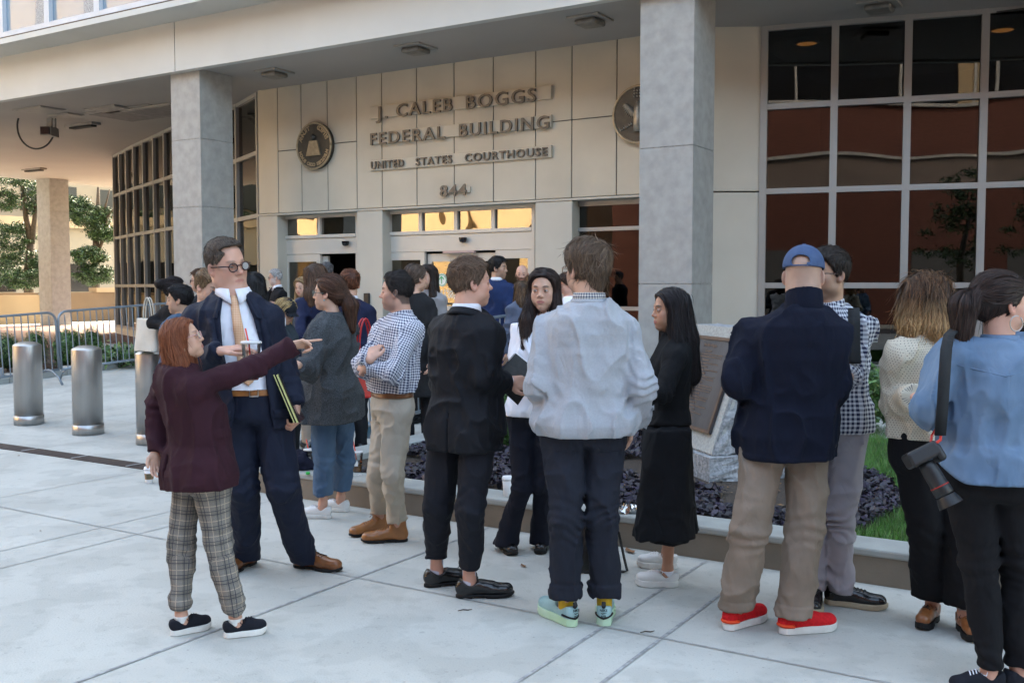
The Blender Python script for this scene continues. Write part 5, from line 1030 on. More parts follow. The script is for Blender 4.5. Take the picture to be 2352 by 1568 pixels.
    # -------- clothes
    def top(s, name, m, hem, t=.02, sl=(.066, .054, .042), cuff=1.0, wide=None, opening=None, lapel=False, fold=.010, collar=None, h=.0075, hemtuck=0., neck=.845, extra=None, cutsleeve=True, seed=1, ja=.006, sag=0., pocket=None, lapelw=.05, part='top'):
        k = s.k; Hh = 1.75 * k; zh = hem - s.z0; sl = tuple(q * .92 for q in sl)
        js = [(s.el[i], .10 * k, (s.wr[i] - s.el[i]) / np.linalg.norm(s.wr[i] - s.el[i])) for i in (0, 1)]
        if isinstance(opening, list): oz = [q[0] for q in opening]; ow = [q[1] for q in opening]; ox = [q[2] if len(q) > 2 else 0 for q in opening]
        def f(P):
            g = s.torso(P, t, None, neck * Hh, wide)
            for i in (0, 1):
                g = smin(g, rc(P, s.nb - s.U * .060 * k, s.sh[i] + s.U * .004 * k, .052 * k + t * .7, .044 * k + t * .6), .06); w_ = s.wr[i] * cuff + s.el[i] * (1 - cuff)
                a = smin(rc(P, s.sh[i], s.el[i], sl[0] * k, sl[1] * k), rc(P, s.el[i], w_, sl[1] * k, sl[2] * k), .02)
                if cutsleeve: ax = js[i][2]; a = np.maximum(a, (P - w_) @ ax)
                g = smin(g, a, .028)
            g = g - s.folds(P, fold, seed=seed, joints=js, ja=ja)
            if sag: z = P[:, 2]; g = g - sag * np.exp(-((z - hem - .07) / .06) ** 2)
            x, y = s.tl(P); z = P[:, 2]
            if lapel and opening:
                hw = np.interp(z, oz, ow); e = np.abs(x - np.interp(z, oz, ox)) - hw; lw = lapelw * np.clip((z - oz[1]) / .12, .25, 1.15) if len(oz) > 1 else lapelw; mk = (e < lw) & (y > 0) & (z > oz[1] - .02); g = g - .0055 * mk
            if pocket is not None:
                for (px, pz, pw, ph_, pf) in pocket: mk = (np.abs(x - px) < pw) & (np.abs(z - pz) < ph_) & (y * pf > 0); g = g - .0045 * mk
            g = np.maximum(g, hem - z + hemtuck * np.sin(x * 9))
            if opening: hw = np.interp(z, oz, ow); e = hw - np.abs(x - np.interp(z, oz, ox)); g = np.where(hw > 0, smax(g, np.minimum(e, y - .01), .006), g)
            if extra is not None: g = extra(P, g, x, y, z)
            nr = rc(P, s.nb + s.U * .03, s.HW((0, -.02, -.05)), .052 * k, .05 * k); g = smax(g, -nr, .012)
            return g
        pts = [s.nb, *s.sh, *s.el, *s.wr, np.array((s.pel[0], s.pel[1], hem))]; pts += [s.pel + s.Rt * .2 * k, s.pel - s.Rt * .2 * k, s.pel + s.F * .15 * k, s.pel - s.F * .15 * k]; mg = .085 + (max([q[1] for q in wide]) if wide else 0)
        segs = [(np.array((*s.spine(hem), hem)), s.nb, .16 * k)] + [(s.sh[i], s.el[i], .062 * k) for i in (0, 1)] + [(s.el[i], s.wr[i], .05 * k) for i in (0, 1)]
        s.topf = f; o = s.mesh(name, f, pts, mg, h, m, segs); return o
    def bottom(s, name, m, waist, hem=.06, r=(.098, .068, .052), fold=.008, h=.0075, t=.006, seed=4, cuffr=None, crotch=None, ja=.005, flare=None, skirt=None, wide=None, breakf=0.):
        r = (r[0] * .94, r[1] * .90, r[2] * .92); k = s.k; js = [(s.kn[i], .11 * k, s.U) for i in (0, 1)] + [(s.an[i] + s.U * .07, .08 * k, s.U) for i in (0, 1)] + [((s.hip[0] + s.hip[1]) / 2 - s.U * .08 * k, .12 * k, (s.U * .7 + s.Rt * .7))]
        def f(P):
            g = s.torso(P, t, None, (waist - s.z0) + 0, wide); g = smax(g, s.z0 + .475 * 1.75 * k - P[:, 2], .05); L = []
            for i in (0, 1):
                c = (s.hip[i] + s.kn[i]) * .5; a = rc(P, s.hip[i] - s.U * .02 * k, s.kn[i], r[0] * k, r[1] * k); bo = s.an[i] + s.U * (hem - .085 * k)
                if flare: b = rc(P, s.kn[i], bo, r[1] * k, r[2] * k); a = smin(a, b, .02); a = smin(a, rcf(P, s.kn[i] * .45 + bo * .55, bo - s.U * .02 + azv(s.ft[i][1]) * .02, r[1] * k * .9, flare * k, s.Rt, .8), .03)
                else: a = smin(a, rc(P, s.kn[i], bo - s.U * .02, r[1] * k, r[2] * k), .02)
                a = np.maximum(a, (s.ft[i][0][2] + hem) - P[:, 2]); L.append(a)
            lg = smin(L[0], L[1], .012) if not skirt else smin(L[0], L[1], skirt); g = smin(g, lg, .05) - s.folds(P, fold, (8, 8, 5), seed, js, ja)
            if cuffr:
                for i in (0, 1): z = P[:, 2] - s.ft[i][0][2] - hem; g = np.where((z < cuffr) & (np.linalg.norm(P[:, :2] - s.an[i][:2], axis=1) < .14), g - .006, g)
            return np.maximum(g, P[:, 2] - waist)
        pts = [s.pel + s.Rt * .17 * k, s.pel - s.Rt * .17 * k, *s.kn, *[a - s.U * .03 for a in s.an], np.array((s.pel[0], s.pel[1], waist))]
        segs = [(s.pel - s.U * .06, s.pel + s.U * .2, .17 * k)] + [(s.kn[i], s.hip[i], .085 * k) for i in (0, 1)] + [(s.an[i] - s.U * .1, s.kn[i], .06 * k) for i in (0, 1)]
        s.botf = f; return s.mesh(name, f, pts, .13 + (flare or 0) * .6, h, m, segs)
    def belt(s, z, m, hgt=.035, t=.012, buckle=None):
        def f(P): g = s.torso(P, t, None, 9); return np.maximum(g, np.abs(P[:, 2] - z) - hgt / 2)
        o = s.mesh('belt', f, [np.array((s.pel[0], s.pel[1], z)) + s.Rt * .2 * a + s.F * .15 * a for a in (-1, 1)] + [np.array((s.pel[0], s.pel[1], z)) + s.Rt * .2 * a - s.F * .15 * a for a in (-1, 1)], .04, .006, m)
        if buckle is not None:
            c = np.array((*s.spine(z), z)); y = .04
            for _ in range(60):
                if f((c + s.F * y)[None])[0] > 0: break
                y += .004
            c = c + s.F * (y + .004) + s.Rt * buckle; k = MB(); k.tube([c + s.Rt * a + s.U * b for a, b in ((-.022, -.018), (.022, -.018), (.022, .018), (-.022, .018), (-.022, -.018))], .003, 6); k.obj('buckle', M['steel'], o, s.O)
        return o
    def collar(s, m, h0=.035, r=.064, t=.004, spread=.012, zoff=.0, front=.05, open_=.0, name='collar', h=.0042, tilt=.3, rs=1.):
        c0 = s.nb + s.U * (.012 + zoff) * s.k; c1 = c0 + s.U * h0 + (s.HW((0, -.02, -.06)) - s.nb) * .12; n_ = s.U * 1. - s.F * 0
        def f(P):
            q = P - c0; y = q @ s.F; x = q @ s.Rt; z = q[:, 2] + y * tilt; r_ = np.hypot(x, y * 1.05); R_ = r * s.k + spread * np.clip(-z / h0 + 1, 0, 1) * 1.; g = np.abs(r_ - R_) - t; g = np.maximum(g, np.abs(z - h0 * .35) - h0 * .75 - front * np.clip(y * 9, 0, 1) * .5)
            if open_ is not None: g = np.maximum(g, np.where(y > 0, open_ + np.clip(-z * .35, 0, .02) * 1. + np.clip(z, 0, 1) * .25 - np.abs(x), -1))
            return g
        return s.mesh(name, f, [c0 + (s.Rt * a + s.F * b) * .09 + s.U * c for a in (-1, 1) for b in (-1, 1) for c in (-.06, .1)], .02, h, m, [(c0 - s.U * .1, c0 + s.U * .1, .07)])
    def collar2(s, m, r=.062, hgt=.040, fall=.042, flare=.016, point=.035, gap=.012, zoff=0., rot=0., name='collar', back=.0):
        k = s.k; c = s.nb + s.U * (.0 + zoff) * k; ax = (s.HW(A3((0, -.02, -.06))) - s.nb); ax /= np.linalg.norm(ax); ax = ax * .5 + s.U * .5; rows = [[], [], [], []]; n = 33
        for t in np.linspace(-1, 1, n):
            th = t * (math.pi - gap / r); d = -s.F * math.cos(th) + s.Rt * math.sin(th); fr = max(0, (abs(t) - .55) / .45)
            h_ = hgt * (1 - .45 * fr) * k; R_ = r * k; top_ = c + ax * h_ + d * R_ * 1.0; b_ = c + ax * (h_ - (fall + point * fr ** 2) * k) + d * (R_ + flare * k * (1 + .9 * fr ** 2)) + s.F * .008 * fr
            rows[0].append(c - s.U * .015 + d * R_ * .98); rows[1].append(top_ - d * .002); rows[2].append(top_ + d * .004 - ax * .002); rows[3].append(b_)
        V = np.array(rows[0] + rows[1] + rows[2] + rows[3]); F = [(a * n + i, a * n + i + 1, (a + 1) * n + i + 1, (a + 1) * n + i) for a in range(3) for i in range(n - 1)]
        o = link(name, V, F, m, s.root, s.O, True, pat=[(math.atan2((v - c) @ s.Rt, -(v - c) @ s.F) * r, v[2], 0) for v in V]); q = o.modifiers.new('thick', 'SOLIDIFY'); q.thickness = .003; return o
    def shoe(s, i, kind='sneaker', up=None, sole=None, L=.285, W_=.1, hi=.0, toe=0., lace=None, heel=None, solez=None, extra=None):
        p, az = s.ft[i]; X = azv(az); Z = s.U; Yv = np.cross(Z, X); k = s.k * (.90 if s.fem else 1); L = L * k; p0 = p - X * .07 * k; st = {'sneaker': .024, 'dress': .020, 'loafer': .022, 'chunky': .036, 'boot': .020, 'thick': .030}[kind] if solez is None else solez; hw = W_ / 2 * k
        def lc(P): q = P - p0; return q @ X, q @ Yv, q[:, 2]
        def outline(x, w_): t = np.clip(x / L, 0, 1); return w_ * np.interp(t, [0, .08, .25, .45, .68, .85, .96, 1], [.42, .64, .70, .74, .95, .80, .46, .15])
        def fs(P):
            x, y, z = lc(P); g = np.abs(y) - outline(x, hw) - (.003 if kind in ('sneaker', 'chunky', 'thick') else .0); g = smax(g, np.maximum(-x - .004, x - L - .004), .035); zt = st + np.clip((x - L * .8) / L, 0, 1) * .05 + (.006 if kind in ('sneaker', 'chunky', 'thick') else 0)
            zb_ = np.clip((x - L * .82) / L, 0, 1) * .08 + (np.where((x > L * .28) & (x < L * .5), .009, 0) if kind in ('dress', 'loafer', 'boot') else 0); return smax(g, np.maximum(z - zt, zb_ - z + .001), .004)
        an = s.an[i]
        def fu(P):
            q = P - p0; b = rcf(P, p0 + X * .038 * k + Z * (st + .03), p0 + X * (L - .045 * k) + Z * (st + .018 + toe), .036 * k, .030 * k, Yv, 1.06); b = smin(b, rcf(P, p0 + X * (L * .60) + Z * (st + .016), p0 + X * (L - .05 * k) + Z * (st + .016), .036 * k, .036 * k, Z, .78), .02)
            b = smin(b, rc(P, p0 + X * .045 * k + Z * (st + .03), p0 + X * .06 * k + Z * (.085 + hi) * k, .042 * k, .044 * k), .03); b = smin(b, rc(P, p0 + X * .08 * k + Z * .075 * k, p0 + X * L * .58 + Z * (st + .035), .032 * k, .026 * k), .03)
            if hi > .03: b = smin(b, rc(P, an - Z * .01, an + Z * (hi - .02), .040 * k, .045 * k), .03)
            x, y, z = lc(P); b = smax(b, np.abs(y) - outline(x, hw) - .002, .008); b = np.maximum(b, st - .004 - z); zc = (.082 + hi) * k
            if hi <= .03: zc = zc + .012 * np.cos(np.clip((x - .02) / (.11 * k), 0, 1) * 2 * math.pi); b = np.maximum(b, z - np.where(x < .13 * k, zc, 1)); b = smax(b, -rc(P, an + Z * .06, an + Z * .014 * k, .033 * k, .029 * k), .004)
            return b - .0015 * (noise3((P - p0) * 60, 2) - .5)
        pts = [p0 + X * a + Yv * b + Z * c for a in (-.01, L + .01) for b in (-hw, hw) for c in (0, .12 + hi)]
        o = s.mesh('shoe', fu, pts, .015, .0042, up); so_ = s.mesh('sole', fs, pts, .012, .0038, sole, parent=o)
        if lace is not None:
            kb = MB()
            for j in range(5):
                a = L * (.40 + .055 * j)
                zc = None
                for zz in np.arange(.13 + hi, .01, -.003):
                    if fu((p0 + X * a + Z * zz)[None])[0] < 0: zc = zz; break
                if zc is None: continue
                kb.tube([p0 + X * a + Yv * q * .022 * k + Z * (zc + .004 - abs(q) * .010) + X * .006 * q for q in (-1, -.5, 0, .5, 1)], .0026, 5)
                if j == 0:
                    for sg in (-1, 1): kb.tube([p0 + X * (a) + Z * (zc + .006), p0 + X * (a - .015) + Yv * sg * .02 + Z * (zc + .02), p0 + X * (a + .0) + Yv * sg * .034 + Z * (zc + .004), p0 + X * (a + .012) + Yv * sg * .014 + Z * (zc + .004)], .0022, 5)
            kb.obj('laces', lace, o, s.O, True)
        SH[(id(s), i)] = (p0, X, Yv, L, k); return o
    def shoes(s, **kw): return [s.shoe(i, **kw) for i in (0, 1)]
    def sock(s, m, top=.16, i=None, r=.036):
        for j in ((0, 1) if i is None else (i,)):
            a = s.an[j]; s.mesh('sock', lambda P: np.maximum(np.maximum(rc(P, a - s.U * .005, a + s.U * top, (r - .002) * s.k, (r + .003) * s.k), P[:, 2] - a[2] - top), a[2] - .02 - P[:, 2]), [a - s.U * .05, a + s.U * (top + .02)], .06, .005, m)
    def glasses(s, m, r=.021, th=.0024, wire=False, rect=False):
        k = MB(); c = []
        for sg in (-1, 1):
            pts = []
            for t in np.linspace(0, 2 * math.pi, 25):
                x, z = math.cos(t), math.sin(t)
                if rect: x = math.copysign(abs(x) ** .6, x) * 1.15; z = math.copysign(abs(z) ** .6, z) * .8
                pts.append(s.HW(np.array((sg * .0335 + r * x * 1.05, .0935 - .14 * abs(sg * .0335 + r * x) + .004, -.001 + r * z * .92))))
            k.tube(pts, th * s.hk, 6, False); k.tube([s.HW(np.array((sg * .056, .0885, .006))), s.HW(np.array((sg * .072, .078, .008))), s.HW(np.array((sg * .077, .03, .006))), s.HW(np.array((sg * .079, -.008, .004)))], th * s.hk * 1.1, 6)
            c.append(pts)
        k.tube([s.HW(np.array((x, .0965 - abs(x) * .2, .004 + .003 * math.cos(x * 100)))) for x in (-.013, -.006, 0, .006, .013)], th * s.hk, 6); o = k.obj('glasses', m, s.root, s.O, True)
        for pts in c: link('lens', pts[:-1], [tuple(range(24))], M['lensg'], o, s.O)
        return o
    def surf(s, f, x, z, back=False):   # point on surface f in front (or behind) the torso
        c = np.array((*s.spine(z), z)) + s.Rt * x; d = -s.F if back else s.F; ts = np.arange(.0, .34, .0025); v = f(c + ts[:, None] * d); i = np.where(v < 0)[0]; return c + d * (ts[i[-1]] if len(i) else .1)
    def patch(s, name, m, f, pts, back=False, off=.008, th=.006, par=None, x0=0.):
        V = [s.surf(f, x + x0, z, back) + (-s.F if back else s.F) * off for row in pts for x, z in row]; nc = len(pts[0]); F = [(r * nc + c, r * nc + c + 1, (r + 1) * nc + c + 1, (r + 1) * nc + c) for r in range(len(pts) - 1) for c in range(nc - 1)]
        o = link(name, V, F, m, par or s.root, s.O, True, pat=[((A3(v) - s.O) @ s.Rt, v[2], 0) for v in V]); q = o.modifiers.new('thick', 'SOLIDIFY'); q.thickness = th; q.offset = 0; return o
    def lapels(s, m, f, oz, z0, z1, lw=.07, notch=.78, x0=0.):
        for sg in (-1, 1):
            rows = []
            for t in list(np.linspace(0, notch - .001, 12)) + [notch + .004] + list(np.linspace(notch + .01, 1, 6)):
                z = z0 + (z1 - z0) * t; hw = np.interp(z, [q[0] for q in oz], [q[1] for q in oz]); w_ = lw * min(1, (t + .04) / (notch * .93)) if t < notch else lw * .55 * (1 - .35 * (t - notch) / (1 - notch))
                rows.append([(sg * (hw - .004 + w_ * a), z) for a in (0, .5, 1)])
            s.patch('lapel', m, f, rows, off=.009, x0=x0)
    def tie(s, m, z0, z1, f, w0=.022, w1=.042):
        zs = np.linspace(z1, z0, 26); V = []
        for j, z in enumerate(zs):
            t = j / 25; w_ = (.014 + .008 * (1 - t / .08)) if t < .08 else w0 + (w1 - w0) * (t - .08) / .86; w_ = w_ if t < .94 else w1 * (1 - t) / .06; p = s.surf(f, 0, z) + s.F * (.010 + .006 * (t < .1))
            for q in (-1, -.3, .3, 1): V.append(p + s.Rt * w_ * q + s.F * (.004 * (1 - q * q)))
        F = [(j * 4 + i, j * 4 + i + 1, j * 4 + i + 5, j * 4 + i + 4) for j in range(25) for i in range(3)]; V = np.array(V); pat = np.stack([(V - s.O) @ s.Rt, V[:, 2], V[:, 2] * 0], 1); o = link('tie', V, F, m, s.root, s.O, True, pat=pat)
        sm = o.modifiers.new('thick', 'SOLIDIFY'); sm.thickness = .004; return o
# ================================================================ the people in front
def RGB(*c): return tuple(c)
BLK = (.012, .012, .013); shoe_black = cloth('black_leather', (.012, .012, .013), .22, .1, .05, 90, 0, 6, .6); rubber = cloth('black_rubber', (.015, .015, .015), .6, .1, .1, 90, 0); white_l = cloth('white_leather', (.68, .68, .66), .4, .08, .08, 60, 0, 8, .5); white_s = cloth('white_rubber', (.66, .65, .61), .55, .12, .05, 60, 0, 14); tanl = cloth('tan_leather', (.30, .12, .035), .28, .2, .08, 70, 0, 14, .55); brownl = cloth('brown_leather', (.17, .065, .022), .3, .3, .1, 70, 0, 14, .5)
skn = cloth('navy_suit', (.009, .014, .034), .75, .06, .2, 500, .15); whites = cloth('white_shirt', (.68, .70, .76), .7, .04, .15, 220, .1)
AZF = azv
# 1 --- woman in maroon blazer, pointing
p = Person('woman in a maroon blazer and plaid trousers pointing to the right', 4.6, [(417, 1455, 50), (541, 1461, 66)], (423, 781), 82, 48, 'fair', True, .99, hpit=20, pel=(458, 1010, 4.62), knees=[(418, 1245), (503, 1245)], shw=.98, hdY=4.6, z0=0)
p.arm(0, (366, 930, 4.70), (360, 1035, 4.62), None, None, 'relax'); p.arm(1, (586, 838, 4.66), (672, 793, 4.82), azv(66, 3), -p.U * .7 + azv(156) * .7, 'point')
p.head(.0031, nose=1.1, brow=.6, browc=(.10, .05, .03), lip=(.45, .2, .17), blush=.8).body()
mar = cloth('maroon_wool', (.040, .010, .018), .85, .1, .3, 420, .12)
p.top('blazer', mar, .70, .026, (.068, .060, .050), 1.0, [(.6, .055, .04), (.85, .04, .035), (1.05, .012, .012), (1.3, .0, 0)], fold=.012, ja=.007, extra=lambda P, g, x, y, z: np.where((np.abs(x + .01) < .006) & (z < .86) & (y < 0), g + .02, g) + .055 * np.clip((z * 0 + .70 + .06 * np.cos(x * 9) - z) * 12, 0, 1) * 0, hemtuck=.012, pocket=[(.14, .955, .055, .020, 1)], seed=11, part='blazer')
k = MB()
for i in range(3): a_ = p.wr[1] + (p.el[1] - p.wr[1]) * (.16 + .05 * i); q = a_ + A3((0, -1, .15)) * .047; k.tube([q, q + A3((0, -.006, 0))], .009, 10)
k.obj('button', shoe_black, p.root, p.O)
plaid = patmat('plaid_wool', 'plaid', (.34, .31, .26), (.045, .045, .05), 14, 14, c3=(.42, .34, .26))
p.bottom('trousers', plaid, .86, .115, (.108, .078, .062), .009, t=.012, seed=21, ja=.006)
sn = cloth('black_canvas', (.014, .016, .024), .9, .1, .3, 200, .1)
p.shoes(kind='sneaker', up=sn, sole=white_s, L=.265, lace=sn); p.sock(white_l, .018)
p.hair([((.0, -.03, .04), (-.02, -.085, -.16), .09, .085), ((-.05, -.05, -.05), (-.07, -.175, -.42), .06, .045), ((.055, -.04, .0), (.075, -.075, -.24), .045, .045), ((.07, -.0, -.05) , (.085, -.03, -.14), .02, .02)][:3], (.010, .014), 2400, .15, .0045, (.16, .048, .022), (.30, .105, .045), 'down', steps=9, h=.006, tipcol=((.40, .17, .08), -.22), fh=.0, loose=.5)
p.glasses(M['specsclear'], .023); k = MB(); k.tube([p.HW((.083, -.004, -.042)), p.HW((.085, .0, -.05)), p.HW((.084, .0, -.058)), p.HW((.083, -.006, -.056))], .002, 6); k.obj('earring', M['gold'], p.root, p.O, True)

# 2 --- tall man in navy suit
p = Person('tall man in a navy suit, peach tie and round dark glasses', 5.5, [(700, 1303, 112), (568, 1298, 200)], (521, 611), 128, 168, 'pink', False, 1.12, hpit=-2, hroll=-9, pel=(583, 925, 5.5), knees=[(648, 1118, 5.42), (556, 1118, 5.45)], shw=1.2, build=1.08, hdY=5.5, nbp=(537, 671, 5.5))
p.sh = [P3(624, 732, 5.52), P3(456, 732, 5.5)]
p.arm(0, (655, 856, 5.55), (680, 930, 5.45), azv(150, -78), azv(260), 'grip'); p.arm(1, (430, 852, 5.42), (506, 806, 5.18), azv(70, 8), azv(15, -10), None, (.45, .55, .7, .8, .35)); p.hd_[1] = (azv(85, 10), A3((0, .3, -1)), 'x', (.22, .32, .5, .65, .3))
p.head(.0031, nose=1.15, jaw=1.24, neck=1.2, brow=.55, browc=(.12, .08, .06), lip=(.42, .17, .14), iris=(.12, .14, .14), gaze=.15, beard=.10, beardc=(.2, .15, .13), buzz=.35, buzzc=(.16, .12, .09)).body()
sh_ = p.top('shirt', whites, 1.075, .004, (.050, .040, .032), .9, [(.9, .0, .045), (1.1, .0, .04), (1.35, .0, .0)], fold=.010, neck=.835, seed=31, extra=lambda P, g, x, y, z: np.where((np.abs(x) < .016) & (y > 0), g - .0025, g)); fs_ = p.topf
hz = .88
OZ = [(.80, .125), (.95, .092), (1.10, .092), (1.30, .100), (1.46, .085), (1.56, .06)]
p.top('jacket', skn, .86, .024, (.072, .060, .048), 1.0, [(.85, .015, .05), (1.1, .008, .04), (1.35, .0, .0)], opening=OZ, fold=.012, ja=.010, seed=32); p.lapels(skn, p.topf, OZ, 1.08, p.nb[2] - .03, .075)
p.patch('pocket_flap', skn, p.topf, [[(-.20 + .03 * i, z) for i in range(4)] for z in (.97, .945, .92)], off=.006); p.patch('pocket_flap', skn, p.topf, [[(.11 + .03 * i, z) for i in range(4)] for z in (.97, .945, .92)], off=.006)
p.bottom('trousers', skn, 1.075, .045, (.110, .092, .078), .008, t=.024, seed=33, ja=.006); p.belt(1.06, tanl, .036, .036, buckle=-.02)
p.collar2(whites, .077, .032, .040, .016, .045, .014)
p.tie(patmat('peach_tie_silk', 'gingham', (.66, .46, .31), (.52, .27, .14), 110, 110, .5, .05), 1.10, p.nb[2] - .012, fs_, .021, .040)
p.hair([], (.003, .012), 3200, .026, .0030, (.060, .045, .036), (.14, .11, .085), 'short', steps=5, h=.0045, fh=.032, part=-.03, lift=.003)
p.glasses(M['specs'], .0205, .0032); p.shoes(kind='dress', up=brownl, sole=rubber, L=.31, lace=rubber)
# 3 --- tweed blazer
p = Person('woman in a dark speckled blazer and cropped jeans with a long ponytail', 6.9, [(742, 1189, -82), (783, 1174, -78)], (752, 675), -86, -66, 'fair', True, 1.04, hpit=3, pel=(762, 930, 6.95), knees=[(745, 1055), (790, 1050)], shw=1.12, build=1.15)
p.arm(0, (712, 852, 6.62), (684, 838, 6.4), azv(-75, 12), azv(20), 'grip'); p.arm(1, (735, 850, 7.2), (700, 840, 7.0), azv(-90, 5), None, 'grip')
p.head(.0040, nose=1.05, brow=.6, lip=(.5, .22, .18)).body()
p.top('blazer', cloth('speckled_tweed', (.016, .018, .020), .9, 0, .5, 300, .1, 210, base2=(.10, .11, .12)), .70, .030, (.074, .068, .058), .93, [(.6, .05, .05), (1.0, .03, .035), (1.35, .0, .0)], fold=.014, seed=41, ja=.008, hemtuck=.01)
p.collar2(_cl['speckled_tweed'], .070, .022, .045, .022, .03, .03)
den = cloth('blue_denim', (.04, .078, .14), .85, .25, .5, 260, .1, 7, base2=(.085, .14, .22), st=(1, 1, .5))
p.bottom('jeans', den, .95, .165, (.108, .080, .074), .009, t=.012, seed=42, ja=.006); p.shoes(kind='sneaker', up=white_l, sole=white_s, L=.275, lace=whites)
p.hair([((0, -.04, .05), (0, -.075, .0), .085, .07), ((0, -.125, .0), (0, -.165, -.07), .030, .050), ((0, -.165, -.07), (.0, -.185, -.235), .052, .022)], (.010, .018), 2400, .12, .0045, (.035, .018, .012), (.15, .07, .04), 'tie', tie=(0, -.12, .005), steps=8, h=.006, loose=.35)
k = MB(); k.tube([p.HW((.03 * math.cos(t), -.122, .002 + .03 * math.sin(t))) for t in np.linspace(0, 6.3, 13)], .011, 7); k.obj('hair_tie', rubber, p.root, p.O, True)
p.glasses(mat('glasses_green', (.10, .13, .11), .3, var=0), .022); k = MB(); k.add(*lathe([(.001, -.006), (.006, 0), (.001, .006)], 10, tuple(p.HW(A3((-.084, .0, -.043)))))); k.obj('earring', mat('turquoise_stud', (.15, .40, .42), .3, var=0), p.root, p.O, True)
# 4 --- gingham shirt, arms crossed
p = Person('man in a blue gingham shirt and khaki trousers with his arms crossed', 6.24, [(912, 1243, -98), (872, 1222, -128)], (909, 672), -88, -112, 'pink', False, 1.0, hpit=2, pel=(900, 935, 6.26), knees=[(903, 1088, 6.15), (868, 1080, 6.30)], shw=1.05, build=1.02)
p.sh = [P3(948, 760, 6.12), P3(884, 758, 6.38)]
p.arm(0, (906, 853, 5.98), (842, 843, 5.99), azv(-35, 5), azv(20, -20), 'fist'); p.arm(1, (832, 842, 6.2), (850, 826, 5.96), azv(55, 45), azv(0, -20), 'soft'); p.hd_[1] = (azv(20, 50), azv(10, -30), 'soft', None)
p.head(.0032, nose=1.15, jaw=1.04, brow=.8, browc=(.02, .015, .015), beard=.35, beardc=(.07, .05, .045), stache=.75, lip=(.45, .2, .17), buzz=.85, buzzc=(.035, .028, .026)).body()
ging = patmat('navy_gingham', 'gingham', (.70, .71, .76), (.018, .028, .085), 62, 62)
p.top('shirt', ging, .975, .014, (.064, .060, .046), .96, [(.95, .012, .012), (1.0, .008, .01), (1.12, .018, .02), (1.35, .005, .005)], fold=.014, seed=51, ja=.009, sag=.014)
p.collar2(ging, .064, .040, .040, .014, .035, .012)
khk = cloth('khaki_cotton', (.42, .37, .30), .85, .05, .2, 260, .1)
p.bottom('trousers', khk, .985, .135, (.104, .078, .062), .009, t=.012, seed=52, ja=.007); p.belt(.962, brownl, .036, .020, buckle=None)
p.shoes(kind='boot', up=tanl, sole=rubber, L=.31, hi=.08, lace=brownl)
p.hair([((.0, .045, .105), (.0, -.04, .115), .022, .028)], (.002, .012), 2000, .04, .0036, (.010, .008, .008), (.035, .028, .026), 'back', steps=6, h=.0045, fh=.0, up=.05, lift=.003)
# 5 --- dark suit, back turned, holding a notebook
p = Person('man in a black suit seen from behind, holding a notebook, in tassel loafers', 5.09, [(1078, 1371, 84), (1003, 1345, 70)][::-1], (1083, 652), 74, 30, 'pink', False, 1.02, hpit=4, pel=(1065, 960, 5.1), knees=[(1005, 1160, 5.2), (1082, 1165, 5.02)], shw=1.15, build=.97)
p.sh = [P3(1014, 758, 5.2), P3(1108, 768, 5.0)]
p.arm(0, (1008, 880, 5.42), (1120, 870, 5.55), azv(80, -15), azv(170), 'soft'); p.arm(1, (1106, 868, 4.96), (1166, 876, 5.14), azv(62, -6), azv(-30, 10), None); p.hd_[1] = (azv(64, -6), azv(-35, -10), 'x', (.35, .45, .6, .75, .2))
p.head(.0032, nose=1.1, brow=.45, browc=(.2, .14, .1), lip=(.42, .2, .17), jaw=1.02).body()
blks = cloth('black_suit', (.007, .0085, .013), .75, .08, .2, 500, .15)
p.top('jacket', blks, .80, .028, (.072, .062, .050), .94, [(.75, .035, .03), (1.0, .015, .02), (1.35, .0, 0)], fold=.014, seed=61, ja=.010, extra=lambda P, g, x, y, z: g + (np.abs(x) < .005) * (y < 0) * np.where(z < 1.0, .012, .003))
p.mesh('cuff', lambda P: np.maximum(rc(P, p.el[1] * .2 + p.wr[1] * .8, p.wr[1], .042, .040), ((P - p.wr[1]) @ ((p.wr[1] - p.el[1]) / np.linalg.norm(p.wr[1] - p.el[1]))) - .002), [p.wr[1]], .07, .005, whites)
p.collar2(whites, .064, .052, .040, .010, .03, .02); p.collar(blks, .028, .074, .006, .02, -.024, .0, None)
p.bottom('trousers', cloth('charcoal_navy', (.012, .014, .022), .8, .06, .2, 300, .1), .98, .16, (.104, .080, .062), .008, t=.012, seed=62, ja=.006)
p.shoes(kind='loafer', up=shoe_black, sole=rubber, L=.31); p.sock(cloth('lilac_sock', (.52, .50, .58), .9, .08, .3, 300), .20)
for i in (0, 1):
    p0, X, Yv, L, kk = SH[(id(p), i)]; k = MB()
    for sg in (-1, 1): k.tube([p0 + X * L * .50 + A3((0, 0, .075)), p0 + X * (L * .52) + Yv * sg * .014 + A3((0, 0, .078)), p0 + X * (L * .56) + Yv * sg * .02 + A3((0, 0, .068))], [.004, .005, .009], 6)
    k.obj('tassel', shoe_black, p.root, p.O, True)
p.hair([], (.006, .017), 3000, .040, .0036, (.075, .046, .030), (.20, .13, .085), 'short', steps=6, h=.0045, fh=.004, lift=.004, loose=1.2)
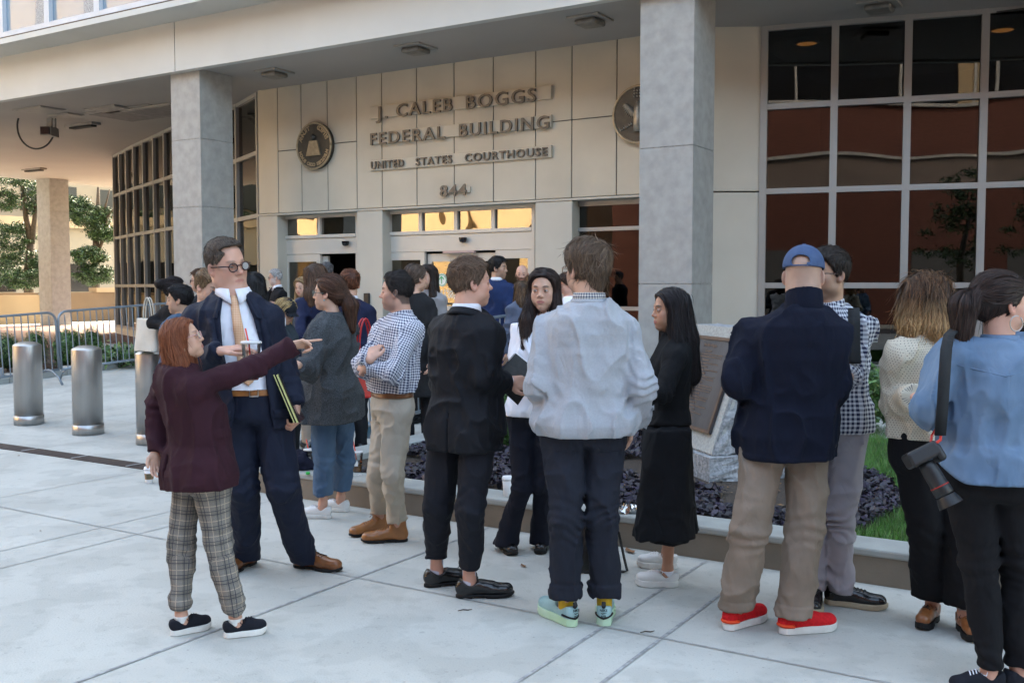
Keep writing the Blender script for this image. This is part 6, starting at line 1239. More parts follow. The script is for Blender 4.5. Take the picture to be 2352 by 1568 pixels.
# 6 --- white blazer
p = Person('woman in a white blazer and flared dark trousers facing the camera', 5.96, [(1160, 1262, 160), (1244, 1258, 185)][::-1], (1248, 668), 194, 196, 'fair', True, 1.06, hpit=0, pel=(1232, 960, 5.98), knees=[(1245, 1110, 5.95), (1200, 1120, 5.95)], shw=1.04)
p.arm(1, (1183, 860, 5.9), (1228, 885, 5.68), azv(100, 0), azv(180), 'soft'); p.arm(0, (1305, 850, 5.9), (1262, 880, 5.7), azv(-100), None, 'soft')
p.head(.0031, nose=1.0, brow=.95, browc=(.02, .015, .012), lip=(.45, .19, .17), iris=(.14, .13, .09), lidopen=.95, gaze=.1, blush=.6, jaw=.95).body()
wbz = cloth('white_blazer_cloth', (.74, .75, .80), .75, .04, .15, 260, .1)
p.top('blouse', whites, .95, .004, (.05, .045, .04), .9, fold=.005, neck=.83, seed=71)
p.top('blazer', wbz, .86, .018, (.060, .052, .044), .95, [(.8, .035, .03), (1.0, .01, .01), (1.35, .0, 0)], opening=[(1.10, -.02), (1.16, .0), (1.30, .045), (1.42, .06), (1.5, .06)], fold=.011, seed=72, ja=.009); p.lapels(wbz, p.topf, [(1.10, -.0), (1.16, .0), (1.30, .045), (1.42, .06), (1.5, .06)], 1.13, p.nb[2] - .03, .055)
p.collar2(whites, .056, .022, .040, .018, .04, .03)
p.bottom('trousers', cloth('dark_indigo', (.012, .015, .028), .85, .1, .3, 260, .1), .98, .04, (.095, .062, .070), .007, t=.002, seed=73, flare=.105)
p.shoes(kind='dress', up=shoe_black, sole=rubber, L=.27)
p.hair([((.0, -.035, .03), (.0, -.065, -.14), .085, .07), ((.068, -.01, .01), (.085, .035, -.17), .026, .040), ((.085, .035, -.17), (.095, .075, -.33), .042, .022), ((-.068, -.01, .01), (-.085, .01, -.17), .026, .040), ((-.085, .01, -.17), (-.10, .03, -.30), .042, .03)], (.010, .016), 2600, .14, .0045, (.016, .010, .009), (.055, .032, .026), 'down', steps=9, h=.006, wave=.35, loose=.4, fh=.0, part=-.015)
k = MB(); k.tube([p.HW((-.083 + .0, .0, -.05 - .0)), p.HW((-.085, .006, -.058)), p.HW((-.084, .0, -.066)), p.HW((-.083, -.006, -.058)), p.HW((-.083, 0, -.05))], .0025, 6); k.obj('earring', M['gold'], p.root, p.O, True)
# 7 --- grey sweatshirt
p = Person('man in a pale grey sweatshirt seen from behind with rolled-up dark trousers', 4.75, [(1300, 1430, -32), (1388, 1428, 8)], (1347, 621), -34, -4, 'fair', False, 1.06, hpit=2, pel=(1342, 975, 4.78), knees=[(1300, 1190, 4.72), (1383, 1190, 4.74)], shw=1.2, build=1.08)
p.sh = [P3(1262, 765, 4.78), P3(1432, 765, 4.78)]
p.arm(0, (1235, 882, 4.72), (1262, 925, 4.95), None, None, 'relax'); p.arm(1, (1468, 885, 4.70), (1452, 972, 4.86), azv(-20, -60), None, 'relax')
p.head(.0038, nose=1.1, beard=.4, beardc=(.12, .08, .06), jaw=1.05, brow=.5).body((True, True))
swt = cloth('heather_grey_fleece', (.36, .38, .41), .95, .05, .5, 420, .3, 120, .15)
p.top('sweatshirt', swt, .925, .030, (.084, .072, .054), 1.0, [(.9, .0, .02), (.98, .025, .04), (1.1, .02, .035), (1.35, .0, 0)], fold=.014, seed=81, ja=.012, sag=.012, neck=.85)
p.mesh('neckband', lambda P: p.topf(P) * 0 + smax(np.abs(np.hypot((P - p.nb)[:, 0], (P - p.nb)[:, 1]) - .078) - .010, np.abs(P[:, 2] - p.nb[2] - .002) - .022, .01), [p.nb], .12, .006, swt)
p.collar2(patmat('small_navy_gingham', 'gingham', (.60, .58, .52), (.02, .03, .08), 85, 85), .066, .050, .035, .008, .02, .02)
chn = cloth('slate_chino', (.019, .023, .036), .85, .12, .3, 260, .1, 5)
p.bottom('trousers', chn, .97, .145, (.106, .082, .070), .010, t=.006, seed=82, ja=.007, cuffr=.055)
k = MB(); f_ = p.botf
for x0, x1 in ((-.145, -.055), (.06, .145)):
    pts = [p.surf(f_, x, .855 - .004 * abs(x), True) - p.F * .001 for x in np.linspace(x0, x1, 6)]; k.tube(pts, .0035, 5)
k.obj('pocket_welt', chn, p.root, p.O, True)
p.sock(patmat('yellow_pattern_sock', 'gingham', (.015, .018, .04), (.55, .36, .03), 22, 26), .12, r=.037)
mint = cloth('mint_rubber', (.42, .62, .36), .5, .1, .05, 60, 0, base2=(.50, .66, .50)); tl_ = cloth('teal_upper', (.30, .46, .46), .7, .1, .2, 200, 0)
p.shoes(kind='chunky', up=tl_, sole=mint, L=.285, W_=.096)
for i in (0, 1):
    p0, X, Yv, L, kk = SH[(id(p), i)]; Z = p.U
    k = MB(); k.tube([p0 + X * .05 - X * (.054 * math.cos(t)) + Yv * .040 * math.sin(t) + Z * (.042 + .012 * abs(math.sin(t))) for t in np.linspace(-1.6, 1.6, 13)], .005, 6); k.obj('heel_band', rubber, p.root, p.O, True)
    k = MB(); k.tube([p0 + X * .002 + Z * .098, p0 - X * .006 + Z * .108, p0 + X * .002 + Z * .122], [.010, .011, .010], 8); k.obj('heel_tab', patmat('dotted_tab', 'weave', (.6, .6, .6), (.03, .03, .03), 160, 160), p.root, p.O)
    k = MB(); k.tube([p0 + X * L * .6 + Z * .06, p0 + X * L * .85 + Z * .05], [.038, .034], 12); k.obj('toe_panel', white_l, p.root, p.O, True)
    V, F = textmesh('NIKE', .017, .0006, .0004, align='CENTER'); V2, F2 = textmesh('AIR', .013, .0006, .0004, 1.3, 'CENTER'); k = MB(); k.add(place(V, p0 - X * .013 + Z * .080, -Yv, Z, -X), F); k.add(place(V2, p0 - X * .013 + Z * .053, -Yv, Z, -X), F2)
    k.tube([p0 - X * .0135 + Z * .074 + Yv * .014, p0 - X * .0135 + Z * .069 + Yv * .006, p0 - X * .0135 + Z * .075 - Yv * .016], [.0008, .0022, .0005], 6); k.obj('lettering', rubber, p.root, p.O)
p.hair([((.0, .02, .095), (.0, -.06, .07), .035, .05), ((0, -.075, .0), (.0, -.07, -.05), .045, .03)], (.008, .020), 3200, .075, .0042, (.065, .042, .028), (.19, .13, .085), 'down', steps=8, h=.005, fh=-.01, up=-.012, lift=.006, loose=1.1, part=.02)
p.glasses(M['wire'], .023, .002, rect=True)
# 8 --- woman in black
p = Person('woman with long black hair in a black sweater and black culottes', 5.3, [(1533, 1346, -84), (1532, 1304, -82)], (1537, 714), -100, -84, 'tan', True, 1.04, hpit=2, pel=(1535, 960, 5.32), knees=[(1530, 1140, 5.22), (1520, 1130, 5.4)], shw=1.0)
p.arm(0, (1525, 905, 5.05), (1465, 905, 5.0), azv(-80), azv(0, -90), 'soft'); p.arm(1, (1515, 900, 5.5), (1460, 900, 5.4), azv(-80), None, 'soft')
p.head(.0031, nose=1.0, brow=.95, browc=(.015, .01, .01), lip=(.36, .14, .12), blush=1.3, gaze=-.1); p.bare = True; p.body()
bkn = cloth('black_knit', (.008, .0085, .010), .92, .1, .5, 200, .12); bkt = cloth('black_crepe', (.009, .010, .013), .85, .06, .2, 200, .1)
p.top('sweater', bkn, .90, .014, (.060, .054, .042), .95, [(.85, .0, .01), (1.05, .0, .0)], fold=.010, seed=91, ja=.007)
def cul(P, p=p):
    g = p.torso(P, .008, None, .97); z = P[:, 2]
    for i, (cx, w_) in enumerate(((p.kn[0], 1), (p.kn[1], 1))):
        t = np.clip((.90 - z) / .6, 0, 1.2); c = p.hip[i] * (1 - .5) + A3((cx[0], cx[1], 0)) * .5; c = A3((c[0], c[1], 0)); qx = (P - c) @ p.F + (.02 if i else -.02) * t; qy = (P - c) @ p.Rt; wf = .115 + .045 * t; ws = .095 + .02 * t
        a = ((np.abs(qx / wf) ** 2.2 + np.abs(qy / ws) ** 2.2) ** (1 / 2.2) - 1) * .1; a = np.maximum(a, np.maximum(.31 + .0 * i - z, z - .88)); g = smin(g, a, .03)
    ph = np.arctan2((P - p.pel) @ p.Rt, (P - p.pel) @ p.F); g = g - .006 * np.sin(ph * 7 + z * 3) * np.clip((.85 - z) * 2, 0, 1) - p.folds(P, .006, seed=92); return g
p.mesh('culottes', cul, [p.pel + p.F * .2 + p.Rt * .2, p.pel - p.F * .2 - p.Rt * .2, A3((p.pel[0], p.pel[1], .33)), A3((p.pel[0], p.pel[1], .97))], .06, .0085, bkt)
p.shoes(kind='thick', up=white_l, sole=white_s, L=.285, lace=white_s); p.sock(whites, .012)
p.hair([((.0, -.035, .03), (.0, -.085, -.16), .088, .085), ((.0, -.085, -.16), (.0, -.14, -.36), .085, .055), ((-.066, -.005, .0), (-.075, -.03, -.2), .030, .045), ((.066, -.005, .0), (.075, -.03, -.2), .030, .045)], (.010, .016), 2800, .18, .005, (.006, .005, .006), (.028, .022, .024), 'down', steps=9, h=.006, loose=.25, fh=.0)
# 9 --- cap and fleece
p = Person('man in a faded blue cap and navy fleece seen from behind, red running shoes', 4.65, [(1688, 1440, 52), (1822, 1452, 76)], (1846, 634), 24, 6, 'fair', False, 1.05, hpit=-6, pel=(1805, 1000, 4.7), knees=[(1722, 1215, 4.62), (1852, 1215, 4.66)], shw=1.18, build=1.16)
p.sh = [P3(1728, 772, 4.68), P3(1890, 778, 4.68)]
p.arm(0, (1694, 872, 4.62), (1738, 905, 4.9), None, None, 'soft'); p.arm(1, (1922, 880, 4.62), (1892, 925, 4.9), None, None, 'soft')
p.head(.0038, nose=1.1, jaw=1.08, neck=1.2, buzz=.5, buzzc=(.30, .22, .18), brow=.4).body()
flc = cloth('navy_fleece', (.0065, .0095, .024), .95, .08, .7, 260, .35, 20)
p.top('fleece', flc, .83, .030, (.080, .070, .056), 1.0, [(.8, .022, .035), (1.0, .008, .03), (1.35, .0, .0)], fold=.015, seed=101, ja=.008, hemtuck=.006, extra=lambda P, g, x, y, z: g - .004 * (np.abs(z - .845) < .012))
p.collar(flc, .075, .074, .006, .008, -.010, .0, None)
kbr = cloth('brown_corduroy', (.19, .150, .115), .9, .12, .35, 300, .25, 5, base2=(.26, .205, .16))
p.bottom('trousers', kbr, .90, .095, (.112, .090, .082), .012, t=.004, seed=102, ja=.009, cuffr=.045)
redm = cloth('red_mesh', (.55, .010, .015), .8, .15, .5, 300, 0, 80); p.shoes(kind='thick', up=redm, sole=white_s, L=.295, W_=.096)
for i in (0, 1):
    p0, X, Yv, L, kk = SH[(id(p), i)]; k = MB(); k.tube([p0 + X * .05 - X * (.053 * math.cos(t)) + Yv * .038 * math.sin(t) + p.U * (.046 - .002 * abs(t)) for t in np.linspace(-1.7, 1.7, 13)], .009, 6); k.obj('heel_counter', cloth('orange_red_plastic', (.75, .07, .02), .4, 0, 0, 10, 0), p.root, p.O, True)
capm = cloth('faded_blue_cotton', (.040, .070, .15), .85, .15, .4, 220, .15, 18, base2=(.065, .105, .20))
def capf(P, p=p):
    q = p.HL(P); g = ell(q, (0, -.012, .040), (.086, .106, .092)) - .001; sh = np.abs(g + .004) - .004; sh = np.maximum(sh, .030 + .10 * np.clip(-q[:, 1] - .02, 0, 1) * 0 - q[:, 2] + .02 * np.clip(q[:, 1] * 4, -1, 1) * 0)
    hole = ell(q, (0, -.115, .052), (.038, .05, .026)); hole = np.maximum(hole, .036 - q[:, 2]); sh = smax(sh, -hole, .003); return sh * p.hk
cp = p.mesh('cap', capf, [p.HW((x, y, z)) for x in (-.1, .1) for y in (-.12, .1) for z in (.0, .14)], .01, .0042, capm)
def brim(P, p=p):
    q = p.HL(P); x, y, z = q[:, 0], q[:, 1], q[:, 2]; o_ = np.hypot(x / .080, (y - .075) / .085) - 1; return np.maximum(np.maximum(o_ * .08, .06 - y), np.abs(z - (.036 - 6.5 * x * x - .35 * (y - .08))) - .003) * p.hk
p.mesh('brim', brim, [p.HW((x, y, z)) for x in (-.09, .09) for y in (.05, .17) for z in (-.05, .06)], .02, .004, capm, parent=cp)
k = MB(); k.tube([p.HW((.03, -.118, .037)), p.HW((.04, -.112, .037))], .010, 6); k.obj('buckle', capm, cp, p.O); k = MB(); k.tube([p.HW((0, -.014, .133)), p.HW((0, -.014, .137))], .008, 10); k.obj('cap_button', capm, cp, p.O)
p.glasses(M['specs'], .02)
# 10 --- backpack man
p = Person('man in a check shirt with a backpack strap half hidden by the cap wearer', 5.0, [(1928, 1388, 112), (1872, 1384, 200)], (1901, 632), -118, 196, 'olive', False, 1.0, pel=(1905, 985, 5.05), knees=[(1932, 1180, 5.0), (1860, 1180, 5.05)], shw=.95, hdY=5.05)
p.arm(0, (1968, 838, 5.08), (1945, 872, 4.86), azv(-120), None, 'soft'); p.arm(1, (1850, 850, 5.1), (1870, 880, 4.9), azv(100), None, 'soft')
p.head(.0038, brow=.8, browc=(.02, .015, .012), beard=.3, buzz=.3, buzzc=(.03, .02, .02)).body()
ging2 = patmat('blue_white_check', 'gingham', (.62, .64, .68), (.014, .020, .06), 46, 46)
p.top('shirt', ging2, .90, .012, (.058, .052, .048), .80, [(.85, .02, .02), (1.1, .02, .02), (1.35, .0, 0)], fold=.012, seed=111, ja=.008); p.collar2(ging2, .062, .038, .040, .014, .035, .012)
def strap(pp, x, name='strap', mm=None, w_=.028, par=None, zlo=1.25):
    V = []; zs = np.linspace(zlo, pp.nb[2] - .07, 12); pts = [pp.surf(pp.topf, x, z) + pp.F * .008 for z in zs]; top_ = pts[-1] + A3((0, 0, .05)) - pp.F * .06; pts += [top_, top_ - pp.F * .07]; pts += [pp.surf(pp.topf, x, z, True) - pp.F * .008 for z in zs[::-1][:4]]
    for q in pts:
        for sg in (-1, 1): V.append(q + pp.Rt * w_ * sg)
    F = [(2 * i, 2 * i + 1, 2 * i + 3, 2 * i + 2) for i in range(len(pts) - 1)]; o = link(name, V, F, mm or rubber, par, None, True); sm = o.modifiers.new('thick', 'SOLIDIFY'); sm.thickness = .012; return o
bp_ = empty('backpack', (0, 0, 0), 'dark backpack worn by the man in the check shirt', 'backpack'); strap(p, -.115, 'strap', cloth('grey_webbing', (.030, .033, .036), .8, .1, .4, 200), par=bp_); strap(p, .115, 'strap', _cl['grey_webbing'], par=bp_)
c = A3((*p.spine(1.25), 1.25)) - p.F * .20; k = MB(); k.hexa([c + p.Rt * x + p.F * y + p.U * z for z in (-.22, .2) for x, y in ((-.13, -.06), (.13, -.06), (.14, .07), (-.14, .07))]); bevel(k.obj('bag', _cl['grey_webbing'], bp_), .04, 3)
p.bottom('trousers', cloth('mauve_grey_chino', (.33, .31, .34), .85, .05, .2, 260, .1), .96, .07, (.100, .074, .062), .010, t=.008, seed=112, ja=.009); p.shoes(kind='sneaker', up=shoe_black, sole=cloth('gum_sole', (.42, .35, .24), .6, .1), L=.30, lace=rubber)
p.hair([], (.008, .022), 1300, .045, .0038, (.012, .009, .008), (.04, .03, .025), 'short', steps=5, h=.0045); p.glasses(M['specs'], .02)
# 11 --- curly bob
p = Person('woman with a curly two-tone bob in a dotted cream blouse', 4.62, [(2140, 1428, -140), (2214, 1450, 188)], (2136, 692), 86, 150, 'pink', True, 1.06, pel=(2125, 985, 4.66), knees=[(2205, 1220, 4.62), (2125, 1215, 4.66)], shw=1.05)
p.ft = [p.ft[1], p.ft[0]]; p.an = p.an[::-1]
p.arm(1, (2052, 925, 4.66), (2098, 912, 4.42), azv(80, 15), azv(0, 60), 'soft'); p.arm(0, (2200, 910, 4.75), (2170, 905, 4.5), azv(-80), None, 'soft')
p.head(.0038, blush=1.5, brow=.5).body()
dots = patmat('dotted_cream_silk', 'dots', (.50, .455, .36), (.05, .055, .08), 95, 95, .5, .2)
p.top('blouse', dots, .93, .018, (.066, .066, .048), .97, [(.9, .02, .03), (1.0, .03, .03), (1.35, .0, 0)], fold=.016, seed=121, ja=.010, sag=.01); p.collar2(dots, .064, .030, .036, .020, .03, .02)
blt = cloth('black_trousers', (.007, .007, .009), .9, .1, .2, 200, .08)
p.bottom('trousers', blt, 1.0, .13, (.105, .092, .098), .007, t=.012, seed=122)
p.shoes(kind='dress', up=cloth('cognac_leather', (.24, .09, .03), .3, .15, .1, 70, 0, 14, .5), sole=rubber, L=.275, lace=rubber, solez=.034); p.sock(cloth('beige_sock', (.35, .32, .28), .9), .08)
p.hair([((.0, -.03, .03), (.0, -.05, -.09), .095, .085), ((.065, -.01, .0), (.08, .0, -.12), .034, .042), ((-.065, -.01, .0), (-.08, .0, -.12), .034, .042)], (.012, .018), 3000, .15, .005, (.030, .018, .012), (.20, .10, .045), 'down', steps=16, h=.006, wave=1.0, loose=.5, lift=.007, tipcol=((.55, .34, .15), .02), fh=-.004); p.glasses(M['wire'], .021, .0015)
# 12 --- denim shirt
p = Person('woman in a blue denim shirt and black jeans carrying a camera, nearest the right edge', 3.95, [(2272, 1586, -96), (2335, 1580, 72)], (2303, 702), 84, 14, 'pink', True, 1.05, pel=(2268, 1040, 4.0), knees=[(2250, 1290, 4.0), (2340, 1290, 4.0)], shw=1.12, build=1.18, hdY=4.0)
p.sh = [P3(2180, 822, 4.0), P3(2356, 825, 3.95)]
p.arm(0, (2132, 938, 3.95), (2180, 965, 4.25), None, None, 'soft'); p.arm(1, (2392, 940, 3.9), (2370, 1000, 4.15), None, None, 'soft')
p.head(.0038, blush=1.2, brow=.7, neck=1.15).body()
dsh = cloth('light_denim_shirt', (.085, .145, .235), .85, .15, .6, 300, .15, 6, base2=(.16, .235, .34), st=(1, 1, .6))
p.top('denim_shirt', dsh, .86, .022, (.074, .070, .056), 1.0, [(.8, .03, .03), (1.0, .03, .03), (1.35, .005, 0)], fold=.016, seed=131, ja=.010, hemtuck=0, extra=lambda P, g, x, y, z: np.maximum(g, .86 + .07 * np.clip((np.abs(x) - .10) / .1, 0, 1) ** 1.5 - z)); p.collar2(dsh, .066, .030, .036, .014, .03, .02)
k = MB(); pts = [p.surf(p.topf, x, 1.285 + .10 * 0 + abs(x) * .22, True) for x in np.linspace(-.17, .17, 15)]; k.tube(pts, .003, 5); k.obj('yoke_seam', dsh, p.root, p.O, True)
p.bottom('jeans', blt, .97, .10, (.118, .080, .050), .008, t=.018, seed=132, ja=.006)
p.shoes(kind='sneaker', up=sn, sole=white_s, L=.275, lace=whites)
p.hair([((0, -.04, .05), (0, -.07, .02), .088, .075), ((0, -.115, .035), (0, -.165, -.0), .035, .050), ((0, -.165, .0), (-.0, -.175, -.17), .055, .028)], (.010, .018), 2600, .12, .0045, (.014, .009, .008), (.06, .035, .028), 'tie', tie=(0, -.115, .04), steps=8, h=.006, loose=.35)
k = MB(); k.tube([p.HW((.084, -.03, .085)), p.HW((.05, .03, .118)), p.HW((-.0, .052, .125)), p.HW((-.05, .03, .118))], .004, 6); k.obj('sunglasses', M['black'], p.root, p.O, True)
k = MB(); c_ = p.HW((.084, .008, -.07)); k.tube([c_ + p.hF * .026 * math.cos(t) + p.hU * .03 * math.sin(t) for t in np.linspace(1.2, 7.2, 18)], .0025, 6); k.obj('earring', M['steel'], p.root, p.O, True)
PD = p
# ================================================================ people further back
BLUE = cloth('blue_jacket', (.03, .05, .12)); GRP = None
def bg(label, u, v, Y, head, yaw, topm, botm, haircol, fem=False, skin='fair', hs=1., style='short', feet=None, face=None, col2=None, z0=None, kk=None, arms=None, hem=.80, shirt=None, hpit=0, wide=None, shoe=None, tm=None, build=1.0, zz=.25, n=700, extra=None, length=-.28, sleeve=None, tieM=None, name='jacket', opening=None):
    z0 = zz if z0 is None else z0
    p = Person(label, Y, feet, (u, v), head, yaw, skin, fem, hs, hpit=hpit, z0=z0, res=1.5 if Y < 9.5 else 1.9, hdY=Y, kk=kk, build=build)
    if arms:
        for i, a in arms.items(): p.arm(i, *a)
    fc = dict(brow=.7); fc.update(face or {}); p.head(.0042, **fc).body()
    k = p.k; p.top(name, topm, z0 + hem * k, .022, (.066, .056, .046), 1.0, wide, opening=opening, fold=.012, h=.008, seed=int(u))
    if shirt: p.collar2(shirt, .062, .045, .04, .014, .035, .012)
    p.bottom('trousers', botm, z0 + 1.0 * k, .05, (.100, .074, .062), .008, h=.009, seed=int(v), t=.006)
    for i in (0, 1): p.shoe(i, kind='sneaker', up=shoe or shoe_black, sole=rubber, L=.28)
    c = haircol
    if style == 'short': p.hair([], (.008, .020), n, .05, .006, c, col2, 'short', steps=4, h=.006)
    elif style == 'long': p.hair([((.0, -.035, .03), (.0, -.075, -.14), .090, .075), ((0, -.075, -.14), (0, -.10, length), .08, .045), ((-.066, -.005, .0), (-.08, .01, length * .7), .030, .04), ((.066, -.005, .0), (.08, .01, length * .7), .030, .04)], (.012, .018), int(n * 1.6), .14, .007, c, col2, 'down', steps=6, h=.008, wave=.3, loose=.5)
    elif style == 'bun': p.hair([((0, -.04, .05), (0, -.09, .06), .085, .05), ((0, -.135, .07), (.01, -.15, .07), .042, .04)], (.010, .016), n, .07, .006, c, col2, 'tie', tie=(0, -.12, .07), steps=5, h=.006)
    elif style == 'low': p.hair([((0, -.04, .05), (0, -.085, -.02), .085, .05), ((0, -.10, -.05), (.0, -.12, -.09), .028, .02)], (.010, .018), n, .09, .006, c, col2, 'tie', tie=(0, -.10, -.045), steps=5, h=.006)
    elif style == 'fringe': p.hair([((-.02, .06, .08), (.03, .06, .07), .03, .03)], (.006, .008), n // 2, .05, .006, c, col2, 'back', steps=4, h=.006, fh=.04, up=.0)
    return p
drk = cloth('dark_trousers', (.010, .011, .014)); blkj = cloth('black_jacket', (.007, .007, .009)); jean = _cl['blue_denim']
b1_ = bg('woman with a dark bun in a black jacket carrying a cream tote bag', 403, 668, 10.0, 60, 35, blkj, jean, (.012, .008, .008), True, style='bun', zz=0., arms={0: ((352, 742, 9.95), (392, 756, 9.8))}, hs=1.1)
bg('young man with swept black hair in a blue jacket, in profile behind the tall man', 411, 690, 9.0, -98, -60, cloth('slate_blue_jacket', (.05, .09, .15)), drk, (.008, .007, .008), skin='olive', zz=0., hs=1.15, arms={0: ((385, 800, 8.9), (375, 860, 8.7))})
bg('man with glasses and short reddish hair beside the left column', 459, 646, 11.0, -96, -80, drk, drk, (.07, .035, .02), zz=.1, hs=1.05).glasses(M['specs'])
bg('person with floppy light brown hair behind the tall man\'s shoulder', 478, 660, 8.4, 118, 120, drk, drk, (.10, .06, .03), col2=(.30, .19, .10), zz=0., hs=1.15, hpit=-18, style='short')
bg('person with straight black hair and pale trousers behind the tall man', 583, 662, 8.2, -10, 0, blkj, cloth('pale_trousers', (.45, .42, .36)), (.006, .006, .007), True, feet=[(560, 1108, -60), (581, 1112, -75)], style='long', zz=0., length=-.12, shoe=white_l, hs=1.02)
p = bg('older man with white hair, dark suit and maroon tie near the side door', 631, 638, 14.2, -112, -125, blkj, drk, (.30, .29, .28), col2=(.6, .58, .56), skin='pink', hs=1.0, shirt=whites, face=dict(beard=.6, beardc=(.45, .42, .4)), n=500, opening=[(1.2, .0), (1.35, .03), (1.7, .06)], zz=.25, arms={0: ((652, 705, 14.1), (636, 700, 13.9)), 1: ((606, 705, 14.3), (618, 702, 14.0))})
p.glasses(M['wire']); p.tie(cloth('maroon_tie', (.08, .01, .015)), 1.35, p.nb[2], p.topf, .02, .03)
p = bg('short blonde person in a dark baseball cap behind the tall man\'s arm', 656, 716, 9.0, 118, 110, cloth('dark_teal_shirt', (.03, .04, .05)), drk, (.28, .18, .07), True, col2=(.60, .45, .22), style='long', zz=0., hpit=-20, hs=1.12)
capd = cloth('charcoal_cap', (.018, .021, .028)); p_ = p
cp = p.mesh('cap', lambda P, p=p: np.maximum(ell(p.HL(P), (0, -.012, .040), (.090, .110, .096)) - .004, .020 - p.HL(P)[:, 2]) * p.hk, [p.HW((x, y, z)) for x in (-.1, .1) for y in (-.12, .1) for z in (.0, .15)], .02, .005, capd)
p.mesh('brim', lambda P, p=p: brim(P, p), [p.HW((x, y, z)) for x in (-.09, .09) for y in (.05, .17) for z in (-.05, .06)], .02, .004, capd, parent=cp)
bg('smiling woman with long blonde hair looking down beside the side door', 693, 660, 11.3, -158, -170, cloth('grey_top', (.1, .1, .11)), drk, (.20, .12, .05), True, col2=(.55, .38, .19), style='long', zz=.15, hpit=-8, hs=1.0, face=dict(lip=(.5, .12, .12)))
nvj = cloth('navy_blazer_cloth', (.012, .016, .045))
bg('woman with long curly brown hair in a navy blazer over a rust top', 727, 640, 9.9, 14, -20, nvj, cloth('khaki_trousers', (.36, .30, .24)), (.05, .028, .018), True, col2=(.16, .09, .055), style='long', zz=.03, arms={0: ((690, 760, 9.6), (672, 800, 9.3)), 1: ((765, 760, 9.9), (760, 800, 9.6))}, shoe=cloth('grey_trainer', (.06, .065, .07)), hs=1.12, length=-.22)
p = _last = None
bg('man with close-cropped grey hair standing in the dark doorway', 751, 625, 13.2, -6, 0, drk, drk, (.06, .055, .055), col2=(.18, .17, .17), skin='pink', n=450)
bg('person with short auburn hair and white collar beside the woman with the ponytail', 803, 654, 9.6, -24, -10, nvj, drk, (.08, .028, .014), col2=(.20, .08, .04), shirt=whites, zz=.03, hs=1.1)
bg('woman with a clipped low ponytail in a long charcoal coat behind the barrier', 957, 641, 10.3, 52, 10, cloth('charcoal_coat', (.022, .022, .024)), drk, (.06, .042, .032), True, col2=(.16, .11, .08), style='low', zz=.05, arms={0: ((935, 770, 10.3), (950, 830, 10.1)), 1: ((1000, 765, 10.2), (990, 830, 10.0))}, hem=.45, wide=[(.4, .06, .05), (1.0, .04, .03), (1.4, .02, .0)], hs=1.14, name='coat')
bg('woman with dark hair facing the camera beside the charcoal coat', 981, 637, 11.2, 214, 205, cloth('light_grey_scarf', (.25, .24, .24)), drk, (.02, .014, .012), True, col2=(.06, .04, .03), style='long', zz=.1, hs=1.12)
bsu = cloth('bright_blue_suit', (.013, .027, .085))
bg('man with black hair in a bright blue suit behind the barrier', 1145, 617, 12.4, 108, 20, bsu, bsu, (.008, .007, .007), skin='olive', shirt=whites, hs=1.12, zz=.2, face=dict(beard=.35, brow=.95, browc=(.02, .015, .01), beardc=(.06, .045, .035)), arms={1: ((1172, 745, 12.2), (1165, 810, 12.1)), 0: ((1112, 745, 12.5), (1116, 810, 12.4))}, build=1.05)
bg('bald bearded man facing the camera by the glass doors', 1199, 630, 13.0, 186, 185, cloth('grey_cardigan', (.16, .16, .17)), drk, (.05, .025, .015), skin='pink', hs=1.04, zz=.22, style='none', face=dict(beard=.95, beardc=(.10, .04, .02), stache=.9, buzz=.0), hpit=-6)
bg('woman with long brown hair seen from behind in front of the bald man', 1198, 668, 11.6, -6, -10, cloth('slate_dress', (.10, .12, .17)), drk, (.06, .035, .02), True, col2=(.22, .13, .07), style='long', zz=.15, length=-.36, hs=1.05)
bg('young man in a white shirt looking down behind the sweatshirt wearer', 1303, 654, 11.0, -98, -90, whites, drk, (.04, .022, .014), skin='pink', hpit=-18, zz=.15, hs=1.08)
# ================================================================ things carried
def sheetbox(name, corners, th, m, par=None, off=None):
    c = [A3(q) for q in corners]; n_ = np.cross(c[1] - c[0], c[3] - c[0]); n_ /= np.linalg.norm(n_); k = MB(); k.hexa([q - n_ * th / 2 for q in c] + [q + n_ * th / 2 for q in c]); return k.obj(name, m, par, off)
# folder under the tall man's arm
o = empty('folder', P3(660, 930, 5.36), 'black folder with yellow papers held at the tall man\'s side', 'folder'); O = A3(o.location)
q = [P3(632, 862, 5.36), P3(640, 858, 5.62), P3(690, 962, 5.58), P3(679, 972, 5.30)]
for dx, nm_, m_, t_ in ((0, 'cover', shoe_black, .005), (.010, 'papers', cloth('yellow_paper', (.50, .50, .20), .8, .05, 0), .009), (.022, 'cover', shoe_black, .005), (-.008, 'papers', _cl['yellow_paper'], .005)): sheetbox(nm_, [c_ + A3((dx, 0, .004)) for c_ in q], t_, m_, o, O)
# iced tea in his hand
tea = bpy.data.materials.new('red_tea'); 
cpx = P3(578, 872, 5.06); icedcup(cpx, 'clear cup of red iced tea with a red straw held by the tall man', .55, (.50, .05, .02), .175, s=1.05)
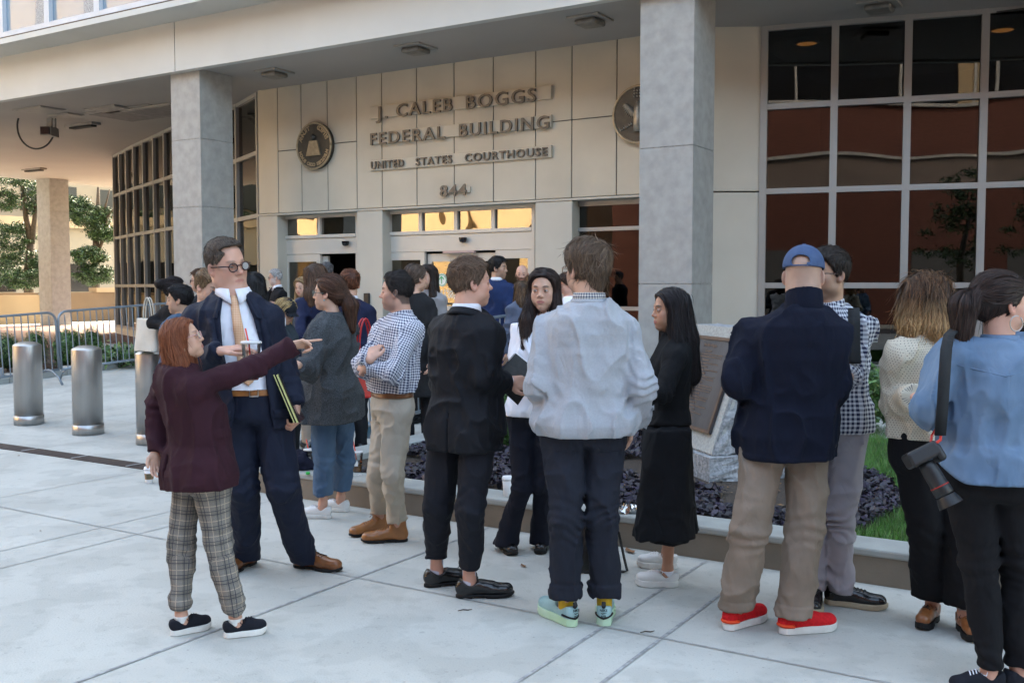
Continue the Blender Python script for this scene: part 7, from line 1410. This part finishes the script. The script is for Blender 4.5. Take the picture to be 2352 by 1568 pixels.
# notebook
o = empty('notebook', P3(1178, 848, 5.3), 'dark spiral notebook held open by the man in the black suit', 'notebook'); O = A3(o.location)
q = [P3(1147, 855, 5.22), P3(1184, 812, 5.36), P3(1226, 846, 5.30), P3(1192, 896, 5.16)]; sheetbox('cover', q, .008, cloth('charcoal_card', (.028, .03, .03), .6), o, O); sheetbox('pages', [c_ + A3((.003, .010, 0)) for c_ in q], .008, M['paper'], o, O)
q2 = [c_ + A3((-.005, .03, -.08)) for c_ in q]; sheetbox('cover', q2, .004, _cl['charcoal_card'], o, O)
k = MB()
for t in np.linspace(.05, .95, 16): c_ = q[0] * (1 - t) + q[1] * t; k.tube([c_ + A3((.006 * math.cos(a_), -.006 * math.sin(a_), .006 * math.sin(a_))) for a_ in np.linspace(0, 6.3, 9)], .0013, 4)
k.obj('spiral', M['black'], o, O)
# tote bag (cream), red tote, handbag
def tote(name, label, c, wdt, hgt, dep, az, m, hl, taper=.8, hr=.007, hw=.5):
    o = empty(name, c, label, 'bag'); X = A3((math.cos(R(az)), -math.sin(R(az)), 0)); Y_ = azv(az); Z = A3((0, 0, 1.)); c = A3(c)
    def f(P): q_ = P - c; x, y, z = q_ @ X, q_ @ Y_, q_[:, 2]; t = np.clip(z / hgt, 0, 1); w_ = wdt / 2 * (taper + (1 - taper) * t); d = dep / 2 * (1 - .6 * t) + .012; g = ((np.abs(x / w_)) ** 5 + (np.abs(y / d)) ** 3) ** .22 - 1; return np.maximum(g * d, np.abs(z - hgt / 2) - hgt / 2) - .008 * (noise3(q_ * (14, 14, 9), 4) - .5)
    pts = np.array([c + X * a * wdt * .5 + Y_ * b * dep * .5 + Z * z for a in (-1, 1) for b in (-1, 1) for z in (0, hgt)]); V, F = snet(f, pts.min(0) - .03, pts.max(0) + .03, .008); link('bag_body', V, F, m, o, c, True)
    for sg in (-1, 1): k = MB(); k.tube([c + X * (wdt * .5 * hw * math.cos(t)) + Y_ * sg * .015 + Z * (hgt - .01 + hl * math.sin(t)) for t in np.linspace(0, math.pi, 13)], hr, 6); k.obj('handle', m, o, c, True)
    return o
tote('tote_bag', 'cream leather tote bag hanging from the shoulder of the woman with the bun', P3(343, 806, 10.15) , .30, .33, .14, 30, cloth('cream_leather', (.60, .56, .48), .6, .06, .1, 40), .22, 1.12, hw=.42)
tote('tote_bag', 'bright red leather tote bag hanging behind the tweed blazer', P3(838, 912, 7.25), .30, .36, .10, -50, cloth('red_leather', (.42, .006, .012), .35, .15, .1, 40, spec=.5), .22, .9, hw=.4)
tote('handbag', 'black leather handbag standing on the pavement by the planter wall', GP(1352, 1308, 0), .26, .32, .16, 10, shoe_black, .02, .9)
k = MB(); bgp = GP(1352, 1308, 0); k.tube([bgp + A3(q_) for q_ in ((.10, 0, .30), (.17, -.02, .22), (.20, -.04, .08), (.215, -.06, .012), (.19, -.07, .01), (.15, -.06, .012))], .008, 8); o2 = k.obj('bag_strap', shoe_black, None, None, True); o2.parent = sc.objects['handbag']; o2.matrix_parent_inverse = sc.objects['handbag'].matrix_world.inverted(); 
o2.location = (0, 0, 0); o2.matrix_parent_inverse = Matrix.Translation(-Vector(bgp))
k = MB()
for i in range(5): k.tube([bgp + A3((-.10 + .03 * i, -.03, .30)), bgp + A3((-.09 + .03 * i, -.02, .335 + .01 * (i % 2)))], .011, 6)
o3 = k.obj('papers', cloth('green_white_print', (.35, .55, .40), .6, .3, 0), None, None); o3.parent = sc.objects['handbag']; o3.matrix_parent_inverse = Matrix.Translation(-Vector(bgp))
# navy cloth heap on the coping
def heap(P, c=GP(690, 1075, .2)): q_ = P - c; g = ell(q_, (0, .02, .05), (.17, .16, .10)); return np.maximum(g - .05 * (noise3(q_ * 13, 7) - .5) - .03 * (noise3(q_ * 27, 8) - .5), -q_[:, 2] + .003)
c = GP(690, 1075, .2); V, F = snet(heap, c - .25, c + .25, .01); o = link('folded_sweater', V, F, cloth('navy_knit', (.010, .012, .03), .9, .1, .5, 120), off=c, smooth=True); o.location = c; tag(o, 'navy sweater bundled on the planter coping', 'sweater')
# camera on the hip of the denim woman
camo = empty('camera_body', P3(2125, 1090, 3.85), 'black photo camera with a long lens hanging at the denim woman\'s hip', 'camera'); O = A3(camo.location)
dg = P3(2178, 1150, 3.80) - P3(2118, 1050, 3.86); dg /= np.linalg.norm(dg); sx = np.cross(dg, A3((0, -1, 0.1))); sx /= np.linalg.norm(sx); sy = np.cross(sx, dg); c0 = P3(2116, 1045, 3.86); cm = cloth('camera_black', (.016, .016, .017), .42, .1, .1, 300, spec=.4)
def ob(a, b, c_): return c0 + (sx * a + sy * b + dg * c_) * .87
k = MB(); k.hexa([ob(x, y, z) for z in (-.035, .035) for x, y in ((-.075, -.055), (.072, -.055), (.072, .05), (-.075, .05))]); bevel(k.obj('body', cm, camo, O), .012, 3)
k = MB(); k.hexa([ob(x, y, z) for z in (-.02, .038) for x, y in ((-.032, -.085), (.03, -.085), (.035, -.054), (-.038, -.054))]); bevel(k.obj('viewfinder', cm, camo, O), .01, 2); k = MB(); k.hexa([ob(x, y, z) for z in (-.02, .062) for x, y in ((-.085, -.045), (-.045, -.045), (-.045, .05), (-.085, .05))]); bevel(k.obj('grip', cm, camo, O), .015, 3)
k = MB(); pr = [(.030, .036), (.032, .06), (.034, .10), (.0335, .14), (.036, .15), (.0365, .19), (.034, .195)]; k.tube([ob(0, 0, z) for r_, z in pr], [r_ for r_, z in pr], 24); k.obj('lens', cm, camo, O, True)
k = MB(); k.tube([ob(0, 0, .150), ob(0, 0, .156)], .037, 24); k.obj('red_ring', cloth('dull_red', (.25, .02, .015), .5, 0, 0), camo, O, True); k = MB(); k.tube([ob(0, 0, .20), ob(0, 0, .225), ob(0, 0, .245)], [.036, .044, .048], 20, False); hd_ = k.obj('lens_hood', cm, camo, O, True)
k = MB(); k.tube([ob(.06, -.05, 0), P3(2160, 1010, 3.9), P3(2164, 960, 3.92)], .006, 6); k.tube([ob(-.06, -.05, 0), P3(2140, 1000, 3.95), P3(2168, 955, 3.98)], .005, 6); k.obj('strap_cord', M['red'], camo, O, True)
Vs = [P3(u_, v_, y_) + A3((dx_, 0, 0)) for (u_, v_, y_) in ((2160, 1000, 3.88), (2166, 930, 3.83), (2170, 860, 3.80), (2174, 800, 3.83), (2180, 768, 3.90), (2196, 752, 4.0)) for dx_ in (-.022, .022)]
o = link('neck_strap', Vs, [(2 * i, 2 * i + 1, 2 * i + 3, 2 * i + 2) for i in range(5)], _cl['grey_webbing'], camo, O, True); sm_ = o.modifiers.new('thick', 'SOLIDIFY'); sm_.thickness = .006
